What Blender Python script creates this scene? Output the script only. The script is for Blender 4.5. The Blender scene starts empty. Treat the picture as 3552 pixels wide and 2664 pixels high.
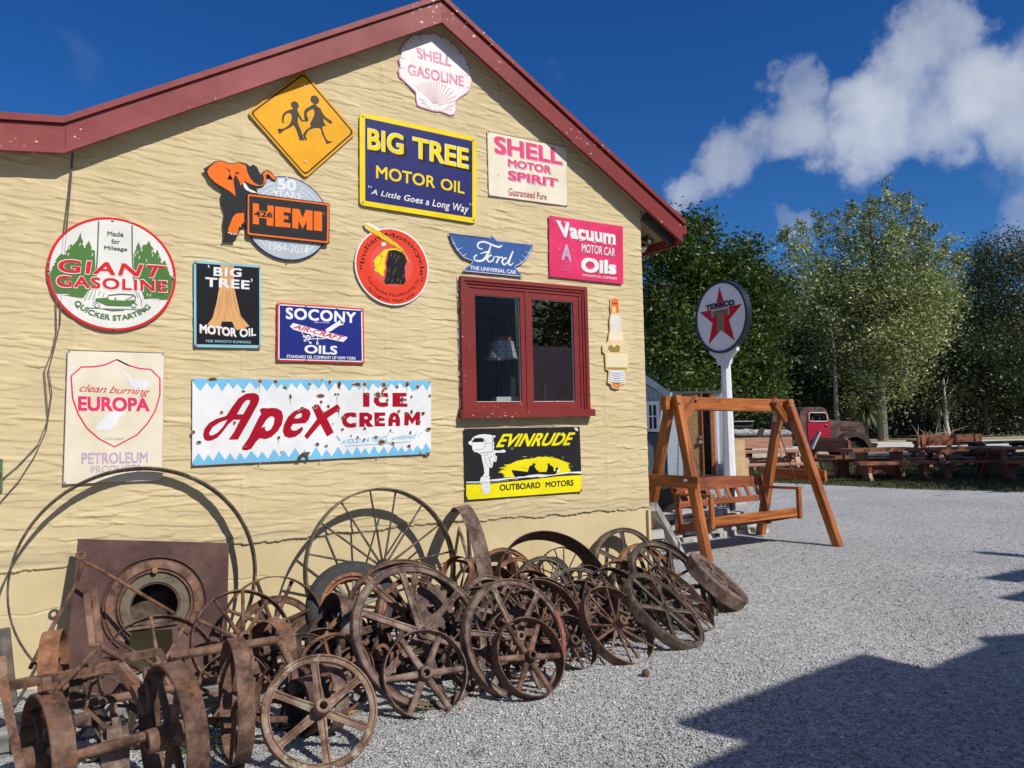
import bpy, math, random
import numpy as np
from mathutils import Vector, Matrix
from mathutils.geometry import tessellate_polygon

R = math.radians
C = bpy.context.scene.collection
scene = bpy.context.scene

# ------------------------------------------------------------------ camera
PW, PH = 3552, 2664                       # photograph's size, used to turn its pixels into points of the place
FPX, YAW, PITCH, ROLL = 2596.43, 0.523148, 0.054483, -0.021694
CAM = np.array([0.0, -5.69, 1.6])
_fw = np.array([math.sin(YAW)*math.cos(PITCH), math.cos(YAW)*math.cos(PITCH), math.sin(PITCH)])
_rt = np.array([math.cos(YAW), -math.sin(YAW), 0.0])
_up = np.cross(_rt, _fw)
_r = math.cos(ROLL)*_rt + math.sin(ROLL)*_up
_u = -math.sin(ROLL)*_rt + math.cos(ROLL)*_up
cd = bpy.data.cameras.new('camera')
cd.sensor_width = 36.0
cd.lens = FPX/PW*36.0
cd.clip_start, cd.clip_end = 0.05, 3000.0
cam = bpy.data.objects.new('camera', cd)
C.objects.link(cam)
M = Matrix.Identity(4)
for i in range(3):
    M[i][0], M[i][1], M[i][2], M[i][3] = _r[i], _u[i], -_fw[i], CAM[i]
cam.matrix_world = M
scene.camera = cam

# ------------------------------------------------------------------ light
SUN_AZ, SUN_EL = 19.0, 42.5               # degrees right of the wall's outward normal, and above the horizon
SUN = Vector((math.sin(R(SUN_AZ))*math.cos(R(SUN_EL)), -math.cos(R(SUN_AZ))*math.cos(R(SUN_EL)), math.sin(R(SUN_EL))))
sl = bpy.data.lights.new('sun', 'SUN')
sl.energy = 5.0
sl.angle = R(0.5)
sl.color = (1.0, 0.95, 0.87)
sun = bpy.data.objects.new('sun', sl)
C.objects.link(sun)
sun.rotation_euler = SUN.to_track_quat('Z', 'Y').to_euler()
scene.view_settings.view_transform = 'Standard'
scene.view_settings.look = 'None'
scene.view_settings.exposure = -0.1
scene.view_settings.gamma = 1.0
scene.cycles.max_bounces = 6
scene.cycles.transparent_max_bounces = 12


def rayv(px):
    d = _r*((px[0]-PW/2)/FPX) - _u*((px[1]-PH/2)/FPX) + _fw
    return d


def on_wall(px, Y=0.0):
    d = rayv(px)
    return CAM + d*((Y-CAM[1])/d[1])


def on_ground(px, z=0.0):
    d = rayv(px)
    return CAM + d*((z-CAM[2])/d[2])


def on_plane(px, p0, n):
    d = rayv(px)
    return CAM + d*(np.dot(np.array(p0)-CAM, n)/np.dot(d, n))


def at_depth(px, dist):
    return CAM + rayv(px)*dist


def crop(x0, y0, s):
    return lambda x, y: (x0+x*s, y0+y*s)


# ------------------------------------------------------------------ world: blue sky with cloud
w = bpy.data.worlds.new('World')
scene.world = w
w.use_nodes = True
nt = w.node_tree
nt.nodes.clear()


def N(tree, typ, **kw):
    n = tree.nodes.new(typ)
    for k, v in kw.items():
        setattr(n, k, v)
    return n


out = N(nt, 'ShaderNodeOutputWorld')
bg = N(nt, 'ShaderNodeBackground')
sky = N(nt, 'ShaderNodeTexSky', sky_type='NISHITA')
sky.sun_disc = False
sky.sun_elevation = R(SUN_EL)
sky.sun_rotation = R(180-SUN_AZ)
sky.air_density = 1.0
sky.dust_density = 0.25
sky.ozone_density = 3.0
tc = N(nt, 'ShaderNodeTexCoord')
nrm = N(nt, 'ShaderNodeVectorMath', operation='NORMALIZE')
nt.links.new(tc.outputs['Generated'], nrm.inputs[0])
wn = N(nt, 'ShaderNodeTexNoise')
wn.inputs['Scale'].default_value = 5.5
wn.inputs['Detail'].default_value = 6.0
wn.inputs['Roughness'].default_value = .6
nt.links.new(nrm.outputs[0], wn.inputs['Vector'])
wsub = N(nt, 'ShaderNodeVectorMath', operation='SUBTRACT')
wsub.inputs[1].default_value = (.5, .5, .5)
nt.links.new(wn.outputs['Color'], wsub.inputs[0])
wma = N(nt, 'ShaderNodeVectorMath', operation='MULTIPLY_ADD')
wma.inputs[1].default_value = (.21, .21, .21)
nt.links.new(wsub.outputs[0], wma.inputs[0])
nt.links.new(nrm.outputs[0], wma.inputs[2])
warp = N(nt, 'ShaderNodeVectorMath', operation='NORMALIZE')
nt.links.new(wma.outputs[0], warp.inputs[0])
ks = crop(2300, 0, 1252/2212)
blobs = [((1700, 210), 190, .9), ((1480, 400), 230, .95), ((1820, 620), 270, 1.0), ((2180, 560), 210, .9), ((1260, 760), 260, .95),
         ((800, 800), 220, .9), ((870, 540), 150, .75), ((480, 980), 190, .8), ((240, 1130), 150, .75), ((1620, 880), 210, .8),
         ((2080, 840), 230, .85), ((2500, 700), 420, .9), ((1920, 1180), 130, .5), ((2250, 1330), 190, .62), ((820, 1400), 110, .58),
         ((3000, 1300), 300, .9)]
fill_clouds = [((.35, -.9, .5), 30, .95), ((-.8, -.6, .5), 26, .95), ((.9, -.5, .4), 20, .95), ((.1, -.3, .95), 22, .95)]  # unseen clouds added behind and overhead as neutral white fill light
acc = None
blobs = [(Vector(rayv(ks(*b_[0]))).normalized(), b_[1]*1252/2212/FPX*1.45, b_[2]) for b_ in blobs]+[(Vector(v_).normalized(), R(a_), s_) for v_, a_, s_ in fill_clouds]
for d, rad, st in blobs:
    dot = N(nt, 'ShaderNodeVectorMath', operation='DOT_PRODUCT')
    nt.links.new(warp.outputs[0], dot.inputs[0])
    dot.inputs[1].default_value = d
    mr = N(nt, 'ShaderNodeMapRange', interpolation_type='SMOOTHSTEP')
    mr.inputs['From Min'].default_value = math.cos(rad)
    mr.inputs['From Max'].default_value = 1.0
    mr.inputs['To Max'].default_value = st
    nt.links.new(dot.outputs['Value'], mr.inputs['Value'])
    if acc is None:
        acc = mr.outputs[0]
    else:
        mx = N(nt, 'ShaderNodeMath', operation='SMOOTH_MAX')
        mx.inputs[2].default_value = .25
        nt.links.new(acc, mx.inputs[0])
        nt.links.new(mr.outputs[0], mx.inputs[1])
        acc = mx.outputs[0]
n1 = N(nt, 'ShaderNodeTexNoise')
n1.inputs['Scale'].default_value = 7.0
n1.inputs['Detail'].default_value = 9.0
n1.inputs['Roughness'].default_value = .58
n1.inputs['Distortion'].default_value = .25
nt.links.new(nrm.outputs[0], n1.inputs['Vector'])
ad = N(nt, 'ShaderNodeMath', operation='MULTIPLY_ADD')
nt.links.new(n1.outputs['Fac'], ad.inputs[0])
ad.inputs[1].default_value = 1.15
nt.links.new(acc, ad.inputs[2])
dens = N(nt, 'ShaderNodeMapRange', interpolation_type='SMOOTHSTEP')
dens.inputs['From Min'].default_value = .89
dens.inputs['From Max'].default_value = 1.72
dens.inputs['To Max'].default_value = .93
nt.links.new(ad.outputs[0], dens.inputs['Value'])
n2 = N(nt, 'ShaderNodeTexNoise')
n2.inputs['Scale'].default_value = 4.0
n2.inputs['Detail'].default_value = 5.0
nt.links.new(nrm.outputs[0], n2.inputs['Vector'])
ccol = N(nt, 'ShaderNodeValToRGB')
ccol.color_ramp.elements[0].position = .36
ccol.color_ramp.elements[0].color = (5.4, 6.0, 7.5, 1)
ccol.color_ramp.elements[1].position = .66
ccol.color_ramp.elements[1].color = (9.4, 10.1, 11.2, 1)
nt.links.new(n2.outputs['Fac'], ccol.inputs['Fac'])
tint = N(nt, 'ShaderNodeMix', data_type='RGBA', blend_type='MULTIPLY')
tint.inputs['Factor'].default_value = 1.0
tint.inputs['B'].default_value = (.17, .63, 1.25, 1)
sepz = N(nt, 'ShaderNodeSeparateXYZ')
nt.links.new(nrm.outputs[0], sepz.inputs[0])
tz_ = N(nt, 'ShaderNodeMapRange', interpolation_type='SMOOTHSTEP')
tz_.inputs['From Min'].default_value, tz_.inputs['From Max'].default_value = .06, .52
nt.links.new(sepz.outputs['Z'], tz_.inputs['Value'])
tr0 = N(nt, 'ShaderNodeMix', data_type='RGBA')
tr0.inputs['A'].default_value = (.33, .74, 1.25, 1)
tr0.inputs['B'].default_value = (.165, .62, 1.25, 1)
nt.links.new(tz_.outputs[0], tr0.inputs['Factor'])
nt.links.new(tr0.outputs['Result'], tint.inputs['B'])
nt.links.new(sky.outputs[0], tint.inputs['A'])
mixc = N(nt, 'ShaderNodeMix', data_type='RGBA')
nt.links.new(dens.outputs[0], mixc.inputs['Factor'])
nt.links.new(tint.outputs['Result'], mixc.inputs['A'])
nt.links.new(ccol.outputs[0], mixc.inputs['B'])
nt.links.new(mixc.outputs['Result'], bg.inputs['Color'])
bg.inputs['Strength'].default_value = .078
nt.links.new(bg.outputs[0], out.inputs['Surface'])

# ------------------------------------------------------------------ materials
_m = {}


def pm(name, col, rough=.6, var=.18, scale=6.0, col2=None, metal=0.0, bump=0.0, bscale=None, stretch=(1, 1, 1), detail=6, spec=.5, contrast=1.0, coord='Object', fleck=None):
    """procedural paint / metal / stone: two tones mixed by noise, optional bump"""
    if name in _m:
        return _m[name]
    m = bpy.data.materials.new(name)
    m.use_nodes = True
    t = m.node_tree
    b = t.nodes['Principled BSDF']
    tcn = N(t, 'ShaderNodeTexCoord')
    mp = N(t, 'ShaderNodeMapping')
    mp.inputs['Scale'].default_value = stretch
    t.links.new(tcn.outputs[coord], mp.inputs[0])
    nz = N(t, 'ShaderNodeTexNoise')
    nz.inputs['Scale'].default_value = scale
    nz.inputs['Detail'].default_value = detail
    nz.inputs['Roughness'].default_value = .62
    t.links.new(mp.outputs[0], nz.inputs['Vector'])
    rp = N(t, 'ShaderNodeValToRGB')
    c1 = tuple(max(0, c*(1-var)) for c in col)
    c2 = tuple(min(1, c*(1+var)) for c in col) if col2 is None else col2
    rp.color_ramp.elements[0].position = .5-.2/contrast
    rp.color_ramp.elements[0].color = (*c1, 1)
    rp.color_ramp.elements[1].position = .5+.2/contrast
    rp.color_ramp.elements[1].color = (*c2, 1)
    t.links.new(nz.outputs['Fac'], rp.inputs['Fac'])
    if fleck:
        nf = N(t, 'ShaderNodeTexNoise')
        nf.inputs['Scale'].default_value = 48
        nf.inputs['Detail'].default_value = 4
        t.links.new(mp.outputs[0], nf.inputs['Vector'])
        nf2 = N(t, 'ShaderNodeTexNoise')
        nf2.inputs['Scale'].default_value = 1.7
        t.links.new(mp.outputs[0], nf2.inputs['Vector'])
        am = N(t, 'ShaderNodeMath', operation='MULTIPLY_ADD')
        am.inputs[1].default_value = .55
        t.links.new(nf2.outputs['Fac'], am.inputs[0])
        t.links.new(nf.outputs['Fac'], am.inputs[2])
        rf = N(t, 'ShaderNodeMapRange')
        rf.inputs['From Min'].default_value, rf.inputs['From Max'].default_value = 1.0, 1.012
        t.links.new(am.outputs[0], rf.inputs['Value'])
        mf = N(t, 'ShaderNodeMix', data_type='RGBA')
        t.links.new(rf.outputs[0], mf.inputs['Factor'])
        t.links.new(rp.outputs[0], mf.inputs['A'])
        mf.inputs['B'].default_value = (*fleck, 1)
        t.links.new(mf.outputs['Result'], b.inputs['Base Color'])
    else:
        t.links.new(rp.outputs[0], b.inputs['Base Color'])
    b.inputs['Roughness'].default_value = rough
    b.inputs['Metallic'].default_value = metal
    b.inputs['Specular IOR Level'].default_value = spec
    if bump:
        n3 = N(t, 'ShaderNodeTexNoise')
        n3.inputs['Scale'].default_value = bscale or scale*6
        n3.inputs['Detail'].default_value = 5
        t.links.new(mp.outputs[0], n3.inputs['Vector'])
        bp = N(t, 'ShaderNodeBump')
        bp.inputs['Strength'].default_value = bump
        bp.inputs['Distance'].default_value = .004
        t.links.new(n3.outputs['Fac'], bp.inputs['Height'])
        t.links.new(bp.outputs[0], b.inputs['Normal'])
    _m[name] = m
    return m


def rust(name, dark, mid, light, patch=None, scale=9.0, rough=.85, plo=.53):
    if name in _m:
        return _m[name]
    m = bpy.data.materials.new(name)
    m.use_nodes = True
    t = m.node_tree
    b = t.nodes['Principled BSDF']
    tcn = N(t, 'ShaderNodeTexCoord')
    oi = N(t, 'ShaderNodeObjectInfo')
    add = N(t, 'ShaderNodeVectorMath', operation='MULTIPLY_ADD')
    cv = N(t, 'ShaderNodeCombineXYZ')
    for k in range(3):
        t.links.new(oi.outputs['Random'], cv.inputs[k])
    t.links.new(cv.outputs[0], add.inputs[0])
    add.inputs[1].default_value = (31, 17, 53)
    t.links.new(tcn.outputs['Object'], add.inputs[2])
    nz = N(t, 'ShaderNodeTexNoise')
    nz.inputs['Scale'].default_value = scale
    nz.inputs['Detail'].default_value = 10
    nz.inputs['Roughness'].default_value = .7
    t.links.new(add.outputs[0], nz.inputs['Vector'])
    rp = N(t, 'ShaderNodeValToRGB')
    e = rp.color_ramp.elements
    e[0].position, e[0].color = .39, (*dark, 1)
    e[1].position, e[1].color = .63, (*light, 1)
    k = e.new(.5)
    k.color = (*mid, 1)
    t.links.new(nz.outputs['Fac'], rp.inputs['Fac'])
    col = rp.outputs[0]
    if patch:
        n2_ = N(t, 'ShaderNodeTexNoise')
        n2_.inputs['Scale'].default_value = scale*.7
        n2_.inputs['Detail'].default_value = 8
        n2_.inputs['Roughness'].default_value = .75
        t.links.new(add.outputs[0], n2_.inputs['Vector'])
        r2 = N(t, 'ShaderNodeValToRGB')
        r2.color_ramp.elements[0].position, r2.color_ramp.elements[1].position = plo, plo+.09
        t.links.new(n2_.outputs['Fac'], r2.inputs['Fac'])
        mx = N(t, 'ShaderNodeMix', data_type='RGBA')
        t.links.new(r2.outputs[0], mx.inputs['Factor'])
        t.links.new(col, mx.inputs['A'])
        mx.inputs['B'].default_value = (*patch, 1)
        col = mx.outputs['Result']
    hv = N(t, 'ShaderNodeHueSaturation')
    mr = N(t, 'ShaderNodeMapRange')
    mr.inputs['To Min'].default_value, mr.inputs['To Max'].default_value = .72, 1.25
    t.links.new(oi.outputs['Random'], mr.inputs['Value'])
    t.links.new(mr.outputs[0], hv.inputs['Value'])
    t.links.new(col, hv.inputs['Color'])
    t.links.new(hv.outputs[0], b.inputs['Base Color'])
    b.inputs['Roughness'].default_value = rough
    b.inputs['Specular IOR Level'].default_value = .35
    n3 = N(t, 'ShaderNodeTexNoise')
    n3.inputs['Scale'].default_value = 90
    n3.inputs['Detail'].default_value = 6
    t.links.new(add.outputs[0], n3.inputs['Vector'])
    bp = N(t, 'ShaderNodeBump')
    bp.inputs['Strength'].default_value = .6
    bp.inputs['Distance'].default_value = .004
    t.links.new(n3.outputs['Fac'], bp.inputs['Height'])
    t.links.new(bp.outputs[0], b.inputs['Normal'])
    _m[name] = m
    return m


RUST = rust('rust_brown', (.045, .024, .017), (.125, .068, .046), (.22, .135, .095), patch=(.19, .085, .042))
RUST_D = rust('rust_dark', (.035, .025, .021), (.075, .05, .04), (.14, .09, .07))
RUST_O = rust('rust_orange', (.085, .038, .022), (.19, .082, .042), (.30, .15, .08))
RUST_G = rust('rust_lichen', (.085, .045, .03), (.17, .10, .07), (.25, .175, .125), patch=(.30, .29, .21), plo=.525)
RUST_P = rust('rust_purple', (.062, .037, .03), (.14, .088, .07), (.235, .165, .13), patch=(.25, .205, .16))
RUST_B = rust('rust_blackened', (.032, .024, .019), (.075, .055, .04), (.15, .115, .085), patch=(.22, .19, .15), rough=.6, plo=.57)
BLACK = pm('black_iron', (.018, .018, .019), .5)
RUBBER = pm('old_rubber', (.03, .03, .032), .8, .3, 20, bump=.4)


def wood(name, dark, light, rough=.45, ring=5.0, coat=0.0):
    """timber: grain runs along the local X of each piece"""
    if name in _m:
        return _m[name]
    m = bpy.data.materials.new(name)
    m.use_nodes = True
    t = m.node_tree
    b = t.nodes['Principled BSDF']
    tcn = N(t, 'ShaderNodeTexCoord')
    oi = N(t, 'ShaderNodeObjectInfo')
    cv = N(t, 'ShaderNodeCombineXYZ')
    for k in range(3):
        t.links.new(oi.outputs['Random'], cv.inputs[k])
    add = N(t, 'ShaderNodeVectorMath', operation='MULTIPLY_ADD')
    t.links.new(cv.outputs[0], add.inputs[0])
    add.inputs[1].default_value = (9, 23, 41)
    t.links.new(tcn.outputs['Object'], add.inputs[2])
    mp = N(t, 'ShaderNodeMapping')
    mp.inputs['Scale'].default_value = (1.6, 16, 16)
    t.links.new(add.outputs[0], mp.inputs[0])
    nz = N(t, 'ShaderNodeTexNoise')
    nz.inputs['Scale'].default_value = 1.3
    nz.inputs['Detail'].default_value = 7
    nz.inputs['Distortion'].default_value = .7
    t.links.new(mp.outputs[0], nz.inputs['Vector'])
    rp = N(t, 'ShaderNodeValToRGB')
    rp.color_ramp.elements[0].position, rp.color_ramp.elements[0].color = .34, (*dark, 1)
    rp.color_ramp.elements[1].position, rp.color_ramp.elements[1].color = .64, (*light, 1)
    t.links.new(nz.outputs['Fac'], rp.inputs['Fac'])
    hv = N(t, 'ShaderNodeHueSaturation')
    mr = N(t, 'ShaderNodeMapRange')
    mr.inputs['To Min'].default_value, mr.inputs['To Max'].default_value = .8, 1.2
    t.links.new(oi.outputs['Random'], mr.inputs['Value'])
    t.links.new(mr.outputs[0], hv.inputs['Value'])
    t.links.new(rp.outputs[0], hv.inputs['Color'])
    t.links.new(hv.outputs[0], b.inputs['Base Color'])
    b.inputs['Roughness'].default_value = rough
    b.inputs['Coat Weight'].default_value = coat
    bp = N(t, 'ShaderNodeBump')
    bp.inputs['Strength'].default_value = .25
    bp.inputs['Distance'].default_value = .003
    t.links.new(nz.outputs['Fac'], bp.inputs['Height'])
    t.links.new(bp.outputs[0], b.inputs['Normal'])
    _m[name] = m
    return m


STAIN = wood('orange_stained_pine', (.19, .05, .012), (.47, .155, .03), .42, coat=.1)
STAIN_R = wood('red_stained_pine', (.17, .045, .02), (.31, .092, .04), .45)
SLAB = wood('stained_slab_wood', (.17, .058, .028), (.34, .13, .06), .5)
SLAB_P = wood('faded_slab_wood', (.36, .17, .11), (.52, .27, .18), .6)
GREYWOOD = wood('weathered_timber', (.12, .115, .10), (.46, .445, .41), .9)
DARKWOOD = wood('dark_timber', (.03, .026, .024), (.075, .062, .055), .8)
BROWNDOOR = wood('brown_plank', (.23, .115, .045), (.36, .2, .085), .6)

# ------------------------------------------------------------------ mesh helpers


class MB:
    def __init__(self):
        self.v, self.f = [], []

    def add(self, vs, fs):
        o = len(self.v)
        self.v += [tuple(map(float, p)) for p in vs]
        self.f += [tuple(o+i for i in f) for f in fs]
        return self

    def box(self, lo, hi):
        x0, y0, z0 = lo
        x1, y1, z1 = hi
        return self.add([(x0, y0, z0), (x1, y0, z0), (x1, y1, z0), (x0, y1, z0), (x0, y0, z1), (x1, y0, z1), (x1, y1, z1), (x0, y1, z1)],
                        [(0, 3, 2, 1), (4, 5, 6, 7), (0, 1, 5, 4), (1, 2, 6, 5), (2, 3, 7, 6), (3, 0, 4, 7)])

    def bar(self, p0, p1, w, h, up=(0, 0, 1)):
        """rectangular bar between two points"""
        p0, p1 = Vector(p0), Vector(p1)
        d = (p1-p0).normalized()
        up = Vector(up)
        s = d.cross(up)
        if s.length < 1e-4:
            s = d.cross(Vector((1, 0, 0)))
        s.normalize()
        u = s.cross(d)
        vs = []
        for p in (p0, p1):
            for a, b in ((-1, -1), (1, -1), (1, 1), (-1, 1)):
                vs.append(p+s*(a*w/2)+u*(b*h/2))
        return self.add(vs, [(0, 1, 2, 3), (7, 6, 5, 4), (0, 4, 5, 1), (1, 5, 6, 2), (2, 6, 7, 3), (3, 7, 4, 0)])

    def tube(self, pts, r, n=8, cap=True):
        pts = [Vector(p) for p in pts]
        rs = r if isinstance(r, (list, tuple)) else [r]*len(pts)
        vs, fs = [], []
        a = None
        for i, p in enumerate(pts):
            d = (pts[min(i+1, len(pts)-1)]-pts[max(i-1, 0)]).normalized()
            if a is None:
                a = d.orthogonal().normalized()
            else:
                a = (a-d*a.dot(d)).normalized()
            b = d.cross(a)
            for k in range(n):
                t = 2*math.pi*k/n
                vs.append(p+(a*math.cos(t)+b*math.sin(t))*rs[i])
        for i in range(len(pts)-1):
            for k in range(n):
                k2 = (k+1) % n
                fs.append((i*n+k, i*n+k2, (i+1)*n+k2, (i+1)*n+k))
        if cap:
            fs.append(tuple(range(n-1, -1, -1)))
            fs.append(tuple((len(pts)-1)*n+k for k in range(n)))
        return self.add(vs, fs)

    def revolve(self, prof, n=64, closed=True, a0=0.0, a1=2*math.pi):
        """profile of (radius, z) turned about Z"""
        full = abs(a1-a0-2*math.pi) < 1e-6
        m = len(prof)
        steps = n if full else n+1
        vs = []
        for i in range(steps):
            t = a0+(a1-a0)*i/n
            c, s = math.cos(t), math.sin(t)
            vs += [(r*c, r*s, z) for r, z in prof]
        fs = []
        for i in range(n):
            j = (i+1) % steps
            for k in range(m if closed else m-1):
                k2 = (k+1) % m
                fs.append((i*m+k, j*m+k, j*m+k2, i*m+k2))
        if not full and closed:
            fs.append(tuple(range(m)))
            fs.append(tuple(n*m+k for k in range(m-1, -1, -1)))
        return self.add(vs, fs)

    def prism(self, poly, to3, depth, holes=()):
        """outline with thickness: to3(point2d, d) gives the 3D point at depth 0 or depth"""
        loops = [list(poly)]+[list(h) for h in holes]
        flat = [p for l in loops for p in l]
        tris = tessellate_polygon([[Vector((p[0], p[1], 0)) for p in l] for l in loops])
        n = len(flat)
        self_o = [to3(p, 0) for p in flat]+[to3(p, depth) for p in flat]
        fs = [tuple(t) for t in tris]+[tuple(n+i for i in reversed(t)) for t in tris]
        o = 0
        for l in loops:
            k = len(l)
            for i in range(k):
                j = (i+1) % k
                fs.append((o+i, o+j, n+o+j, n+o+i))
            o += k
        return self.add(self_o, fs)

    def build(self, name, mat, parent=None, smooth=False, matrix=None, base=None):
        me = bpy.data.meshes.new(name)
        me.from_pydata(self.v, [], self.f)
        me.update()
        if smooth:
            me.shade_smooth()
            me.set_sharp_from_angle(angle=R(35))
        if mat:
            me.materials.append(mat)
        o = bpy.data.objects.new(name, me)
        C.objects.link(o)
        if matrix is not None:
            o.matrix_world = matrix
        if parent is not None:
            keep(o, parent)
        return o


def wmat(o):
    m = o.matrix_basis.copy()
    while o.parent is not None:
        m = o.parent.matrix_basis @ (o.matrix_parent_inverse @ m)
        o = o.parent
    return m


def keep(o, parent):
    """parent o so that it stays where it is"""
    o.parent = parent
    o.matrix_parent_inverse = wmat(parent).inverted()


def tag(o, label=None, cat=None, group=None, kind=None):
    if label:
        o['label'] = label
    if cat:
        o['category'] = cat
    if group:
        o['group'] = group
    if kind:
        o['kind'] = kind
    return o


def thing(name, label, cat, loc=(0, 0, 0), group=None, matrix=None):
    o = bpy.data.objects.new(name, None)
    o.empty_display_size = .1
    C.objects.link(o)
    o.matrix_world = matrix if matrix is not None else Matrix.Translation(Vector(loc))
    return tag(o, label, cat, group)


def copy_thing(o, parent=None, kids=None):
    c = o.copy()
    C.objects.link(c)
    if parent is not None:
        c.parent = parent
    for ch in list(o.children):
        copy_thing(ch, c)
    return c


def beam(name, p0, p1, w, h, mat, parent=None, up=(0, 0, 1), bevel=.004, ends=None):
    """a sawn piece of timber whose local X runs along it (so the grain does too)"""
    p0, p1 = Vector(p0), Vector(p1)
    L = (p1-p0).length
    d = (p1-p0).normalized()
    up = Vector(up)
    s = up.cross(d)
    if s.length < 1e-4:
        s = Vector((0, 1, 0))
    s.normalize()
    u = d.cross(s)
    mat4 = Matrix(((d.x, s.x, u.x, p0.x), (d.y, s.y, u.y, p0.y), (d.z, s.z, u.z, p0.z), (0, 0, 0, 1)))
    b = bevel
    prof = [(-w/2+b, -h/2), (w/2-b, -h/2), (w/2, -h/2+b), (w/2, h/2-b), (w/2-b, h/2), (-w/2+b, h/2), (-w/2, h/2-b), (-w/2, -h/2+b)]
    m = MB()
    vs = [(0, y, z) for y, z in prof]+[(L, y, z) for y, z in prof]
    n = len(prof)
    fs = [(i, (i+1) % n, n+(i+1) % n, n+i) for i in range(n)]+[tuple(range(n-1, -1, -1)), tuple(range(n, 2*n))]
    m.add(vs, fs)
    return m.build(name, mat, parent, matrix=mat4)


def np_mesh(name, verts, faces, mat, parent=None, tone=None, smooth=False):
    """big meshes straight from arrays; faces is an (n,k) index array"""
    me = bpy.data.meshes.new(name)
    verts = np.asarray(verts, dtype=np.float32)
    faces = np.asarray(faces, dtype=np.int32)
    k = faces.shape[1]
    me.vertices.add(len(verts))
    me.vertices.foreach_set('co', verts.ravel())
    me.loops.add(faces.size)
    me.loops.foreach_set('vertex_index', faces.ravel())
    me.polygons.add(len(faces))
    me.polygons.foreach_set('loop_start', np.arange(0, faces.size, k, dtype=np.int32))
    me.polygons.foreach_set('loop_total', np.full(len(faces), k, dtype=np.int32))
    me.update(calc_edges=True)
    if tone is not None:
        a = me.attributes.new('tone', 'FLOAT', 'POINT')
        a.data.foreach_set('value', np.asarray(tone, dtype=np.float32))
    if smooth:
        me.shade_smooth()
    if mat:
        me.materials.append(mat)
    o = bpy.data.objects.new(name, me)
    C.objects.link(o)
    if parent is not None:
        keep(o, parent)
    return o

# ------------------------------------------------------------------ ground
def gravel_mat():
    m = bpy.data.materials.new('gravel')
    m.use_nodes = True
    t = m.node_tree
    b = t.nodes['Principled BSDF']
    g = N(t, 'ShaderNodeNewGeometry')
    vo = N(t, 'ShaderNodeTexVoronoi')
    vo.inputs['Scale'].default_value = 85
    t.links.new(g.outputs['Position'], vo.inputs['Vector'])
    sep = N(t, 'ShaderNodeSeparateColor')
    t.links.new(vo.outputs['Color'], sep.inputs[0])
    rp = N(t, 'ShaderNodeValToRGB')
    e = rp.color_ramp.elements
    e[0].position, e[0].color = 0.0, (.26, .262, .262, 1)
    e[1].position, e[1].color = 1.0, (.62, .62, .60, 1)
    k = e.new(.55)
    k.color = (.46, .46, .45, 1)
    t.links.new(sep.outputs[0], rp.inputs['Fac'])
    nz = N(t, 'ShaderNodeTexNoise')
    nz.inputs['Scale'].default_value = .55
    nz.inputs['Detail'].default_value = 7
    nz.inputs['Roughness'].default_value = .65
    t.links.new(g.outputs['Position'], nz.inputs['Vector'])
    r2 = N(t, 'ShaderNodeValToRGB')
    r2.color_ramp.elements[0].position, r2.color_ramp.elements[0].color = .36, (.35, .354, .352, 1)
    r2.color_ramp.elements[1].position, r2.color_ramp.elements[1].color = .66, (.60, .592, .568, 1)
    t.links.new(nz.outputs['Fac'], r2.inputs['Fac'])
    mx = N(t, 'ShaderNodeMix', data_type='RGBA')
    mx.inputs['Factor'].default_value = .42
    vo2 = N(t, 'ShaderNodeTexNoise')
    vo2.inputs['Scale'].default_value = 15
    vo2.inputs['Detail'].default_value = 5
    vo2.inputs['Roughness'].default_value = .8
    t.links.new(g.outputs['Position'], vo2.inputs['Vector'])
    mrv = N(t, 'ShaderNodeMapRange')
    mrv.inputs['From Min'].default_value, mrv.inputs['From Max'].default_value = .32, .68
    mrv.inputs['To Min'].default_value, mrv.inputs['To Max'].default_value = .55, 1.3
    t.links.new(vo2.outputs['Fac'], mrv.inputs['Value'])
    hvg = N(t, 'ShaderNodeHueSaturation')
    t.links.new(mrv.outputs[0], hvg.inputs['Value'])
    t.links.new(rp.outputs[0], mx.inputs['A'])
    t.links.new(r2.outputs[0], mx.inputs['B'])
    t.links.new(mx.outputs['Result'], hvg.inputs['Color'])
    t.links.new(hvg.outputs[0], b.inputs['Base Color'])
    b.inputs['Roughness'].default_value = .9
    n3 = N(t, 'ShaderNodeTexNoise')
    n3.inputs['Scale'].default_value = 45
    n3.inputs['Detail'].default_value = 4
    t.links.new(g.outputs['Position'], n3.inputs['Vector'])
    ad = N(t, 'ShaderNodeMath', operation='ADD')
    t.links.new(vo.outputs['Distance'], ad.inputs[0])
    t.links.new(n3.outputs['Fac'], ad.inputs[1])
    bp = N(t, 'ShaderNodeBump')
    bp.inputs['Strength'].default_value = .9
    bp.inputs['Distance'].default_value = .012
    bp.invert = True
    t.links.new(ad.outputs[0], bp.inputs['Height'])
    t.links.new(bp.outputs[0], b.inputs['Normal'])
    return m


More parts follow.
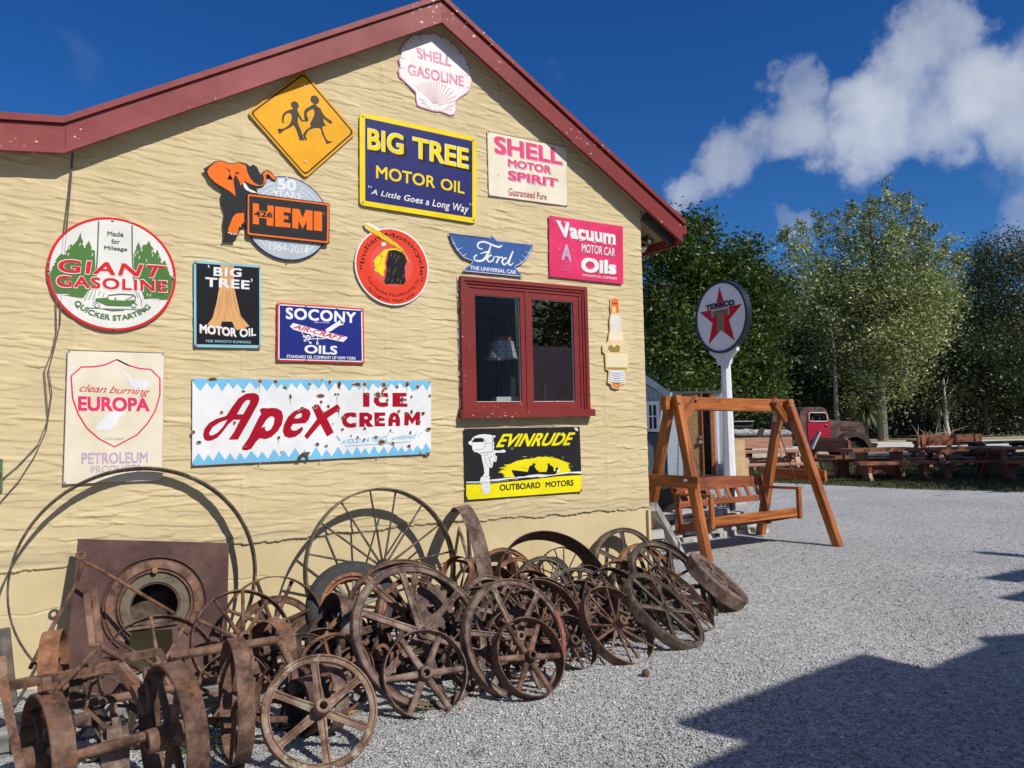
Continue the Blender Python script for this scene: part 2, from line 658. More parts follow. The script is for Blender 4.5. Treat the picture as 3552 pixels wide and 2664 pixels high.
GRAVEL = gravel_mat()
m = MB()
m.add([(-900, -900, 0), (900, -900, 0), (900, 900, 0), (-900, 900, 0)], [(0, 1, 2, 3)])
EARTH = pm('dry_paddock', (.42, .37, .22), .95, .25, .35, col2=(.5, .45, .3), detail=9, coord='Generated')
tag(m.build('ground', pm('paddock_earth', (.34, .29, .16), .95, .3, .2)), kind='structure')
m = MB()
m.add([(-40, -30, .004), (19.5, -30, .004), (17.3, 0.2, .004), (16.55, 2.8, .004), (15.8, 4.2, .004), (15.45, 6.2, .004), (14.9, 8.4, .004), (12.6, 9.5, .004), (12, 40, .004), (-40, 40, .004)],
      [(0, 1, 2, 3, 4, 5, 6, 7, 8, 9)])
tag(m.build('gravel_yard', GRAVEL), kind='structure')
rng = np.random.default_rng(7)
# loose stones lying on the yard where the camera can tell them apart
NS = 190000
dd = 1.9*np.exp(rng.random(NS)*math.log(17/1.9))
aa = rng.uniform(R(-6), R(72), NS)
sx, sy = dd*np.sin(aa), -5.69+dd*np.cos(aa)
edge_ = np.interp(sy, [-.5, 2.8, 4.2, 6.2, 8.4], [17.0, 16.3, 15.6, 15.2, 14.6])
kp = ~((sx < 4.8) & (sy > -.02)) & (sx < edge_)
sx, sy, dd = sx[kp], sy[kp], dd[kp]
n = len(sx)
size = np.minimum(rng.gamma(3.0, .0012, n)+.0018, .011)
base = np.array([(1, 0, 0), (0, 1, 0), (-1, 0, 0), (0, -1, 0), (0, 0, 1), (0, 0, -1)], float)
v = base[None]*rng.uniform(.55, 1.25, (n, 6, 1))+rng.normal(0, .22, (n, 6, 3))
v *= size[:, None, None]*np.stack([rng.uniform(.8, 1.4, n), rng.uniform(.8, 1.3, n), rng.uniform(.5, .9, n)], 1)[:, None, :]
v += np.stack([sx, sy, .005+size*.35], 1)[:, None, :]
fo = np.array([(0, 1, 4), (1, 2, 4), (2, 3, 4), (3, 0, 4), (1, 0, 5), (2, 1, 5), (3, 2, 5), (0, 3, 5)])
f = fo[None]+(np.arange(n)*6)[:, None, None]


def tone_mat(name, stops, rough=.9, trans=0.0, spec=.3):
    m = bpy.data.materials.new(name)
    m.use_nodes = True
    t = m.node_tree
    b = t.nodes['Principled BSDF']
    at = N(t, 'ShaderNodeAttribute', attribute_name='tone')
    rp = N(t, 'ShaderNodeValToRGB')
    e = rp.color_ramp.elements
    e[0].position, e[0].color = stops[0][0], (*stops[0][1], 1)
    e[1].position, e[1].color = stops[-1][0], (*stops[-1][1], 1)
    for p, c in stops[1:-1]:
        k = e.new(p)
        k.color = (*c, 1)
    t.links.new(at.outputs['Fac'], rp.inputs['Fac'])
    t.links.new(rp.outputs[0], b.inputs['Base Color'])
    b.inputs['Roughness'].default_value = rough
    b.inputs['Specular IOR Level'].default_value = spec
    if trans:
        tr = N(t, 'ShaderNodeBsdfTranslucent')
        t.links.new(rp.outputs[0], tr.inputs['Color'])
        ms = N(t, 'ShaderNodeMixShader')
        ms.inputs[0].default_value = trans
        t.links.new(b.outputs[0], ms.inputs[1])
        t.links.new(tr.outputs[0], ms.inputs[2])
        t.links.new(ms.outputs[0], t.nodes['Material Output'].inputs['Surface'])
    return m


STONE = tone_mat('loose_stone', [(0, (.21, .214, .212)), (.5, (.37, .374, .368)), (.94, (.51, .51, .50)), (1, (.68, .67, .65))])
tag(np_mesh('loose_gravel', v.reshape(-1, 3), f.reshape(-1, 3), STONE, tone=np.repeat(np.clip(rng.random(n)+.13*(np.sin(sx*1.7+np.sin(sy*1.3))*np.cos(sy*1.9-.6*sx)+np.sin(sx*.6+sy*.8+1)), 0, 1), 6)), kind='stuff')

# grass where the picnic tables stand
m = MB()
gp = [(17.3, -0.5), (16.6, 2.8), (15.85, 4.2), (15.5, 6.2), (14.95, 8.4), (12.7, 9.6), (12.1, 30), (33, 30), (38, -6), (22, -6)]
m.add([(x, y, .008) for x, y in gp], [tuple(range(len(gp)))])
GRASSG = pm('grass_ground', (.035, .045, .014), .95, .3, 1.3, col2=(.11, .095, .04), detail=9)
tag(m.build('lawn', GRASSG), kind='structure')
NB = 60000
gx, gy = rng.uniform(12.4, 26, NB), rng.uniform(0, 16, NB)
edge = np.interp(gy, [-.5, 2.8, 4.2, 6.2, 8.4, 9.6, 16], [17.3, 16.6, 15.85, 15.5, 14.95, 12.7, 12.4])
ok = gx > edge-.12+rng.normal(0, .1, NB)
gx, gy = gx[ok], gy[ok]
n = len(gx)
a = rng.uniform(0, 6.28, n)
hgt = rng.uniform(.03, .085, n)
lean = rng.normal(0, .02, (n, 2))
p0 = np.stack([gx+np.cos(a)*.012, gy+np.sin(a)*.012, np.full(n, .006)], 1)
p1 = np.stack([gx-np.cos(a)*.012, gy-np.sin(a)*.012, np.full(n, .006)], 1)
p2 = np.stack([gx+lean[:, 0], gy+lean[:, 1], hgt], 1)
GRASS = tone_mat('grass_blade', [(0, (.025, .045, .01)), (.7, (.06, .085, .02)), (1, (.17, .15, .065))], .8, .2)  # blade tones darkened, putting the lawn's shade into the colour
tag(np_mesh('grass', np.stack([p0, p1, p2], 1).reshape(-1, 3), np.arange(n*3).reshape(-1, 3), GRASS, tone=np.repeat(rng.random(n), 3)), kind='stuff')
# pale gravel road beyond the tables and the dry verge before it
m = MB()
fwd = Vector((.866*.95, -.5*.95, 0)).normalized()
nrmv = Vector((.5, .866, 0))


def strip(name, d0, d1, z, mat):
    m = MB()
    c0, c1 = Vector((0, -5.69, 0))+nrmv*d0, Vector((0, -5.69, 0))+nrmv*d1
    m.add([tuple(c0-fwd*80+Vector((0, 0, z))), tuple(c0+fwd*120+Vector((0, 0, z))), tuple(c1+fwd*120+Vector((0, 0, z))), tuple(c1-fwd*80+Vector((0, 0, z)))], [(0, 1, 2, 3)])
    return tag(m.build(name, mat), kind='structure')


strip('dry_verge', 31, 38, .014, pm('dry_grass', (.42, .38, .22), .95, .3, .6, col2=(.62, .58, .42), detail=9))
strip('road', 38, 47, .018, pm('pale_road', (.55, .53, .48), .95, .15, .8, detail=8))

# tussock hills behind the viewer and beyond the trees
def hills(name, cx, cy, rad0, rad1, a0, a1, hfun, mat):
    vs, fs = [], []
    na, nr = 90, 10
    for i in range(na+1):
        t = a0+(a1-a0)*i/na
        for k in range(nr+1):
            r = rad0+(rad1-rad0)*k/nr
            s = math.sin(math.pi/2*k/nr)
            vs.append((cx+r*math.cos(t), cy+r*math.sin(t), hfun(t)*s-.3))
    for i in range(na):
        for k in range(nr):
            o = i*(nr+1)+k
            fs.append((o, o+nr+1, o+nr+2, o+1))
    m = MB().add(vs, fs)
    return tag(m.build(name, mat, smooth=True), kind='structure')


TUSS = pm('tussock', (.30, .24, .13), .95, .3, .012, col2=(.42, .36, .22), detail=10)
hills('hills', 0, 0, 190, 420, R(195), R(345), lambda t: 60+9*math.sin(t*5)+5*math.sin(t*13+1)+8*math.sin(t*2.3), TUSS)
hills('far_hills', 0, 0, 150, 420, R(-20), R(75), lambda t: 15+3*math.sin(t*5)+2*math.sin(t*13+1), TUSS)

# ------------------------------------------------------------------ the building
WX0, WX1 = -1.6, 4.79          # gable wall from beyond the left edge of the photo to its right corner
APX, APZ = 2.60, 4.985         # underside of the roof at the ridge
SL = math.tan(R(30.0))
SR = math.tan(R(31.42))


def roofz(x):
    """underside of the barge boards along the gable"""
    if x >= APX:
        return APZ-(x-APX)*SR
    z = APZ-(APX-x)*SL
    zl = 3.447+(x+.1)*.11
    return max(z, zl) if x < -.1 else z


building = thing('shop_building', 'cream stuccoed gable building with dark red barge boards and window', 'building', (WX1, 0, 0))

WIN = (2.835, 4.045, 1.715, 2.80)          # rough opening in the wall: x0 x1 z0 z1
dx, dz = .0090, .0058
xs = np.arange(WX0, WX1+1e-6, dx)
xs[-1] = WX1
zs = np.arange(0, 5.15, dz)
X, Z = np.meshgrid(xs, zs, indexing='ij')
H = np.zeros_like(X)
rs = np.random.default_rng(3)
NST = 5200
order = rs.permutation(NST)
for q in range(NST):
    cx = rs.uniform(WX0-.2, WX1+.2)
    cz = rs.uniform(.55, 5.1)
    L = rs.uniform(.10, .30)*(1.3 if rs.random() < .2 else 1)
    wd = rs.uniform(.030, .060)
    t = (cx-WX0)/(WX1-WX0)
    slope = rs.normal(-.08*(1-t)*(1 if cz > 1.6 else .3)-.012, .05)
    curve = rs.normal(.12, .22)
    amp = rs.uniform(.0014, .0056)*(1 if rs.random() < .78 else 1.7)
    i0, i1 = int((cx-L-WX0)/dx), int((cx+L-WX0)/dx)+1
    k0, k1 = int((cz-wd-.09)/dz), int((cz+wd+.09)/dz)+1
    i0, k0 = max(i0, 0), max(k0, 0)
    i1, k1 = min(i1, len(xs)), min(k1, len(zs))
    if i1 <= i0 or k1 <= k0:
        continue
    x = X[i0:i1, k0:k1]-cx
    z = Z[i0:i1, k0:k1]-cz
    ph = rs.uniform(0, 6.28)
    zc = slope*x+curve*x*x+.003*np.sin(x*19+ph)+.0015*np.sin(x*47+ph*2)
    a_ = np.abs(x)/L
    wl_ = wd*np.sqrt(np.clip(1-a_**2.6, 0, 1))
    vv = (z-zc+wl_*.5)/np.maximum(wl_, 1e-4)
    inside = (a_ < 1) & (vv > 0) & (vv < 1)
    fade = np.clip((1-vv)/.45, 0, 1)*np.clip((1-a_)/.25, 0, 1)
    fade = fade*fade*(3-2*fade)
    prof = amp*(1-vv)**.55*(1-.35*a_*a_)+.0022*np.sin(x*7+ph)
    Hs = H[i0:i1, k0:k1]
    Hs[inside] = (Hs*(1-fade)+prof*fade)[inside]
fine = rs.normal(0, 1, X.shape)
for _ in range(3):
    fine = (fine+np.roll(fine, 1, 0)+np.roll(fine, -1, 0)+np.roll(fine, 1, 1)+np.roll(fine, -1, 1))/5
H += fine*.0005
for sx0 in (-.05, 1.02, 2.12, 3.2, 4.3):          # faint sheet joints under the plaster
    H += .0025*np.exp(-((X-sx0-.004*np.sin(Z*9))/.012)**2)
    H += .004*np.exp(-((X-sx0)/.03)**2)*np.clip(np.sin(Z*31+sx0*9)+np.sin(Z*17), 0, 1)
# ragged lower edge of the render over a smoother base course
led = np.interp(X, [-1.6, -.41, 1.34, 2.42, 2.89, 4.71, 4.8], [.73, .748, .792, .806, .798, .764, .76])
nx = np.cumsum(rs.normal(0, .0035, len(xs)))
nx -= np.convolve(nx, np.ones(61)/61, 'same')
led = led+np.clip(nx, -.012, .012)[:, None]+.002*np.sin(X*23)
lowp = Z < led
H = np.where(lowp, -.009+fine*.0005+.002*np.sin(X*3)*np.sin(Z*4), H+.004*np.clip(1-(Z-led)/.03, 0, 1))
crack = np.abs(Z-(.50+.03*np.sin(X*2.2)+.015*np.sin(X*7)+.006*np.sin(X*29))) < .0042
H = np.where(crack & lowp & (X < 1.2), H-.006, H)
Y = -H
# window opening and everything above the roof line go
rz = np.array([roofz(x)+.06 for x in xs])
zc_ = np.minimum(Z, rz[:, None])
vid = np.arange(X.size).reshape(X.shape)
q = np.stack([vid[:-1, :-1], vid[1:, :-1], vid[1:, 1:], vid[:-1, 1:]], -1)
xc, zcn = (X[:-1, :-1]+X[1:, 1:])/2, (Z[:-1, :-1]+Z[1:, 1:])/2
ok = ~((xc > WIN[0]) & (xc < WIN[1]) & (zcn > WIN[2]) & (zcn < WIN[3])) & (Z[:-1, :-1] < np.minimum(rz[:-1], rz[1:])[:, None])
STUCCO = pm('cream_stucco', (.585, .472, .268), .88, .07, 2.2, detail=9, bump=.12, bscale=60, col2=(.65, .535, .32), spec=.25)
t = STUCCO.node_tree
b_ = t.nodes['Principled BSDF']
src = b_.inputs['Base Color'].links[0].from_socket
ge = N(t, 'ShaderNodeNewGeometry')
mp_ = N(t, 'ShaderNodeMapping')
mp_.inputs['Scale'].default_value = (5, 1, .55)
t.links.new(ge.outputs['Position'], mp_.inputs[0])
ns = N(t, 'ShaderNodeTexNoise')
ns.inputs['Scale'].default_value = 1.6
ns.inputs['Detail'].default_value = 8
ns.inputs['Roughness'].default_value = .65
t.links.new(mp_.outputs[0], ns.inputs['Vector'])
r_ = N(t, 'ShaderNodeMapRange')
r_.inputs['From Min'].default_value, r_.inputs['From Max'].default_value = .48, .74
r_.inputs['To Max'].default_value = .15
t.links.new(ns.outputs['Fac'], r_.inputs['Value'])
sp_ = N(t, 'ShaderNodeSeparateXYZ')
t.links.new(ge.outputs['Position'], sp_.inputs[0])
zb_ = N(t, 'ShaderNodeMapRange')
zb_.inputs['From Min'].default_value, zb_.inputs['From Max'].default_value = .80, .93
zb_.inputs['To Min'].default_value, zb_.inputs['To Max'].default_value = 1.0, 0.0
t.links.new(sp_.outputs['Z'], zb_.inputs['Value'])
zc2 = N(t, 'ShaderNodeMapRange')
zc2.inputs['From Min'].default_value, zc2.inputs['From Max'].default_value = .755, .775
t.links.new(sp_.outputs['Z'], zc2.inputs['Value'])
n5 = N(t, 'ShaderNodeTexNoise')
n5.inputs['Scale'].default_value = 2.2
n5.inputs['Detail'].default_value = 6
t.links.new(ge.outputs['Position'], n5.inputs['Vector'])
pr = N(t, 'ShaderNodeMath', operation='MULTIPLY')
t.links.new(zb_.outputs[0], pr.inputs[0])
t.links.new(zc2.outputs[0], pr.inputs[1])
pr2 = N(t, 'ShaderNodeMath', operation='MULTIPLY')
t.links.new(pr.outputs[0], pr2.inputs[0])
t.links.new(n5.outputs['Fac'], pr2.inputs[1])
sm_ = N(t, 'ShaderNodeMath', operation='MULTIPLY_ADD')
sm_.inputs[1].default_value = .8
sm_.use_clamp = True
t.links.new(pr2.outputs[0], sm_.inputs[0])
t.links.new(r_.outputs[0], sm_.inputs[2])
mg = N(t, 'ShaderNodeMix', data_type='RGBA')
t.links.new(sm_.outputs[0], mg.inputs['Factor'])
t.links.new(src, mg.inputs['A'])
mg.inputs['B'].default_value = (.36, .31, .205, 1)
t.links.new(mg.outputs['Result'], b_.inputs['Base Color'])
o = np_mesh('stucco_wall', np.stack([X, Y, zc_], -1).reshape(-1, 3), q[ok].reshape(-1, 4), STUCCO, building, smooth=True)

# right flank of the building, its corner return and the room behind the window
m = MB()
m.box((WX1-.012, .012, 0), (WX1-.002, 9.5, 3.72))
m.box((WX1-.03, -.022, 0), (WX1-.001, .012, .75))
m.build('side_wall', STUCCO, building)
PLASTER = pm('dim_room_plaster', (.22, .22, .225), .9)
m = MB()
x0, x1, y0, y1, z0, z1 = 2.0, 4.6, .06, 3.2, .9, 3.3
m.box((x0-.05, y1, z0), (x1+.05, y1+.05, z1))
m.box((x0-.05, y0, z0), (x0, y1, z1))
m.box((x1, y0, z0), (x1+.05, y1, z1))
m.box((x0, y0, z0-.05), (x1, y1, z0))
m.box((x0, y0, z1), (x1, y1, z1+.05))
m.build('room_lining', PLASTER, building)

# roof and red barge boards
REDPAINT = pm('dark_red_paint', (.20, .026, .024), .5, .2, 3.0, spec=.25, detail=10, bump=.35, bscale=14, stretch=(.5, 1, 1), fleck=(.6, .45, .42))
REDPALE = pm('faded_red_paint', (.225, .038, .038), .5, .18, 2.5, spec=.2, detail=10, col2=(.33, .088, .085), bump=.35, bscale=14, stretch=(.6, 1, 1), fleck=(.65, .5, .48))
SOFFIT = pm('cream_soffit', (.40, .33, .20), .8, .1)
ROOFTIN = pm('roof_iron', (.22, .10, .09), .5, .2)
OV = .14


def board(name, xa, za, xb, zb, h, y0, y1, mat, name_base='barge_board'):
    m = MB()
    P = [(xa, za), (xb, zb), (xb, zb+h), (xa, za+h)]
    m.add([(x, y0, z) for x, z in P]+[(x, y1, z) for x, z in P],
          [(0, 1, 2, 3), (7, 6, 5, 4), (0, 4, 5, 1), (1, 5, 6, 2), (2, 6, 7, 3), (3, 7, 4, 0)])
    return m.build(name, mat, building)


RX = 5.213
zL = APZ-(APX-(-.1))*SL
bh = .19
board('barge_board', -.1, zL, APX-.001, APZ, bh, -OV, -OV+.035, REDPALE)
board('barge_board', APX+.001, APZ, RX, APZ-(RX-APX)*SR, bh, -OV, -OV+.035, REDPAINT)
board('barge_board', -1.7, zL-.18, -.102, zL-.006, bh-.004, -OV-.003, -OV+.034, REDPALE)
# a narrow cap board stands proud of the top of each
board('barge_cap', -.1, zL+bh+.002, APX-.001, APZ+bh+.002, .045, -OV-.022, -OV+.045, REDPALE)
board('barge_cap', APX+.001, APZ+bh+.002, RX+.03, APZ+bh+.002-(RX+.029-APX)*SR, .045, -OV-.022, -OV+.045, REDPAINT)
board('barge_cap', -1.7, zL-.18+bh-.002, -.102, zL-.004+bh, .045, -OV-.024, -OV+.043, REDPALE)
# roof slabs: cream boarding below, iron above
for nm, mt, o0, o1 in (('soffit', SOFFIT, .055, .085), ('roof', ROOFTIN, .1, .235)):
    m = MB()
    for xa, za, xb, zb in ((-.1, zL, APX, APZ), (APX, APZ, RX-.012, APZ-(RX-.012-APX)*SR), (-1.7, zL-.18, -.1, zL)):
        P = [(xa, za+o0), (xb, zb+o0), (xb, zb+o1), (xa, za+o1)]
        ya, yb = (-OV+.036, 9.6)
        m.add([(x, ya, z) for x, z in P]+[(x, yb, z) for x, z in P],
              [(0, 1, 2, 3), (7, 6, 5, 4), (0, 4, 5, 1), (1, 5, 6, 2), (2, 6, 7, 3), (3, 7, 4, 0)])
    m.build(nm, mt, building)
m = MB()
m.bar((WX1+.03, -.02, roofz(WX1+.03)+.01), (RX-.03, -.02, roofz(RX-.03)+.01), .045, .09)
m.build('verge_rafter', DARKWOOD, building)
m = MB()
zg = APZ-(RX-APX)*SR
m.box((RX-.004, -.11, zg+.10), (RX+.085, 9.4, zg+.185))
m.build('gutter', REDPAINT, building)
m = MB()
m.box((RX-.03, OV*-.6, zg-.02), (RX-.005, 9.4, zg+.1))
m.build('fascia', REDPAINT, building)

# window: moulded architrave, two casements, panes and sill
win = thing('window', None, None, (3.43, -.03, 1.7))
keep(win, building)
wx0, wx1, wz0, wz1 = 2.775, 4.085, 1.73, 2.868
m = MB()


def frame(m, x0, x1, z0, z1, t, y0, y1, bottom=True):
    m.box((x0, y0, z0), (x0+t, y1, z1))
    m.box((x1-t, y0, z0), (x1, y1, z1))
    m.box((x0+t, y0, z1-t), (x1-t, y1, z1))
    if bottom:
        m.box((x0+t, y0, z0), (x1-t, y1, z0+t))


frame(m, wx0, wx1, wz0, wz1, .034, -.052, .03, False)
frame(m, wx0+.034, wx1-.034, wz0, wz1-.034, .022, -.041, .03, False)
frame(m, wx0+.056, wx1-.056, wz0, wz1-.056, .03, -.030, .03, False)
m.build('architrave', REDPAINT, win)
ax0, ax1, az0, az1 = wx0+.087, wx1-.087, wz0+.002, wz1-.087
mid = (ax0+ax1)/2
GLASS = bpy.data.materials.new('window_glass')
GLASS.use_nodes = True
t = GLASS.node_tree
t.nodes.remove(t.nodes['Principled BSDF'])
fr = N(t, 'ShaderNodeLayerWeight')
fr.inputs['Blend'].default_value = .25
tr_ = N(t, 'ShaderNodeBsdfTransparent')
tr_.inputs['Color'].default_value = (.82, .86, .86, 1)
gl = N(t, 'ShaderNodeBsdfGlossy')
gl.inputs['Roughness'].default_value = .0
ms = N(t, 'ShaderNodeMixShader')
ma = N(t, 'ShaderNodeMath', operation='MULTIPLY_ADD')
ma.inputs[1].default_value = .5
ma.inputs[2].default_value = .17
t.links.new(fr.outputs['Facing'], ma.inputs[0])
t.links.new(ma.outputs[0], ms.inputs[0])
t.links.new(tr_.outputs[0], ms.inputs[1])
t.links.new(gl.outputs[0], ms.inputs[2])
t.links.new(ms.outputs[0], t.nodes['Material Output'].inputs['Surface'])
PUTTY = pm('white_putty', (.7, .7, .68), .8)
for xa, xb in ((ax0, mid-.003), (mid+.003, ax1)):
    m = MB()
    ti = .058
    frame(m, xa, xb, az0, az1, ti, -.022, .022)
    m.box((xa+ti, -.0225, az0+ti), (xb-ti, .0225, az0+ti+.012))
    cs_ = m.build('casement', REDPAINT, win)
    m = MB()
    frame(m, xa+ti-.002, xb-ti+.002, az0+ti+.010, az1-ti+.002, .006, -.006, .012)
    m.build('putty', PUTTY, cs_)
    m = MB()
    m.add([(xa+ti-.004, .002, az0+ti), (xb-ti+.004, .002, az0+ti), (xb-ti+.004, .002, az1-ti+.004), (xa+ti-.004, .002, az1-ti+.004)], [(0, 1, 2, 3)])
    m.build('pane', GLASS, cs_)
m = MB()
m.box((mid-.012, -.029, az0), (mid+.012, -.0225, az1))
m.build('meeting_bead', REDPAINT, win)
m = MB()
sx0, sx1 = 2.752, 4.115
m.add([(sx0, .02, 1.742), (sx1, .02, 1.742), (sx1, -.085, 1.726), (sx0, -.085, 1.726), (sx0, .02, 1.668), (sx1, .02, 1.668), (sx1, -.085, 1.664), (sx0, -.085, 1.664)],
      [(0, 3, 2, 1), (4, 5, 6, 7), (3, 7, 6, 2), (0, 4, 7, 3), (1, 2, 6, 5), (0, 1, 5, 4)])
m.build('sill', REDPAINT, win)

m = MB()
rp_ = random.Random(4)
for z_ in np.arange(1.75, 2.84, .045):
    if rp_.random() < .8:
        w__ = rp_.uniform(.006, .02)
        m.box((wx0-w__, -.012, z_), (wx0-.0005, .004, z_+rp_.uniform(.025, .044)))
for z_ in (1.76, 2.62, 2.68, 2.74):
    m.box((wx1+.0005, -.012, z_), (wx1+rp_.uniform(.006, .014), .004, z_+.035))
m.build('sealant', PUTTY, win)

# things seen through the glass
kw = crop(1560, 960, 520/1659)


def inroom(x, y, Y):
    return Vector(on_wall(kw(x, y), Y))


TIN = pm('galvanised_tin', (.66, .67, .67), .4, .1, 12, metal=.25)
p = inroom(575, 815, .35)
r0, r1 = (inroom(690, 720, .35)-inroom(455, 720, .35)).length/2, (inroom(708, 900, .35)-inroom(405, 900, .35)).length/2
zt, zb = inroom(570, 722, .35).z, inroom(560, 908, .35).z
ls = thing('lamp_shade', 'perforated galvanised bucket lamp shade hanging behind the left window pane', 'lamp', (p.x, .35, zb))
m = MB()
m.revolve([(r0, zt-zb), (r1, 0), (r1-.004, 0), (r0-.004, zt-zb)], 40)
m.revolve([(r1+.005, .008), (r1+.005, -.003), (r1-.003, -.003), (r1-.003, .008)], 40)
sh = m.build('shade', TIN, ls, True, matrix=Matrix.Translation((p.x, .35, zb)))
m = MB()
for row in range(4):
    t_ = .12+.25*row
    r_ = r1+(r0-r1)*t_+.0012
    for k in range(14):
        a_ = 2*math.pi*(k+.5*(row % 2))/14
        w_ = .011
        ca, sa = math.cos(a_), math.sin(a_)
        z_ = (zt-zb)*t_
        m.add([(r_*ca-w_*sa*-1, r_*sa-w_*ca, z_-.003), (r_*ca-w_*sa, r_*sa+w_*ca, z_-.003), (r_*ca-w_*sa, r_*sa+w_*ca, z_+.003), (r_*ca+w_*sa, r_*sa-w_*ca, z_+.003)], [(0, 1, 2, 3)])
m.build('slots', BLACK, sh, matrix=Matrix.Translation((p.x, .35, zb)))
m = MB()
m.revolve([(.0, zt-zb+.04), (r0*.8, zt-zb+.04), (r0*.8, zt-zb-.002), (0, zt-zb-.002)], 24, closed=False)
m.build('cap', pm('copper_cap', (.30, .13, .08), .5), ls, True, matrix=Matrix.Translation((p.x, .35, zb)))
m = MB()
m.tube([(p.x, .35, zt+.03), (p.x+.01, .35, zt+.25), (p.x, .35, 3.28)], .004, 6)
m.build('chain', BLACK, ls)
DARKP = pm('black_board', (.012, .012, .013), .6)
m = MB()
a_, b_ = inroom(575, 1110, .25), inroom(733, 1340, .25)
m.box((a_.x, .25, 1.70), (b_.x, .27, a_.z))
tag(m.build('chalkboard', DARKP), 'blank black board standing inside the left pane above a white box', 'board')
a_, b_ = inroom(1045, 1185, .3), inroom(1250, 1345, .3)
m = MB()
m.box((a_.x, .3, 1.70), (b_.x+.05, .32, a_.z))
tag(m.build('chalkboard', DARKP), 'wide black board standing inside the right window pane', 'board')
a_, b_ = inroom(495, 1330, .14), inroom(735, 1365, .14)
m = MB()
m.box((a_.x, .1, 1.735), (b_.x, .2, a_.z))
tag(m.build('box', pm('white_card', (.8, .8, .8), .6)), 'low white box lying on the inner sill of the left pane', 'box')
a_ = inroom(1230, 1365, .16)
m = MB()
m.revolve([(0, 0), (.075, 0), (.075, .012), (0, .012)], 32, closed=False)
tag(m.build('disc_sign', pm('white_disc', (.62, .63, .64), .6), matrix=Matrix.Translation((a_.x, .17, 1.75)) @ Matrix.Rotation(R(80), 4, 'X')), 'round pale disc propped at the bottom of the right pane', 'disc')
# dark window mullions of the far wall and a hanging tag, seen dimly
m = MB()
p0, p1 = inroom(1165, 800, .3), inroom(1250, 590, .3)
m.box((p0.x, .3, p0.z-.03), (p1.x+.005, .315, p1.z))
tg = m.build('hanging_plaque', pm('dull_red_plaque', (.16, .07, .055), .7))
tag(tg, 'long rounded reddish plaque hanging on a cord behind the right pane', 'plaque')
m = MB()
m.tube([(p1.x-.02, .307, p1.z), (p1.x+.01, .307, p1.z+.1), (p1.x+.012, .307, 3.28)], .003, 6)
m.build('cord', BLACK, tg)
m = MB()
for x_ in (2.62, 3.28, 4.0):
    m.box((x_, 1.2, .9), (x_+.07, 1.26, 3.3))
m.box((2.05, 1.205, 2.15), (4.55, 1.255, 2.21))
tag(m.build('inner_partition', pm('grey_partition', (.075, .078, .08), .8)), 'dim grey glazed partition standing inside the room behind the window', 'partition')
# floodlight pair under the eave
fl = thing('floodlight', 'twin round floodlight with clear lenses under the right eave', 'lamp', (4.85, .2, 3.3))
kf = crop(2200, 740, 300/2212)
c_ = Vector(on_wall(kf(455, 650), .2))
ax = Vector((.55, -.75, -.35)).normalized()
for k, (pt, ax) in enumerate(((c_, Vector((.15, -.93, -.25)).normalized()), (Vector(on_wall(kf(260, 930), .3)), Vector((.3, -.5, -.8)).normalized()))):
    q_ = ax.to_track_quat('Z', 'Y').to_matrix().to_4x4()
    q_.translation = pt
    m = MB()
    m.revolve([(.0, .012), (.03, .01), (.048, .002), (.054, -.012), (.05, -.02), (0, -.02)], 28, closed=False)
    m.build('lens', pm('lamp_lens', (.55, .57, .6), .06, .5, 30, metal=.9, bump=.6, bscale=40), fl, True, matrix=q_)
    m = MB()
    m.revolve([(.05, -.018), (.035, -.06), (.02, -.1), (0, -.1)], 24, closed=False)
    m.build('housing', BLACK, fl, True, matrix=q_)
m = MB()
m.box((4.795, .14, c_.z+.02), (4.87, .26, c_.z+.12))
m.tube([(4.83, .2, c_.z+.05), tuple(c_+Vector((-.02, .09, 0)))], .012, 8)
m.tube([(4.83, .2, c_.z+.05), (4.83, .26, c_.z-.15)], .012, 8)
m.build('bracket', BLACK, fl)
# loose cable on the wall at the left
m = MB()
ko = lambda x, y: (x*1.6058, y*1.6058)
def cpts(L):
    return [tuple(on_wall(ko(x, y), -.022)) for x, y in L]
m.tube(cpts([(156, 330), (150, 400), (138, 500), (128, 600), (121, 655), (122, 715), (112, 760), (96, 800), (100, 850), (104, 905), (82, 960), (40, 1005), (2, 1037)]), .0035, 6)
m.tube(cpts([(158, 330), (153, 400), (144, 500), (134, 600), (131, 660), (130, 700), (118, 750), (105, 800), (112, 850), (100, 930), (75, 985), (40, 1040), (0, 1085)]), .0035, 6)
tag(m.build('cable', pm('grey_cable', (.13, .11, .11), .6)), 'thin twin grey cable hanging loose down the wall over the left signs', 'cable')

# shed and an added shadow pole behind the viewer: they throw the shadow on the yard and show in the window glass
def caster(x, y, Yb):
    L = (y-Yb)/.9455
    return (x+.3256*L, L*math.tan(R(SUN_EL)))


Yb = -7.0
top = [caster(*p_, Yb) for p_ in ((2.45, -3.0), (2.9, -2.95), (2.74, -2.566), (4.593, -2.375), (4.66, -2.79), (5.45, -2.72), (5.582, -2.586), (5.95, -2.72))]
pts2 = [(3.95, 0)]+top+[(7.5, 0)]
shed = thing('shed', 'unpainted corrugated shed standing behind the viewer', 'shed', (5.5, -7.2, 0))
CORR = pm('corrugated_grey', (.32, .34, .37), .5, .12, 3, metal=.3)
CORRED = pm('corrugated_red', (.30, .09, .085), .6, .3, 5, col2=(.5, .36, .34), stretch=(3, .3, .3))
m = MB()
m.prism(pts2, lambda p_, d: (p_[0], Yb-d, p_[1]), .08)
m.build('front_wall', CORR, shed)
m = MB()
for x_ in np.arange(4.2, 7.3, .1):
    m.tube([(x_, Yb+.012, 0), (x_, Yb+.012, 3.7)], .016, 6)
m.build('cladding', CORR, shed)
red = thing('shed', 'low shed with a rusty red corrugated roof farther behind the viewer', 'shed', (13, -13, 0))
m = MB()
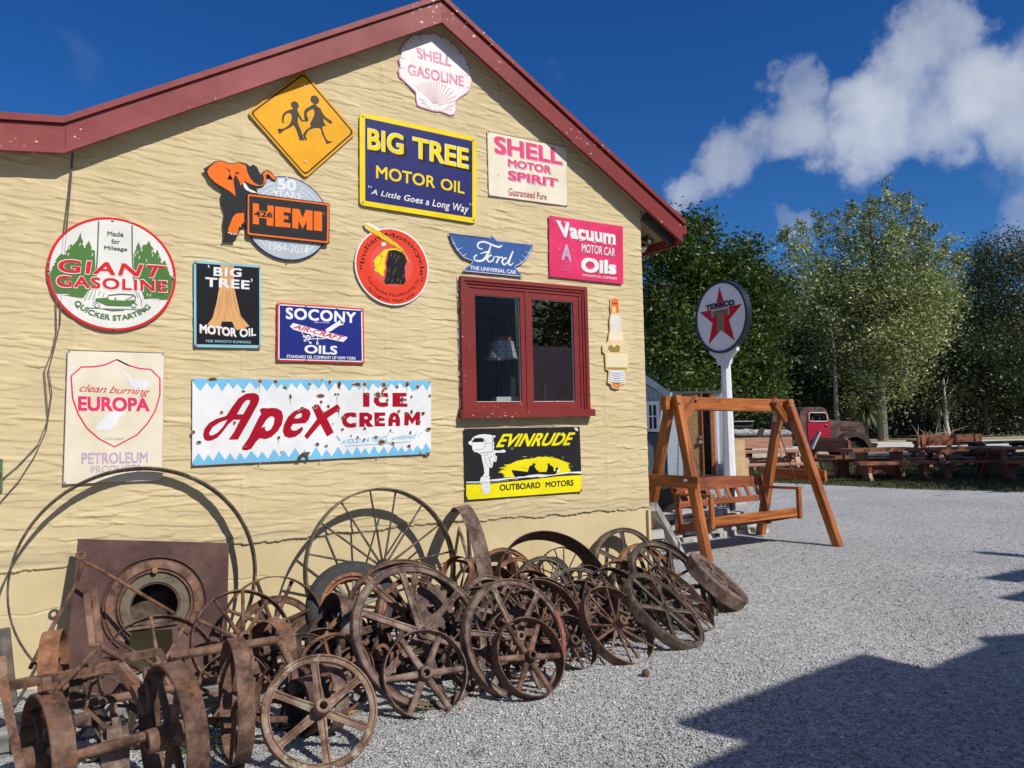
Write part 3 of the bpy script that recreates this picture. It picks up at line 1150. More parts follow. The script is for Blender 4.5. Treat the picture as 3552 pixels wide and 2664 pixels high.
m.box((8.2, -16, 0), (20, -13, 2.25))
m.build('wall', CORR, red)
m = MB()
nn = 160
for i in range(nn):
    x_ = 7.8+i*12.6/nn
    z_ = .02*(i % 2)
    x2 = 7.8+(i+1)*12.6/nn
    z2 = .02*((i+1) % 2)
    m.add([(x_, -12.6, 2.2+z_), (x2, -12.6, 2.2+z2), (x2, -15.5, 4.2+z2), (x_, -15.5, 4.2+z_)], [(0, 1, 2, 3)])
m.build('roof', CORRED, red)
pole = thing('shadow_pole', 'grey timber pole added behind the viewer, two crossarms casting shadow spikes', 'pole', (11.2, -7, 0))  # unseen pole added to cast two shadow spikes on the yard
m = MB()
m.tube([(11.2, -7, 0), (11.2, -7, 6)], [.13, .1], 12)
m.build('post', GREYWOOD, pole)
for x_, z_, t_ in ((9.5, 5.15, .2), (8.6, 4.68, .14)):
    m = MB()
    m.box((x_, -7.06, z_-t_/2), (12.8, -6.94, z_+t_/2))
    m.build('crossarm', GREYWOOD, pole)

# ------------------------------------------------------------------ signs on the wall
_tc = {}


def text_mesh(s, bold=0.0, shear=0.0, space=1.0):
    key = (s, bold, shear, space)
    if key in _tc:
        return _tc[key]
    cu = bpy.data.curves.new('letters', 'FONT')
    cu.body = s
    cu.size = 1.0
    cu.offset = bold
    cu.shear = shear
    cu.space_character = space
    cu.resolution_u = 4
    ob = bpy.data.objects.new('letters', cu)
    C.objects.link(ob)
    bpy.context.view_layer.update()
    me = bpy.data.meshes.new_from_object(ob.evaluated_get(bpy.context.evaluated_depsgraph_get()))
    vs = np.array([v_.co[:2] for v_ in me.vertices])
    fs = [tuple(p_.vertices) for p_ in me.polygons]
    bpy.data.objects.remove(ob)
    bpy.data.curves.remove(cu)
    bpy.data.meshes.remove(me)
    _tc[key] = (vs, fs)
    return vs, fs


def enamel(name, col, rough=.38, dirt=.10):
    return pm('enamel_'+name, col, rough, dirt, 3.5, detail=9, contrast=1.2, spec=.16)


def circ_pts(cx, cz, r, n=72, a0=0, a1=360):
    return [(cx+r*math.cos(R(a0+(a1-a0)*i/n)), cz+r*math.sin(R(a0+(a1-a0)*i/n))) for i in range(n if abs(a1-a0-360) < 1e-6 else n+1)]


def smooth_poly(pts, n=6):
    """closed Catmull-Rom outline"""
    P = [np.array(p_, float) for p_ in pts]
    o_ = []
    k = len(P)
    for i in range(k):
        a, b, c, d = P[i-1], P[i], P[(i+1) % k], P[(i+2) % k]
        for j in range(n):
            t_ = j/n
            o_.append(tuple(.5*((2*b)+(-a+c)*t_+(2*a-5*b+4*c-d)*t_*t_+(-a+3*b-3*c+d)*t_**3)))
    return o_


def smooth_line(pts, n=6):
    P = [np.array(p_, float) for p_ in pts]
    P = [2*P[0]-P[1]]+P+[2*P[-1]-P[-2]]
    o_ = []
    for i in range(1, len(P)-2):
        a, b, c, d = P[i-1], P[i], P[i+1], P[i+2]
        for j in range(n):
            t_ = j/n
            o_.append(tuple(.5*((2*b)+(-a+c)*t_+(2*a-5*b+4*c-d)*t_*t_+(-a+3*b-3*c+d)*t_**3)))
    o_.append(tuple(P[-2]))
    return o_


class Sign:
    def __init__(self, name, label, cr_, off=.024, cat='sign', group='old enamel signs on the cream wall', flat=None):
        self.k = cr_
        self.off = off
        self.n = 0
        self.base = .0008
        self.parts = {}
        self.root_args = (name, label, cat, group)
        self.flat = flat                      # optional mapping (u, v) -> 3D for signs not on the wall
        self.root = None

    def P(self, x, y):
        p_ = on_wall(self.k(x, y), -self.off)
        return (p_[0], p_[2])

    def to3(self, p_, extra=0.0):
        if self.flat:
            return self.flat(p_, extra)
        return (p_[0], -self.off-extra, p_[1])

    def layer(self):
        self.n += 1
        return self.base+.00005*self.n

    def mb(self, part, mat):
        key = (part, mat.name)
        if key not in self.parts:
            self.parts[key] = (MB(), mat)
        return self.parts[key][0]

    def plate(self, pts, mat, thick=.008, part='plate', px=True, holes=()):
        q_ = [self.P(*p_) for p_ in pts] if px else list(pts)
        hs = [[self.P(*p_) for p_ in h_] for h_ in holes] if px else holes
        c_ = np.mean(np.array(q_), 0)
        self.root = thing(*self.root_args[:3], loc=self.to3(c_), group=self.root_args[3])
        self.mb(part, mat).prism(q_, lambda p_, d: self.to3(p_, -d), thick, hs)

    def poly(self, part, mat, pts, holes=(), px=True, sm=0):
        if sm:
            pts = smooth_poly(pts, sm)
        e_ = self.layer()
        q_ = [self.P(*p_) for p_ in pts] if px else list(pts)
        hs = [[self.P(*p_) for p_ in h_] for h_ in holes] if px else [list(h_) for h_ in holes]
        loops = [q_]+hs
        tri = tessellate_polygon([[Vector((a, b, 0)) for a, b in l] for l in loops])
        flat = [p_ for l in loops for p_ in l]
        self.mb(part, mat).add([self.to3(p_, e_) for p_ in flat], [tuple(t_) for t_ in tri])

    def line(self, part, mat, pts, wd, px=True, sm=0, closed=False):
        """brush stroke of width wd (metres, or a list, thick and thin)"""
        if sm:
            pts = smooth_line(pts, sm)
        q_ = [np.array(self.P(*p_)) if px else np.array(p_) for p_ in pts]
        if closed:
            q_ = q_+[q_[0], q_[1]]
        ws = wd if isinstance(wd, (list, tuple)) else [wd, wd]
        ww = np.interp(np.linspace(0, 1, len(q_)), np.linspace(0, 1, len(ws)), ws)
        e_ = self.layer()
        vs, fs = [], []
        for i, p_ in enumerate(q_):
            d = q_[min(i+1, len(q_)-1)]-q_[max(i-1, 0)]
            d = d/(np.linalg.norm(d)+1e-9)
            nn = np.array([-d[1], d[0]])
            vs += [self.to3(p_+nn*ww[i]/2, e_), self.to3(p_-nn*ww[i]/2, e_)]
        for i in range(len(q_)-1):
            fs.append((2*i, 2*i+1, 2*i+3, 2*i+2))
        self.mb(part, mat).add(vs, fs)

    def disc(self, part, mat, c_, r, n=28, px=True, ring=None):
        c_ = self.P(*c_) if px else c_
        pts = circ_pts(c_[0], c_[1], r, n)
        self.poly(part, mat, pts, [circ_pts(c_[0], c_[1], ring, n)] if ring else (), px=False)

    def strokes(self, vs, bold):
        """heavier letters: the same glyphs laid again a hair to each side"""
        b_ = bold*.75
        lo, hi = vs.min(0)-abs(b_), vs.max(0)+abs(b_)
        for ox, oy in (((-b_, -b_), (b_, b_), (b_, -b_), (-b_, b_), (0, 0)) if bold > .004 else ((0, 0),)):
            yield (vs+np.array((ox, oy))-lo)/(hi-lo)

    def text(self, s, quad, mat, bold=.02, shear=0.0, space=1.0, part='lettering', shadow=None, sh=(.006, -.006)):
        """letters stretched over the four given corners (TL, TR, BR, BL)"""
        vs, fs = text_mesh(s, 0.0, shear, space)
        TL, TR, BR, BL = [np.array(self.P(*p_)) for p_ in quad]
        self.n += 1
        key = (part, self.n)
        for t_ in self.strokes(vs, bold):
            u, v_ = t_[:, :1], t_[:, 1:]
            q_ = (BL*(1-u)+BR*u)*(1-v_)+(TL*(1-u)+TR*u)*v_
            e_ = self.layer()
            self.mb(key, mat).add([self.to3(p_, e_) for p_ in q_], fs)

    def arc(self, s, c_, r, h, a0, a1, mat, bold=.02, space=1.0, inward=False, part='lettering'):
        """letters bent on a circle between two angles (degrees); inward = read along the bottom"""
        vs, fs = text_mesh(s, 0.0, 0.0, space)
        self.n += 1
        key = (part, self.n)
        for t_ in self.strokes(vs, bold):
            e_ = self.layer()
            o_ = []
            for u, v_ in t_:
                a_ = R(a0+(a1-a0)*u)
                rr = r-v_*h if inward else r+v_*h
                o_.append(self.to3((c_[0]+rr*math.cos(a_), c_[1]+rr*math.sin(a_)), e_))
            self.mb(key, mat).add(o_, fs)

    def screws(self, pts, r=.008):
        e_ = self.layer()
        for p_ in pts:
            c_ = self.P(*p_)
            q_ = circ_pts(c_[0], c_[1], r, 10)
            self.mb('screw', SCREW).prism(q_, lambda a, d: self.to3(a, e_-d+.003), .003)

    def chips(self, pts, seed, mat=None, halo=None):
        """flaked enamel showing rusted iron: list of (x, y, size metres, elongation)"""
        rr = random.Random(seed)
        for x, y, s, el in pts:
            c_ = self.P(x, y)
            for part, mt, k in ((('chip_edge', halo, 1.28),) if halo else ())+(('rust_chip', mat or CHIP, 1.0),):
                an = rr.uniform(0, 3)
                q_ = []
                st = rr.getstate()
                for i in range(13):
                    a_ = 2*math.pi*i/13
                    r_ = s*k*rr.uniform(.72, 1.2)
                    q_.append((c_[0]+r_*math.cos(a_)*(1 if el < 1 else el), c_[1]+r_*math.sin(a_)*(1/el if el < 1 else 1)))
                self.poly(part, mt, q_, px=False)

    def done(self):
        for (part, _), (m_, mat) in self.parts.items():
            if m_.v:
                m_.build(part if isinstance(part, str) else part[0], mat, self.root)
        return self.root


SCREW = pm('screw_head', (.35, .33, .3), .4, .3, 40, metal=.6)
CHIP = rust('chip_rust', (.04, .022, .018), (.075, .04, .03), (.11, .06, .045))
HALO = pm('rust_stain', (.55, .38, .25), .6, .3, 30)
E_WHITE = enamel('white', (.74, .75, .76))
E_OFFW = enamel('offwhite', (.72, .71, .66))
E_RED = enamel('red', (.62, .022, .03))
E_CRIM = enamel('crimson', (.36, .006, .022))
E_ORED = enamel('orange_red', (.72, .055, .025))
E_NAVY = enamel('navy', (.022, .024, .13))
E_NAVY2 = enamel('royal_navy', (.018, .026, .20))
E_BLUE = enamel('mid_blue', (.045, .11, .31))
E_SKY = enamel('sky_blue', (.18, .48, .72))
E_YEL = enamel('yellow', (.80, .60, .012))
E_LEM = enamel('lemon', (.80, .70, .012))
E_AMB = enamel('amber', (.76, .36, .006))
E_BLK = enamel('black', (.013, .013, .016))
E_CHAR = enamel('charcoal', (.022, .022, .025), .4)
E_BRN = enamel('sign_brown', (.055, .04, .022))
E_GRN = enamel('green', (.085, .19, .05))
E_DGRN = enamel('dark_green', (.10, .16, .10))
E_CREAM = pm('aged_cream', (.74, .66, .46), .5, .1, 4, col2=(.80, .74, .60), detail=10)
E_PALEW = pm('aged_white', (.72, .66, .64), .45, .1, 6, col2=(.80, .78, .76), detail=10)
E_PINK = pm('faded_pink', (.60, .10, .22), .5, .2, 14, col2=(.74, .36, .46), detail=10)
E_MAG = pm('magenta_red', (.66, .012, .10), .5, .1, 9, col2=(.74, .03, .16), detail=10)
E_MAG2 = pm('vivid_magenta', (.64, .01, .09), .4, .1, 3, col2=(.78, .035, .15), detail=10)
E_LIL = pm('faded_lilac', (.50, .36, .52), .5, .15, 12)
E_ORG = enamel('orange', (.82, .16, .012))
E_GREY = enamel('pale_grey', (.42, .47, .52))
E_GREYL = enamel('light_grey', (.68, .70, .73))
E_CYAN = enamel('pale_cyan', (.25, .50, .58))
E_BARK = enamel('tree_trunk', (.66, .36, .14))
E_BARKD = enamel('trunk_shade', (.45, .22, .14))
E_TAN = enamel('skin_yellow', (.80, .60, .02))
E_GOLD = pm('old_gold', (.22, .17, .07), .5, .15)

rect = lambda x0, y0, x1, y1: [(x0, y0), (x1, y0), (x1, y1), (x0, y1)]

# 1 round forest sign ------------------------------------------------
k = crop(100, 700, 600/1991)
s = Sign('round_sign', 'round white sign with red rim, green firs and a green touring car', k)
c0, rr0 = (.184, 2.6745), .3855
s.plate(circ_pts(*c0, rr0, 80), E_RED, px=False, part='rim')
s.disc('face', E_OFFW, c0, rr0-.017, 72, px=False)
inside = lambda pts: pts
def arcseg(a0, a1, r=rr0-.018, n=14):
    return [(c0[0]+r*math.cos(R(a0+(a1-a0)*i/n)), c0[1]+r*math.sin(R(a0+(a1-a0)*i/n))) for i in range(n+1)]
left = [(270, 770), (262, 760), (300, 720), (285, 710), (320, 690), (300, 680), (330, 640), (370, 598), (410, 612), (440, 590), (415, 580), (455, 540), (450, 530), (485, 485), (505, 505), (560, 440), (598, 352), (605, 410), (632, 480), (612, 475), (640, 530), (660, 535), (645, 515), (695, 446), (705, 480), (728, 538), (712, 535), (730, 555), (762, 560)]
pl = [s.P(*q_) for q_ in left]+[s.P(770, 1000), s.P(690, 1015), s.P(625, 1112), s.P(560, 1105), s.P(470, 1090), s.P(310, 1060)]+arcseg(201, 184)
s.poly('trees', E_GRN, pl, px=False)
right = [(1205, 600), (1225, 580), (1217, 575), (1238, 540), (1228, 538), (1262, 462), (1285, 520), (1290, 530), (1325, 488), (1348, 500), (1384, 448), (1410, 510), (1447, 548), (1425, 545), (1450, 595), (1460, 590), (1478, 545), (1500, 600), (1530, 682), (1512, 680), (1530, 712), (1563, 668), (1590, 735), (1605, 775), (1595, 778), (1620, 820), (1610, 822), (1640, 865)]
pr = [s.P(*q_) for q_ in right]+arcseg(2, -25)+[s.P(1600, 1130), s.P(1500, 1132), s.P(1400, 1115), s.P(1330, 1125), s.P(1300, 1030), s.P(1270, 890), s.P(1215, 890)]
s.poly('trees', E_GRN, pr, px=False)
s.line('tree_outline', E_DGRN, [(803, 222), (790, 600), (770, 900)], .009)
s.line('tree_outline', E_DGRN, [(1188, 268), (1190, 600), (1205, 880), (1230, 1000)], .009)
for a_, b_ in (((700, 1010), (640, 1140)), ((740, 1010), (690, 1130)), ((770, 1020), (740, 1140)), ((1230, 1040), (1260, 1110)), ((1255, 1040), (1300, 1150)), ((1300, 1130), (1290, 1190)), ((820, 1030), (800, 1080)), ((870, 1050), (850, 1100))):
    s.line('tree_outline', E_DGRN, [a_, b_], .004)
for x, y in ((590, 490), (470, 530), (455, 605), (732, 610), (1295, 535), (1225, 615), (1250, 580), (1272, 640), (1355, 675), (1420, 575), (1425, 615), (1495, 630), (1300, 560), (1365, 1070), (1400, 1075)):
    s.line('snow', E_OFFW, [(x+6, y-16), (x-6, y+16)], .0045)
for x0_, x1_, y_ in ((310, 460, 1068), (1410, 1500, 1122)):
    s.line('snow', E_OFFW, [(x0_, y_), (x1_, y_)], .006)
def lab(t_, q_, bold=.05):
    s.text(t_, q_, E_OFFW, bold+.052, part='letter_edge')
def text2(t_, q_, bold):
    TL, TR, BR, BL = q_
    g = 9
    s.text(t_, [(TL[0]-g, TL[1]-g), (TR[0]+g, TR[1]-g), (BR[0]+g, BR[1]+g), (BL[0]-g, BL[1]+g)], E_OFFW, bold+.022, part='letter_edge', space=1.12)
    s.text(t_, q_, E_RED, bold, space=1.12)
text2('GIANT', [(338, 660), (1585, 738), (1510, 878), (338, 812)], .03)
text2('GASOLINE', [(318, 845), (1592, 912), (1590, 1042), (318, 978)], .032)
s.text('Made', [(905, 338), (1090, 350), (1090, 405), (905, 393)], E_DGRN, .02)
s.text('for', [(952, 428), (1048, 436), (1048, 486), (952, 480)], E_DGRN, .02)
s.text('Mileage', [(868, 505), (1133, 525), (1133, 582), (868, 560)], E_DGRN, .02)
s.arc('QUICKER STARTING', c0, .322, .043, 222.5, 317, E_GRN, .03, inward=True)
s.poly('car', E_GRN, [(770, 1112), (905, 1105), (930, 1130), (1100, 1138), (1225, 1130), (1225, 1175), (1160, 1195), (900, 1192), (800, 1150), (770, 1145)])
s.line('car', E_DGRN, [(900, 1108), (920, 1075), (1060, 1062), (1200, 1070), (1230, 1095), (1222, 1140)], .006)
s.line('car', E_DGRN, [(1110, 1135), (1205, 1085)], .004)
s.disc('car', E_DGRN, (997, 1112), .006)
for x in (788, 1207):
    s.disc('car', E_DGRN, (x, 1195), .0165)
    s.disc('wheel_face', E_OFFW, (x, 1195), .0115)
    s.disc('car', E_DGRN, (x, 1195), .0035)
s.line('car', E_DGRN, [(735, 1190), (750, 1155), (800, 1145), (900, 1190), (1160, 1200), (1205, 1160), (1250, 1185)], .004)
s.line('car', E_DGRN, [(650, 1218), (900, 1232), (1360, 1240)], .004)
s.line('car', E_DGRN, [(860, 1230), (960, 1252), (1100, 1245)], .006)
s.screws([(967, 214), (232, 785), (1668, 880), (983, 1460)])
s.chips([(1175, 238, .006, 2), (222, 700, .005, .6), (230, 830, .006, .6)], 5, SCREW)
s.done()

# 2 shield sign -----------------------------------------------------
k = crop(100, 850, 1200/2212)
s = Sign('shield_sign', 'tall pale cream sign with a red shield outline and white island map', k)
s.plate([(250, 672), (867, 690), (854, 1503), (222, 1528)], E_CREAM)
sh_ = [(562, 732), (640, 770), (710, 790), (780, 795), (838, 852), (838, 960), (808, 1060), (760, 1140), (690, 1215), (548, 1290), (450, 1240), (370, 1170), (315, 1080), (280, 980), (270, 838), (335, 780), (420, 778), (490, 765)]
s.line('shield_outline', E_MAG, sh_, .0095, closed=True)
nz1 = [(583, 785), (600, 800), (640, 830), (668, 862), (690, 850), (712, 872), (772, 870), (765, 905), (700, 945), (690, 925), (655, 905), (640, 860), (610, 825)]
nz2 = [(615, 1072), (560, 1062), (520, 1072), (480, 1110), (440, 1145), (425, 1180), (480, 1186), (520, 1185), (555, 1150), (575, 1110), (610, 1085)]
nz3 = [(640, 1000), (670, 990), (690, 940), (650, 960)]
s.poly('map', E_WHITE, nz1)
s.poly('map', E_WHITE, nz2)
s.poly('map', E_WHITE, [(475, 1205), (492, 1210), (480, 1222)])
script = enamel('script_red', (.62, .02, .07))
def hand(pts, wd, mat=None, part='lettering'):
    s.line(part, mat or script, pts, wd, sm=4)
s.text('clean burning', [(322, 888), (778, 916), (772, 975), (322, 952)], script, -.004, .45, .92)
s.text('EUROPA', [(315, 965), (770, 978), (772, 1065), (315, 1060)], E_MAG, .045)
s.text('LOCAL AGENT', [(485, 1228), (606, 1234), (606, 1247), (485, 1245)], E_LIL, .01)
s.text('PETROLEUM', [(338, 1328), (760, 1322), (760, 1392), (338, 1400)], E_LIL, .022)
s.text('PRODUCTS.', [(398, 1412), (725, 1402), (722, 1447), (398, 1457)], E_LIL, .0)
s.line('edge_wear', E_LIL, [(250, 672), (867, 690), (854, 1503), (222, 1528)], .004, closed=True)
s.screws([(258, 680), (855, 700), (232, 1518), (845, 1497)], .005)
s.done()

# 3 children crossing diamond --------------------------------------
k = crop(650, 200, 650/1438)
s = Sign('road_sign', 'amber diamond road sign with two running children in black', k)
def rounded(pts, f=.06):
    o_ = []
    n_ = len(pts)
    for i in range(n_):
        p_, a, b = np.array(pts[i]), np.array(pts[i-1]), np.array(pts[(i+1) % n_])
        s0, s1 = p_+(a-p_)*f, p_+(b-p_)*f
        for t_ in np.linspace(0, 1, 6):
            o_.append(tuple((1-t_)**2*s0+2*t_*(1-t_)*p_+t_*t_*s1))
    return o_
dia = [(890, 100), (1298, 578), (905, 925), (462, 420)]
s.plate(rounded(dia), E_AMB)
cc = np.mean(np.array(dia), 0)
sc = lambda f: [tuple(cc+(np.array(p_)-cc)*f) for p_ in dia]
s.poly('border', E_BRN, rounded(sc(.955)), [rounded(sc(.915))[::-1]])
boy = [(815, 392), (840, 392), (848, 410), (862, 440), (885, 478), (905, 480), (908, 488), (880, 490), (862, 470), (850, 455), (848, 500), (868, 550), (895, 625), (903, 632), (862, 635), (858, 622), (838, 560), (815, 520), (790, 535), (740, 560), (712, 585), (700, 575), (695, 545), (735, 545), (780, 515), (800, 470), (795, 432), (770, 425), (745, 450), (738, 490), (748, 500), (730, 500), (725, 470), (735, 430), (765, 408)]
s.poly('emblem', E_BRN, boy, sm=3)
s.disc('emblem', E_BRN, (825, 365), .030)
girl = [(965, 360), (985, 360), (1000, 378), (1018, 388), (1035, 420), (1060, 455), (1110, 490), (1100, 508), (1080, 495), (1045, 470), (1050, 500), (1062, 525), (1035, 530), (1050, 590), (1075, 635), (1112, 645), (1068, 662), (1060, 640), (1035, 590), (1020, 545), (985, 540), (960, 545), (930, 560), (908, 600), (918, 630), (905, 633), (890, 600), (890, 585), (912, 555), (945, 530), (942, 505), (965, 460), (975, 420), (965, 395), (940, 405), (915, 430), (928, 470), (925, 488), (905, 488), (898, 465), (898, 405), (940, 375)]
s.poly('emblem', E_BRN, girl, sm=3)
s.disc('emblem', E_BRN, (978, 324), .034)
s.screws([(893, 210), (905, 798)], .011)
s.done()

# 4 elephant sign ---------------------------------------------------
s = Sign('elephant_sign', 'cut out sign of an orange and black elephant beside a grey disc', k)
ec, er = s.P(770, 1235), None
a_, b_ = s.P(760, 912), s.P(775, 1556)
er = (a_[1]-b_[1])/2
ec = ((a_[0]+b_[0])/2, (a_[1]+b_[1])/2)
s.plate(circ_pts(*ec, er, 64), E_NAVY, px=False, part='disc_rim')
s.disc('disc', E_GREY, ec, er-.008, 64, px=False)
for f_ in (.86, .76, .67):
    for a0, a1 in ((20, 68), (112, 160), (200, 236), (304, 340)):
        s.line('disc_ring', E_GREYL, circ_pts(*ec, er*f_, 20, a0, a1), .0055, px=False)
s.text('50', [(690, 928), (835, 938), (835, 1028), (690, 1012)], E_GREYL, .05)
s.text('YEARS', [(652, 1015), (870, 1040), (870, 1090), (660, 1066)], E_GREYL, .03)
s.text('1964-2014', [(632, 1412), (925, 1455), (925, 1512), (625, 1475)], E_GREYL, .015)
body = [(122, 855), (160, 835), (205, 800), (260, 792), (330, 815), (400, 805), (450, 815), (480, 840), (500, 822), (530, 840), (560, 900), (575, 880), (610, 862), (640, 880), (660, 905), (685, 930), (675, 948), (640, 935), (620, 905), (600, 905), (605, 950), (580, 990), (545, 998), (520, 985), (540, 1040), (450, 1055), (450, 1290), (405, 1290), (400, 1330), (385, 1370), (362, 1385), (362, 1412), (270, 1410), (285, 1350), (275, 1270), (290, 1180), (265, 1110), (262, 1040), (275, 1015), (215, 975), (170, 935), (155, 900), (140, 885)]
q_ = [s.P(*p_) for p_ in body]
s.mb('elephant_body', E_CHAR).prism(q_, lambda p_, d: s.to3(p_, .012-d), .012)
s.base = .0126
s.poly('elephant_head', E_ORG, [(150, 880), (165, 850), (210, 808), (258, 798), (330, 822), (395, 812), (445, 830), (460, 890), (480, 930), (510, 965), (550, 985), (580, 975), (585, 930), (575, 895), (605, 870), (635, 888), (680, 932), (670, 943), (645, 930), (618, 895), (598, 905), (604, 945), (575, 985), (540, 990), (500, 980), (462, 965), (440, 950), (425, 970), (405, 985), (395, 950), (380, 925), (365, 900), (350, 940), (368, 1068), (330, 1035), (300, 1015), (215, 965), (178, 930), (160, 905)])
s.poly('ear_shade', E_CHAR, [(290, 846), (325, 870), (322, 895), (345, 940), (330, 905), (305, 940), (325, 890)])
s.poly('eye', E_CHAR, [(362, 880), (400, 888), (385, 900), (368, 895)])
s.poly('tusk', E_WHITE, [(425, 965), (440, 965), (470, 1010), (540, 1042), (495, 1040), (450, 1020), (432, 1000)])
s.poly('foot', E_ORG, [(345, 1230), (370, 1200), (432, 1195), (432, 1265), (395, 1300), (385, 1350), (320, 1355), (310, 1320)])
for x, y in ((315, 1345), (335, 1355), (355, 1358), (373, 1358)):
    s.disc('toenail', E_WHITE, (x, y), .0055)
q_ = [s.P(*p_) for p_ in rounded([(455, 1040), (1088, 1122), (1085, 1438), (450, 1370)], .04)]
s.mb('name_panel', E_CHAR).prism(q_, lambda p_, d: s.to3(p_, .017-d), .012)
s.base = .0176
s.poly('panel_border', E_ORG, rounded([(460, 1052), (1082, 1128), (1078, 1428), (458, 1362)], .03), [rounded([(470, 1066), (1068, 1138), (1065, 1414), (470, 1350)], .03)[::-1]])
def hemi(pts):
    s.poly('lettering', E_ORG, pts)
hemi([(498, 1120), (545, 1128), (545, 1180), (610, 1186), (610, 1138), (658, 1142), (655, 1298), (603, 1292), (604, 1240), (545, 1234), (545, 1286), (498, 1280)])
hemi([(668, 1146), (788, 1160), (788, 1198), (735, 1190), (735, 1215), (770, 1220), (770, 1248), (735, 1244), (735, 1268), (785, 1276), (785, 1310), (668, 1300)])
hemi([(800, 1162), (855, 1168), (878, 1235), (905, 1172), (955, 1180), (955, 1330), (910, 1326), (910, 1260), (878, 1320), (848, 1255), (845, 1318), (800, 1312)])
hemi([(965, 1182), (1028, 1188), (1028, 1337), (965, 1330)])
s.text('426', [(508, 1180), (652, 1192), (650, 1235), (506, 1225)], E_CHAR, .05)
s.disc('lettering', E_ORG, (1043, 1202), .0075, ring=.0055)
s.screws([(760, 920), (778, 1543), (402, 1298)], .007)
s.done()

# 5 blue and yellow sign --------------------------------------------
k = crop(1200, 50, 800/1770)
s = Sign('oil_sign', 'large dark blue sign with yellow border and yellow block letters', k)
s.plate(rounded([(105, 752), (1002, 945), (1000, 1605), (107, 1462)], .045), E_YEL)
s.poly('face', E_NAVY, [(147, 795), (970, 972), (970, 1560), (148, 1430)])
SHB = E_BLK
def bt(t_, q_):
    s.text(t_, [(x+24, y+20) for x, y in q_], SHB, .03, part='letter_shade')
    s.text(t_, [(x+13, y+11) for x, y in q_], SHB, .03, part='letter_shade')
    s.text(t_, [(x-4, y-4) for x, y in q_], E_OFFW, .042, part='letter_edge')
    s.text(t_, q_, E_YEL, .028)
bt('BIG', [(168, 872), (443, 925), (443, 1082), (168, 1038)])
bt('TREE', [(512, 940), (942, 1035), (942, 1190), (512, 1100)])
s.text('MOTOR', [(230, 1158), (685, 1245), (682, 1335), (230, 1258)], E_YEL, .02)
s.text('OIL', [(727, 1255), (908, 1290), (908, 1380), (725, 1342)], E_YEL, .02)
s.text('A Little Goes a Long Way', [(192, 1340), (940, 1465), (940, 1545), (190, 1392)], E_OFFW, .018, .25, 1.05)
for x, y in ((170, 1322), (188, 1325), (948, 1458), (965, 1460)):
    s.line('lettering', E_OFFW, [(x, y-8), (x+4, y+8)], .006)
s.screws([(135, 775), (980, 962), (133, 1437), (982, 1575)], .0085)
s.done()

# 6 scallop sign ------------------------------------------------------
s = Sign('scallop_sign', 'white scallop shell shaped sign under the gable peak with faded pink letters', k, off=.014)
ol = [(535, 600), (480, 545), (410, 480), (400, 430), (415, 395), (402, 345), (425, 300), (412, 270), (445, 225), (475, 185), (500, 162), (530, 150), (560, 152), (590, 145), (622, 150), (660, 142), (695, 150), (722, 165), (760, 172), (795, 200), (825, 225), (850, 252), (872, 285), (905, 310), (922, 345), (940, 385), (952, 425), (965, 455), (962, 490), (970, 515), (960, 545), (955, 580), (930, 605), (880, 635), (845, 665), (842, 745), (835, 770), (805, 778), (760, 762), (720, 745), (690, 748), (640, 735), (580, 715), (548, 700), (538, 660)]
s.plate(ol, E_PINK, thick=.006)
oc = np.mean(np.array(ol), 0)
s.poly('face', E_PALEW, [tuple(oc+(np.array(p_)-oc)*.972) for p_ in ol])
s.text('SHELL', [(535, 250), (815, 320), (805, 405), (555, 340)], E_PINK, .045)
s.text('GASOLINE', [(470, 378), (905, 475), (905, 558), (475, 465)], E_PINK, .035)
hubx = (693, 705)
for i in range(15):
    a_ = R(215-5+(-115+10-0)*i/14) if False else None
for x, y in ((540, 555), (558, 540), (580, 530), (603, 525), (627, 522), (650, 520), (673, 520), (697, 522), (718, 525), (742, 535), (768, 548), (795, 565), (822, 590), (845, 625), (850, 660)):
    p_ = np.array((x, y), float)
    q_ = np.array(hubx)+(p_-np.array(hubx))*.12
    s.line('rib', E_PINK, [tuple(p_), tuple(q_)], [.0065, .0022])
for a_, b_ in (((560, 640), (640, 720)), ((570, 680), (610, 690)), ((580, 655), (620, 668)), ((830, 690), (740, 740)), ((820, 705), (770, 712)), ((815, 735), (770, 730))):
    s.line('rib', E_PINK, [a_, b_], .0035)
for i, (x, y) in enumerate(((445, 245), (475, 188), (500, 165), (560, 152), (640, 148), (735, 165), (808, 212), (885, 295), (938, 385), (960, 470), (955, 570), (418, 330), (415, 410))):
    p_ = np.array((x, y), float)
    s.line('rib', E_BRN if 1 < i < 9 else E_PINK, [tuple(p_), tuple(p_+(oc-p_)*.16)], [.006, .001])
s.disc('hub', E_PALEW, (690, 722), .014)
s.screws([(690, 740), (660, 152)], .005)
s.done()

# 7 cream magenta sign -------------------------------------------------
s = Sign('spirit_sign', 'square cream sign with magenta block letters below the right barge board', k, off=.015)
s.plate([(1085, 895), (1692, 1020), (1702, 1470), (1098, 1388)], E_CREAM)
def sp(t_, q_, b=.04):
    s.text(t_, [(x+8, y+9) for x, y in q_], E_LIL, b, part='letter_shade')
    s.text(t_, q_, E_MAG, b)
sp('SHELL', [(1135, 928), (1655, 1035), (1660, 1158), (1140, 1065)], .042)
sp('MOTOR', [(1243, 1108), (1575, 1165), (1572, 1225), (1243, 1165)], .035)
sp('SPIRIT', [(1243, 1195), (1625, 1262), (1622, 1325), (1243, 1268)], .04)
s.text('Guaranteed Pure', [(1248, 1330), (1540, 1375), (1540, 1425), (1248, 1388)], pm('wine', (.40, .06, .09), .5), .012)
s.line('edge_wear', E_LIL, [(1085, 895), (1692, 1020), (1702, 1470), (1098, 1388)], .0035, closed=True)
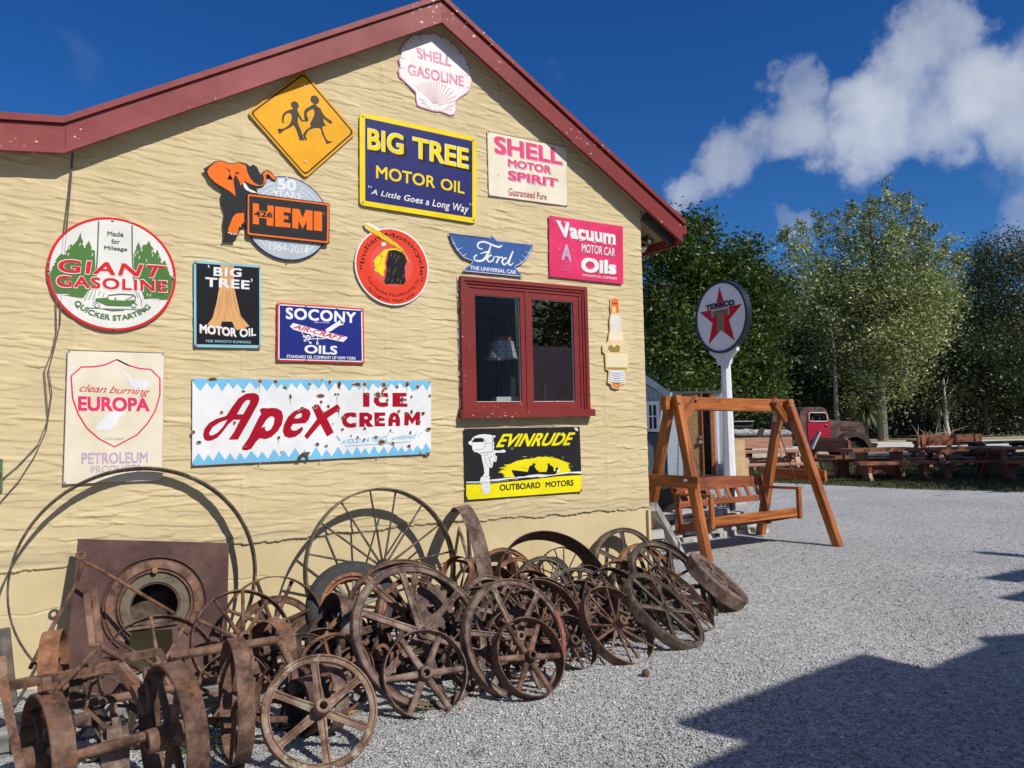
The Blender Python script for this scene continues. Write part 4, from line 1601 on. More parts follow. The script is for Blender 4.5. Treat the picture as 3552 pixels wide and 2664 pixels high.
s.screws([(1095, 905), (1685, 1030), (1692, 1462), (1106, 1380)], .005)
s.chips([(1168, 1232, .004, .3)], 3, E_LIL)
s.done()

# 8 vivid pink sign -----------------------------------------------------
k = crop(1150, 700, 1100/2212)
s = Sign('oils_sign', 'vivid pink rectangular sign with white letters above the window\'s right end', k)
s.plate([(1518, 95), (2032, 172), (2035, 575), (1522, 520)], E_MAG2)
WL = pm('sign_lettering_white', (.74, .72, .72), .5, .1)
WSH = pm('letter_rose_shade', (.42, .03, .08), .5)
def ser(t_, q_, b=.03, serif=True):
    s.text(t_, [(x+6, y+6) for x, y in q_], WSH, b, part='letter_shade')
    s.text(t_, q_, WL, b)
ser('Vacuum', [(1568, 128), (1982, 200), (1980, 297), (1590, 245)], .05)
for x, y, wd_ in ((1580, 133, 44), (1638, 142, 36), (1740, 248+20, 30), (1832, 262+18, 26), (1905, 290, 30), (1945, 294, 30), (1972, 296, 26)):
    s.line('lettering', WL, [(x-wd_/2, y-2), (x+wd_/2, y+4)], .006)
ser('MOTOR CAR', [(1745, 290), (1978, 325), (1976, 382), (1745, 352)], .015)
ser('Oils', [(1740, 385), (1988, 412), (1985, 508), (1740, 490)], .055)
s.text('VACUUM OIL COMPANY', [(1748, 502), (1993, 528), (1992, 546), (1748, 518)], WL, .01)
s.text('A', [(1605, 295), (1672, 305), (1672, 418), (1603, 405)], E_LIL, .05)
for x, y in ((1583, 318), (1592, 320), (1678, 328), (1688, 330)):
    s.line('lettering', E_LIL, [(x, y), (x-2, y+16)], .004)
for y_ in (425, 445, 458, 475):
    s.line('faint_lettering', E_LIL, [(1602, y_-5), (1672, y_+3)], .0016)
s.done()

# 9 winged blue sign ----------------------------------------------------
s = Sign('winged_sign', 'blue winged sign with white script letters directly above the window', k)
wing = [(820, 218), (1100, 252), (1120, 232), (1155, 268), (1405, 296), (1400, 330), (1370, 390), (1330, 430), (1290, 450), (1285, 462), (1335, 525), (915, 485), (975, 430), (980, 412), (920, 390), (870, 335), (835, 270)]
s.plate(wing, E_BLUE)
wc = np.mean(np.array(wing), 0)
inn = lambda f_: [tuple(wc+(np.array(p_)-wc)*f_) for p_ in wing]
s.line('border', E_WHITE, inn(.965), .0045, closed=True)
FW = E_WHITE
s.line('lettering', FW, [(1055, 330), (1030, 325), (1018, 305), (1030, 285), (1070, 280), (1130, 305), (1170, 315), (1190, 302)], [0.0087, 0.0130, 0.0145, 0.0145, 0.0174, 0.0174, 0.0087], sm=5)
s.line('lettering', FW, [(1112, 300), (1095, 350), (1070, 395), (1040, 412), (1002, 408), (995, 385), (1015, 370)], [0.0087, 0.0203, 0.0217, 0.0174, 0.0116, 0.0116, 0.0130], sm=5)
s.line('lettering', FW, [(1035, 362), (1080, 350), (1110, 352)], [0.0058, 0.0145, 0.0072], sm=5)
s.line('lettering', FW, [(1120, 372), (1098, 378), (1085, 400), (1100, 418), (1125, 408), (1132, 385), (1118, 372), (1130, 380), (1155, 385)], [0.0116, 0.0174, 0.0174, 0.0145, 0.0130, 0.0116, 0.0087, 0.0072, 0.0072], sm=5)
s.line('lettering', FW, [(1150, 380), (1165, 388), (1158, 410), (1148, 428)], [0.0087, 0.0145, 0.0159, 0.0145], sm=5)
s.line('lettering', FW, [(1160, 402), (1175, 388), (1195, 390)], [0.0087, 0.0130, 0.0145], sm=5)
s.line('lettering', FW, [(1222, 392), (1200, 398), (1190, 420), (1203, 438), (1225, 425), (1235, 405)], [0.0116, 0.0159, 0.0174, 0.0145, 0.0130, 0.0101], sm=5)
s.line('lettering', FW, [(1265, 345), (1245, 395), (1235, 430), (1250, 442), (1268, 425)], [0.0145, 0.0174, 0.0174, 0.0130, 0.0072], sm=5)
s.text('THE UNIVERSAL CAR', [(967, 445), (1287, 478), (1287, 505), (965, 472)], FW, .03)
for a_, b_ in (((845, 290), (870, 285)), ((872, 335), (915, 318)), ((918, 378), (945, 358)), ((1385, 360), (1345, 345)), ((1362, 395), (1325, 372)), ((1325, 425), (1310, 402))):
    s.line('feather', FW, [a_, b_], [.006, .001])
s.done()

# 10 round red head sign ---------------------------------------------
s = Sign('round_sign', 'round red sign with white rim and a yellow faced profile wearing a feather', k)
c0, rr0 = (2.1773, 2.8989), .3161
s.plate(circ_pts(*c0, rr0, 72), E_WHITE, px=False, part='rim')
q_ = [s.P(*p_) for p_ in [(226, 150), (262, 145), (275, 152), (330, 182), (350, 200), (300, 230), (275, 215), (235, 180)]]
s.mb('feather_tab', E_WHITE).prism(q_, lambda p_, d: s.to3(p_, .0006-d), .006)
s.disc('face', E_ORED, c0, rr0-.012, 72, px=False)
s.disc('inner_face', enamel('inner_red', (.68, .09, .07)), (c0[0]-.005, c0[1]+.015), rr0*.57, 56, px=False)
s.arc('"Indian Motocycle"', c0, rr0*.71, .052, 190, -22, E_BLK, .012, part='lettering')
s.arc('The Hendee Manufacturing Co', c0, rr0*.80, .036, 205, 338, E_BLK, .008, inward=True)
s.arc('Springfield  Mass  USA', c0, rr0*.93, .03, 222, 312, E_BLK, .008, inward=True)
s.poly('profile_face', E_TAN, [(372, 330), (350, 350), (335, 370), (318, 380), (290, 415), (300, 422), (303, 435), (298, 448), (306, 455), (300, 465), (305, 485), (330, 495), (345, 512), (365, 520), (362, 490), (375, 460), (370, 420), (385, 360), (400, 335)])
s.poly('profile_hair', E_BLK, [(398, 345), (408, 330), (440, 328), (480, 345), (510, 375), (525, 420), (510, 450), (512, 520), (518, 555), (500, 578), (440, 572), (375, 575), (368, 552), (378, 500), (386, 465), (380, 430), (390, 400)])
s.poly('head_band', E_TAN, [(360, 345), (400, 328), (450, 325), (490, 345), (485, 350), (445, 335), (400, 340), (372, 355)])
for x, y in ((415, 370), (440, 380), (465, 390), (450, 410), (400, 480), (430, 500), (460, 545), (390, 545), (480, 560), (500, 520), (420, 555), (445, 475), (375, 520)):
    s.line('hair_gleam', E_TAN, [(x+5, y-15), (x-3, y+12)], [.001, .0045, .001])
s.line('profile_line', E_BLK, [(335, 378), (362, 380)], .003)
s.line('profile_line', E_BLK, [(315, 440), (330, 445)], .003)
s.line('profile_line', E_BLK, [(350, 350), (345, 420), (338, 440)], .002)
s.line('profile_line', E_BLK, [(303, 460), (325, 462)], .003)
s.line('feather', E_TAN, [(232, 155), (275, 190), (330, 225), (400, 270), (460, 310), (500, 345)], [.012, .036, .04, .036, .026, .010], sm=4)
s.line('feather', enamel('feather_orange', (.8, .25, .02)), [(265, 200), (300, 225), (345, 250)], [.004, .016, .004], sm=4)
s.line('profile_line', E_BLK, [(240, 160), (330, 220), (420, 285), (500, 345)], .0022, sm=4)
for x, y in ((290, 195), (330, 235), (360, 235), (390, 275), (425, 275), (440, 305)):
    s.line('profile_line', E_BLK, [(x-10, y-8), (x+8, y+4)], .002)
s.line('feather', E_TAN, [(495, 340), (525, 390), (545, 432)], [.004, .008, .002], sm=4)
s.poly('patch', E_GREYL, [(345, 285), (375, 282), (382, 298), (362, 312), (348, 305)])
s.screws([(418, 192), (430, 720), (163, 430), (662, 478)], .004)
s.done()

# 11 tall black tree sign -----------------------------------------------
k = crop(100, 850, 1200/2212)
s = Sign('oil_sign', 'tall black sign with pale blue edge and a huge orange tree trunk', k)
s.plate(rounded([(1055, 98), (1482, 132), (1485, 660), (1057, 652)], .02), E_CYAN)
s.poly('face', E_BLK, [(1070, 115), (1473, 145), (1474, 640), (1072, 634)])
s.poly('trunk', E_BARK, [(1225, 127), (1312, 134), (1312, 270), (1335, 370), (1355, 455), (1395, 500), (1410, 520), (1330, 545), (1290, 500), (1255, 500), (1232, 540), (1140, 510), (1175, 465), (1200, 370), (1218, 270)])
s.poly('trunk_hollow', E_BLK, [(1235, 488), (1300, 490), (1315, 525), (1260, 520), (1225, 525)])
for L_ in ([(1240, 280), (1235, 380), (1200, 480)], [(1262, 290), (1262, 400), (1250, 480)], [(1285, 290), (1295, 400), (1320, 490)], [(1303, 280), (1325, 400), (1365, 490)], [(1248, 150), (1245, 260)], [(1275, 150), (1278, 260)], [(1300, 150), (1300, 260)], [(1272, 300), (1275, 440)], [(1222, 330), (1210, 420)]):
    s.line('bark_line', E_BARKD, L_, .0045)
s.text('BIG', [(1182, 140), (1362, 150), (1358, 205), (1180, 198)], E_WHITE, .04, space=1.15)
s.text('TREE', [(1128, 205), (1412, 228), (1410, 284), (1128, 265)], E_WHITE, .04, space=1.1)
s.line('lettering', E_WHITE, [(1150, 128), (1148, 138), (1158, 146)], [.008, .007, .003])
s.line('lettering', E_WHITE, [(1422, 215), (1428, 225), (1420, 238)], [.008, .007, .003])
s.text('MOTOR', [(1094, 508), (1328, 538), (1330, 592), (1096, 565)], E_BARKD, .05, part='letter_shade')
s.text('MOTOR', [(1092, 505), (1326, 532), (1328, 588), (1092, 562)], E_WHITE, .04)
s.text('OIL', [(1345, 535), (1452, 530), (1452, 580), (1350, 592)], E_WHITE, .04)
s.text('FOR SMOOTH RUNNING', [(1132, 605), (1420, 613), (1418, 630), (1132, 622)], E_CYAN, .025, space=1.1)
s.screws([(1066, 108), (1472, 142), (1068, 640), (1474, 648)], .009)
s.chips([(1064, 110, .008, 1), (1474, 140, .007, 1), (1066, 640, .008, 1), (1476, 648, .008, 1)], 11)
s.done()

# 12 small blue aeroplane sign -------------------------------------------
s = Sign('aeroplane_sign', 'small blue sign with red border and a white aeroplane', k)
s.plate([(1587, 368), (2140, 406), (2146, 758), (1585, 742)], E_RED)
s.poly('edge_line', E_WHITE, [(1597, 378), (2131, 414), (2137, 748), (1595, 733)])
s.poly('face', E_NAVY2, [(1604, 385), (2124, 420), (2130, 741), (1602, 727)])
s.text('SOCONY', [(1643, 398), (2092, 430), (2090, 500), (1643, 473)], E_WHITE, .036, space=1.08)
s.text('REG. U.S. PAT OFF.', [(1828, 489), (1922, 494), (1922, 501), (1828, 497)], E_WHITE, .02)
s.poly('aeroplane', E_WHITE, [(1905, 545), (1890, 545), (1965, 495), (1990, 480), (1998, 505), (2010, 500), (2012, 510), (1985, 515), (1935, 548), (1900, 560)])
s.poly('aeroplane', E_WHITE, [(1668, 520), (1690, 498), (1860, 545), (2037, 588), (2035, 597), (2010, 620), (1850, 585), (1690, 540)])
s.text('AIR-CRAFT', [(1705, 505), (2020, 585), (2000, 615), (1688, 532)], E_RED, .03, .2)
for x, y, r_ in ((1785, 592, .020), (1760, 585, .010), (1800, 625, .009), (1845, 630, .010), (1765, 610, .01), (1815, 580, .012)):
    s.disc('aeroplane', E_WHITE, (x, y), r_)
    s.disc('engine_detail', E_NAVY2, (x, y), r_*.55)
    s.disc('aeroplane', E_WHITE, (x, y), r_*.3)
s.line('aeroplane', E_WHITE, [(1800, 600), (1895, 598)], .006)
s.line('aeroplane', E_WHITE, [(1845, 585), (1845, 625)], .006)
s.line('aeroplane', E_WHITE, [(1740, 555), (1800, 630)], .004)
s.text('OILS', [(1763, 638), (1972, 645), (1970, 702), (1762, 692)], E_WHITE, .036)
s.text('STANDARD OIL COMPANY OF NEW YORK', [(1648, 702), (2090, 715), (2090, 735), (1648, 722)], E_WHITE, .025)
s.screws([(1597, 378), (1772, 390), (1972, 402), (2128, 418), (1595, 732), (1773, 737), (1972, 746), (2134, 748)], .008)
s.chips([(1598, 378, .007, 1), (2130, 416, .006, 1), (1594, 733, .006, 1), (2136, 749, .007, 1), (1773, 738, .005, 1)], 8)
s.done()

# 13 long ice cream sign ---------------------------------------------------
k = crop(640, 1280, 900/2212)
s = Sign('ice_cream_sign', 'long white sign with pale blue zigzag edges, crimson script and rust chips', k)
s.plate([(68, 78), (2103, 98), (2102, 722), (65, 824)], E_WHITE)
tz = [(70, 80), (2102, 100), (2102, 125), (2065, 185), (2035, 130), (1990, 170), (1945, 190), (1905, 125), (1875, 165), (1835, 118), (1805, 160), (1765, 125), (1725, 172), (1690, 122), (1650, 165), (1605, 120), (1570, 185), (1530, 125), (1490, 180), (1450, 120), (1408, 190), (1355, 122), (1320, 155), (1285, 115), (1232, 190), (1185, 112), (1145, 170), (1095, 118), (1048, 188), (992, 115), (955, 165), (912, 118), (870, 188), (825, 125), (790, 165), (752, 118), (705, 190), (650, 120), (612, 175), (558, 110), (500, 182), (450, 122), (415, 172), (375, 115), (320, 190), (275, 120), (235, 175), (188, 113), (135, 190), (78, 118)]
s.poly('zigzag', E_SKY, tz)
bz = [(66, 822), (2101, 720), (2100, 695), (2058, 630), (2025, 695), (1985, 650), (1945, 705), (1925, 665), (1880, 710), (1850, 660), (1820, 705), (1783, 645), (1735, 722), (1700, 660), (1655, 722), (1617, 652), (1575, 728), (1538, 672), (1505, 722), (1470, 660), (1430, 735), (1388, 678), (1358, 735), (1308, 662), (1255, 745), (1210, 685), (1170, 745), (1122, 662), (1070, 745), (1022, 685), (990, 740), (942, 672), (890, 752), (848, 692), (812, 750), (762, 680), (710, 765), (660, 700), (625, 760), (567, 695), (515, 770), (472, 708), (435, 780), (388, 715), (348, 778), (292, 700), (245, 782), (200, 725), (168, 785), (118, 715), (70, 790)]
s.poly('zigzag', E_SKY, bz)
CR = E_CRIM
A1 = [(560, 205), (600, 205), (632, 222), (638, 260), (625, 300), (560, 420), (455, 602), (375, 602), (420, 540), (475, 432), (420, 432), (375, 470), (330, 530), (280, 585), (230, 610), (190, 613), (165, 595), (158, 560), (170, 510), (210, 460), (270, 425), (355, 400), (400, 330), (460, 250), (520, 212)]
A1h = [(545, 262), (560, 270), (555, 290), (500, 386), (448, 386), (495, 300), (525, 268)]
A2h = [(365, 432), (300, 455), (240, 495), (210, 545), (215, 565), (240, 565), (285, 540), (330, 490)]
s.poly('lettering', CR, A1, [A1h, A2h])
p1 = [(640, 345), (665, 332), (720, 335), (745, 330), (790, 335), (830, 360), (842, 410), (830, 470), (795, 530), (740, 580), (690, 598), (640, 590), (610, 620), (570, 680), (530, 695), (492, 690), (490, 670), (545, 590), (640, 400), (655, 385)]
p1h = [(755, 405), (768, 420), (760, 470), (735, 515), (705, 530), (685, 515), (690, 490), (655, 500), (700, 430), (730, 405)]
s.poly('lettering', CR, p1, [p1h])
e1 = [(980, 340), (1030, 332), (1065, 350), (1076, 385), (1060, 430), (1030, 462), (925, 468), (905, 500), (915, 522), (950, 525), (1005, 490), (1012, 515), (990, 545), (945, 578), (895, 588), (855, 575), (838, 535), (845, 480), (880, 410), (930, 362)]
e1h = [(990, 375), (1003, 385), (995, 410), (970, 422), (935, 420), (955, 390)]
s.poly('lettering', CR, e1, [e1h])
s.poly('lettering', CR, [(1085, 322), (1140, 298), (1185, 372), (1305, 298), (1330, 340), (1215, 420), (1272, 540), (1215, 576), (1158, 470), (1045, 600), (1020, 570), (1130, 425)])
s.poly('lettering', CR, [(1522, 203), (1577, 203), (1577, 322), (1522, 322)])
s.poly('lettering', CR, [(1690, 203), (1735, 206), (1735, 245), (1700, 235), (1668, 240), (1655, 262), (1668, 285), (1735, 285), (1735, 318), (1690, 325), (1640, 315), (1612, 280), (1618, 240), (1645, 212)])
s.poly('lettering', CR, [(1773, 203), (1893, 203), (1893, 232), (1838, 238), (1838, 250), (1893, 255), (1893, 270), (1838, 280), (1838, 292), (1900, 295), (1900, 322), (1773, 322)])
def L5(t_, q_, b=.06):
    s.text(t_, q_, CR, b)
L5('C', [(1340, 370), (1467, 370), (1465, 500), (1345, 500)], .08)
s.poly('lettering', CR, [(1490, 372), (1560, 370), (1602, 395), (1598, 430), (1575, 448), (1612, 492), (1558, 492), (1535, 455), (1535, 492), (1490, 492)], [[(1535, 402), (1560, 405), (1562, 425), (1535, 428)]])
s.poly('lettering', CR, [(1617, 370), (1712, 370), (1712, 398), (1660, 400), (1660, 415), (1705, 420), (1705, 440), (1660, 445), (1660, 460), (1712, 462), (1708, 488), (1622, 488)])
s.poly('lettering', CR, [(1738, 486), (1738, 430), (1752, 385), (1785, 367), (1822, 385), (1838, 430), (1836, 486), (1800, 486), (1800, 455), (1775, 455), (1772, 486)], [[(1776, 430), (1800, 430), (1795, 405), (1782, 405)]])
s.poly('lettering', CR, [(1873, 480), (1876, 368), (1905, 366), (1942, 420), (1975, 366), (2008, 364), (2006, 478), (1970, 478), (1970, 430), (1942, 470), (1912, 428), (1910, 480)])
s.text('A FOOD & A TREAT', [(1340, 602), (1718, 570), (1705, 612), (1335, 642)], E_SKY, .02, .3)
s.line('lettering', E_SKY, [(1780, 545), (1755, 535), (1725, 565), (1720, 610), (1745, 630), (1775, 600)], [.004, .006, .007, .007, .006, .003], sm=4)
s.text('ombined', [(1770, 575), (1978, 545), (1975, 590), (1765, 602)], E_SKY, .005, .35)
s.line('lettering', E_SKY, [(1980, 525), (1960, 590)], .004)
s.line('lettering', E_SKY, [(1370, 657), (1935, 618)], .0035)
for a_, b_ in (((1290, 572), (1322, 612)), ((1300, 570), (1332, 612)), ((1985, 575), (2010, 535)), ((1998, 578), (2022, 535))):
    s.line('lettering', E_SKY, [a_, b_], .003)
s.screws([(78, 90), (643, 100), (1170, 90), (2092, 106), (75, 814), (643, 803), (1164, 783), (1648, 752), (2092, 712)], .006)
CHL = [(240, 88, .012, 2.2), (643, 103, .014, 1), (778, 107, .013, 1), (1065, 128, .010, 1), (855, 157, .010, 1.3), (1238, 112, .011, .8), (1318, 135, .012, .4), (1470, 130, .012, 3), (1535, 130, .013, 1), (1700, 135, .018, 1), (1812, 152, .010, 1), (1897, 130, .016, .9), (1985, 150, .014, 1), (502, 190, .006, 2), (903, 235, .008, .5), (1160, 228, .012, 2), (1165, 280, .010, 1), (1285, 215, .008, 1), (1310, 215, .008, 1), (315, 370, .010, 1), (425, 458, .010, 1), (1225, 317, .010, 1), (1115, 320, .012, .8), (1000, 335, .010, 1.2), (970, 362, .008, 1), (1180, 368, .007, 1), (1645, 220, .022, 1.1), (1560, 210, .009, 1), (1728, 265, .010, 1), (1855, 260, .010, .5), (1935, 235, .009, 1), (2090, 228, .009, 1), (1348, 413, .011, 1), (1310, 355, .010, 1), (1642, 435, .009, 1), (1825, 360, .011, 1), (1885, 378, .009, 1), (1935, 365, .008, .5), (2032, 378, .013, 1), (2003, 450, .009, 1), (75, 537, .011, 1), (122, 625, .010, 1.4), (803, 585, .010, 1), (1132, 640, .010, 1.2), (1208, 655, .008, 1.2), (1345, 513, .008, 1.2), (1535, 505, .009, 1), (1755, 520, .006, 1), (1925, 540, .008, .7), (1680, 622, .018, 1.5), (1630, 578, .010, 1.2), (1775, 632, .010, 1.3), (1475, 580, .007, 1), (1420, 567, .005, 1), (1912, 655, .011, 1), (825, 707, .005, 1), (2080, 512, .013, 1.4), (517, 662, .006, 1), (2008, 710, .006, 1), (1265, 463, .004, 1), (1532, 600, .008, 1), (2070, 720, .008, 2.4), (1710, 165, .008, 2.2), (1690, 185, .009, 1)]
s.chips(CHL, 4, halo=HALO)
s.poly('rust_chip', CHIP, [(955, 782), (965, 748), (1000, 715), (1060, 705), (1070, 716), (1045, 730), (1055, 776), (1035, 776), (1028, 745), (1005, 742), (985, 780)])
for x, y0_, y1_ in ((643, 120, 200), (1300, 225, 300), (1318, 360, 410), (905, 255, 300), (1165, 295, 330), (1530, 140, 200), (1897, 150, 200), (1690, 200, 240), (803, 600, 640), (1060, 145, 180)):
    s.line('rust_streak', pm('rust_run', (.62, .52, .40), .6, .2), [(x, y0_), (x-2, y1_)], [.005, .001])
s.done()

# 14 outboard sign --------------------------------------------------------
k = crop(1600, 1460, 440/2212)
s = Sign('outboard_sign', 'black and yellow sign with a white outboard motor and a boat under the window', k)
s.plate([(57, 135), (2065, 103), (2105, 1230), (80, 1382)], E_CHAR)
s.poly('sea', E_LEM, [(85, 1110), (300, 1108), (520, 1098), (800, 1065), (1100, 1035), (1400, 1000), (1700, 965), (2095, 945), (2100, 1228), (84, 1378)])
sunp = [(760, 985), (735, 970), (760, 950), (715, 925), (745, 920), (690, 905), (635, 905), (690, 890), (640, 890), (700, 870), (680, 855), (770, 845), (710, 825), (645, 822), (720, 805), (800, 795), (735, 765), (790, 762), (860, 750), (960, 700), (1030, 685), (1150, 665), (1250, 655), (1330, 632), (1480, 628), (1600, 640), (1680, 660), (1760, 690), (1830, 720), (1880, 722), (1840, 740), (1900, 742), (1850, 775), (1895, 790), (1860, 800), (1890, 830), (1910, 880), (1600, 935), (1300, 940), (1000, 965), (900, 985)]
s.poly('sun', E_LEM, sunp)
for x0_, x1_, y_ in ((1070, 1145, 625), (1090, 1140, 668), (1320, 1395, 627), (1440, 1500, 617), (1905, 1945, 795), (1540, 1600, 626), (1200, 1250, 645)):
    s.line('sun', E_LEM, [(x0_, y_), (x1_, y_)], .0026)
s.disc('spray', E_WHITE, (1685, 850), .0215)
s.poly('boat', E_BLK, [(875, 855), (1000, 868), (1160, 888), (1170, 840), (1185, 800), (1210, 775), (1245, 770), (1238, 752), (1260, 738), (1285, 738), (1298, 765), (1275, 785), (1285, 810), (1310, 850), (1340, 870), (1350, 890), (1480, 888), (1495, 850), (1510, 800), (1500, 765), (1505, 745), (1530, 735), (1548, 770), (1590, 790), (1612, 820), (1608, 860), (1625, 880), (1645, 870), (1640, 830), (1660, 810), (1690, 815), (1698, 840), (1672, 850), (1660, 915), (1600, 935), (1300, 945), (1150, 965), (940, 985), (905, 930)])
s.line('boat', E_BLK, [(1000, 805), (1165, 838)], .0015)
s.line('boat', E_BLK, [(1350, 890), (1370, 852)], .0015)
s.poly('wave', E_WHITE, [(85, 1060), (300, 1058), (500, 1025), (800, 995), (950, 985), (1000, 972), (1100, 968), (1180, 945), (1350, 930), (1500, 940), (1620, 935), (1800, 895), (2090, 880), (2094, 918), (1900, 912), (1750, 930), (1500, 965), (1400, 985), (1320, 972), (1250, 985), (1150, 985), (1000, 1000), (800, 1018), (640, 1045), (500, 1048), (300, 1075), (85, 1075)])
s.line('wave', E_WHITE, [(87, 1085), (300, 1088), (500, 1075), (680, 1052)], .0022)
s.line('wave', E_WHITE, [(890, 1030), (985, 1020)], .0022)
s.line('wave', E_WHITE, [(700, 1050), (830, 1036)], .002)
s.text('EVINRUDE', [(668, 230), (1990, 200), (1932, 425), (600, 462)], E_LEM, .035, .30)
s.text('OUTBOARD', [(665, 1110), (1378, 1065), (1378, 1170), (668, 1218)], E_BLK, .03)
s.text('MOTORS', [(1468, 1062), (1955, 1022), (1955, 1130), (1468, 1160)], E_BLK, .03)
mo = [(118, 380), (140, 352), (175, 345), (185, 300), (240, 265), (310, 240), (400, 230), (500, 240), (545, 255), (590, 255), (598, 278), (560, 290), (555, 360), (580, 385), (560, 405), (575, 450), (560, 510), (640, 520), (740, 500), (775, 525), (755, 552), (600, 555), (580, 590), (620, 620), (615, 690), (595, 718), (560, 700), (545, 790), (525, 822), (490, 800), (485, 830), (480, 950), (500, 975), (488, 1010), (500, 1080), (495, 1140), (515, 1170), (500, 1210), (470, 1270), (405, 1280), (375, 1250), (378, 1210), (348, 1170), (365, 1100), (325, 1090), (320, 1055), (340, 990), (370, 965), (400, 920), (395, 830), (365, 700), (350, 620), (350, 600), (310, 570), (270, 545), (230, 545), (195, 500), (185, 430), (140, 415)]
s.poly('motor', E_WHITE, mo)
for L_, w_ in (([(185, 300), (330, 295), (400, 310), (425, 360), (420, 430), (380, 490), (240, 500)], .005), ([(430, 395), (560, 380)], .003), ([(195, 430), (185, 350), (250, 300)], .003), ([(310, 570), (420, 548), (560, 540)], .006), ([(545, 260), (540, 520)], .006), ([(380, 600), (430, 600), (470, 575)], .004), ([(410, 620), (420, 720), (470, 790)], .003), ([(470, 640), (500, 700), (530, 790)], .006), ([(560, 590), (595, 660), (590, 700)], .003), ([(480, 640), (540, 620)], .006), ([(370, 975), (490, 965)], .003), ([(335, 1075), (490, 1080)], .004), ([(400, 1160), (480, 1150)], .002), ([(410, 1210), (410, 1260)], .002), ([(450, 1205), (435, 1260)], .002), ([(660, 530), (750, 528)], .002)):
    s.line('motor_line', E_BLK, L_, w_*.62)
s.poly('motor_line', E_BLK, [(190, 350), (230, 305), (350, 300), (392, 320), (395, 365), (250, 372), (190, 372)])
s.chips([(880, 478, .009, 1.6), (1740, 215, .006, 1.4)], 3, halo=pm('worn_grey', (.30, .28, .24), .6))
s.chips([(1770, 640, .010, 1.4)], 9, pm('worn_dark', (.14, .13, .10), .6))
for q_ in ([(57, 135), (105, 134), (60, 190)], [(2065, 103), (2015, 104), (2060, 160)], [(2105, 1230), (2060, 1234), (2098, 1175)], [(80, 1382), (125, 1378), (80, 1300)]):
    s.poly('rust_corner', CHIP, q_)
s.poly('bare_spot', E_GREYL, [(1965, 118), (2010, 118), (2035, 150), (2028, 182), (1985, 162)])
s.screws([(80, 150), (2052, 120), (2088, 1210), (98, 1355)], .004)
s.done()

# 15 spark plug cut out ------------------------------------------------------
k = crop(1500, 900, 800/1475)
s = Sign('spark_plug_sign', 'tall spark plug shaped cut out sign right of the window', k)
PG = pm('plug_gold', (.66, .52, .28), .4, .15, 6, col2=(.80, .70, .50))
out_ = [(1140, 250), (1165, 243), (1192, 250), (1196, 290), (1200, 345), (1210, 360), (1212, 400), (1207, 440), (1222, 480), (1226, 520), (1235, 540), (1258, 548), (1260, 590), (1250, 605), (1252, 690), (1245, 705), (1232, 712), (1232, 790), (1210, 800), (1205, 820), (1180, 830), (1150, 820), (1142, 800), (1122, 788), (1128, 712), (1110, 705), (1104, 605), (1090, 590), (1088, 550), (1112, 540), (1125, 520), (1128, 480), (1136, 440), (1132, 400), (1138, 360), (1143, 345), (1138, 290)]
s.plate(out_, enamel('plug_edge', (.80, .56, .30)), thick=.01)
oc = np.mean(np.array(out_), 0)
s.poly('terminal', enamel('copper', (.62, .20, .05)), [(1145, 255), (1168, 248), (1188, 255), (1191, 290), (1194, 342), (1145, 340), (1143, 290)])
s.poly('terminal_shine', enamel('copper_light', (.86, .55, .25)), [(1150, 300), (1172, 300), (1172, 340), (1150, 338)])
s.poly('terminal_band', E_RED, [(1146, 275), (1188, 278), (1188, 288), (1146, 286)])
s.poly('insulator', E_OFFW, [(1146, 352), (1200, 356), (1206, 380), (1203, 432), (1210, 470), (1216, 520), (1132, 518), (1136, 470), (1143, 435), (1140, 385)])
s.poly('insulator_tint', enamel('ivory', (.80, .72, .52)), [(1138, 455), (1178, 440), (1212, 470), (1216, 518), (1134, 518)])
s.line('insulator_line', E_CREAM, [(1176, 440), (1177, 520)], .004)
s.poly('hexagon', PG, [(1096, 552), (1120, 545), (1230, 548), (1252, 555), (1253, 588), (1225, 595), (1120, 592), (1096, 585)])
s.poly('hexagon_shade', enamel('plug_bronze', (.30, .21, .05)), [(1130, 550), (1185, 546), (1200, 560), (1195, 594), (1140, 592), (1120, 570)])
s.poly('hexagon_shine', E_OFFW, [(1150, 545), (1175, 545), (1160, 565)])
s.poly('knurl', enamel('pale_gold', (.78, .68, .46)), [(1110, 600), (1246, 603), (1247, 690), (1112, 688)])
for i in range(9):
    s.line('knurl_line', PG, [(1115+i*15, 603), (1112+i*15+8, 686)], .0022)
    s.line('knurl_line', PG, [(1122+i*14, 603), (1118+i*14-8 if i else 1114, 686)], .0022)
s.poly('collar', enamel('olive_gold', (.36, .29, .06)), [(1114, 690), (1245, 692), (1240, 704), (1116, 702)])
s.poly('thread', E_GREYL, [(1134, 710), (1228, 712), (1227, 788), (1132, 786)])
for i in range(5):
    s.line('thread_line', E_CHAR, [(1134, 722+i*15), (1180, 732+i*15), (1227, 722+i*15)], [.003, .006, .002], sm=3)
s.poly('electrode', enamel('copper', (.62, .20, .05)), [(1148, 792), (1205, 795), (1200, 815), (1178, 822), (1155, 812)], [[(1160, 800), (1160, 806), (1190, 806), (1190, 802)]])
s.done()

# 16 edge of one more sign at the far left -------------------------------------
k = lambda x, y: (x, y)
s = Sign('wall_sign', 'edge of a green and brown sign cut off at the far left', k)
s.plate([(-330, 1590), (9, 1592), (9, 1705), (-330, 1720)], enamel('faded_green', (.10, .16, .08)))
s.poly('panel', E_BRN, [(-300, 1640), (3, 1640), (3, 1660), (-300, 1665)])
s.done()

# ------------------------------------------------------------------ wheels
def link_mesh(name, me, parent, matrix):
    o = bpy.data.objects.new(name, me)
    C.objects.link(o)
    o.matrix_world = matrix
    keep(o, parent)
    return o


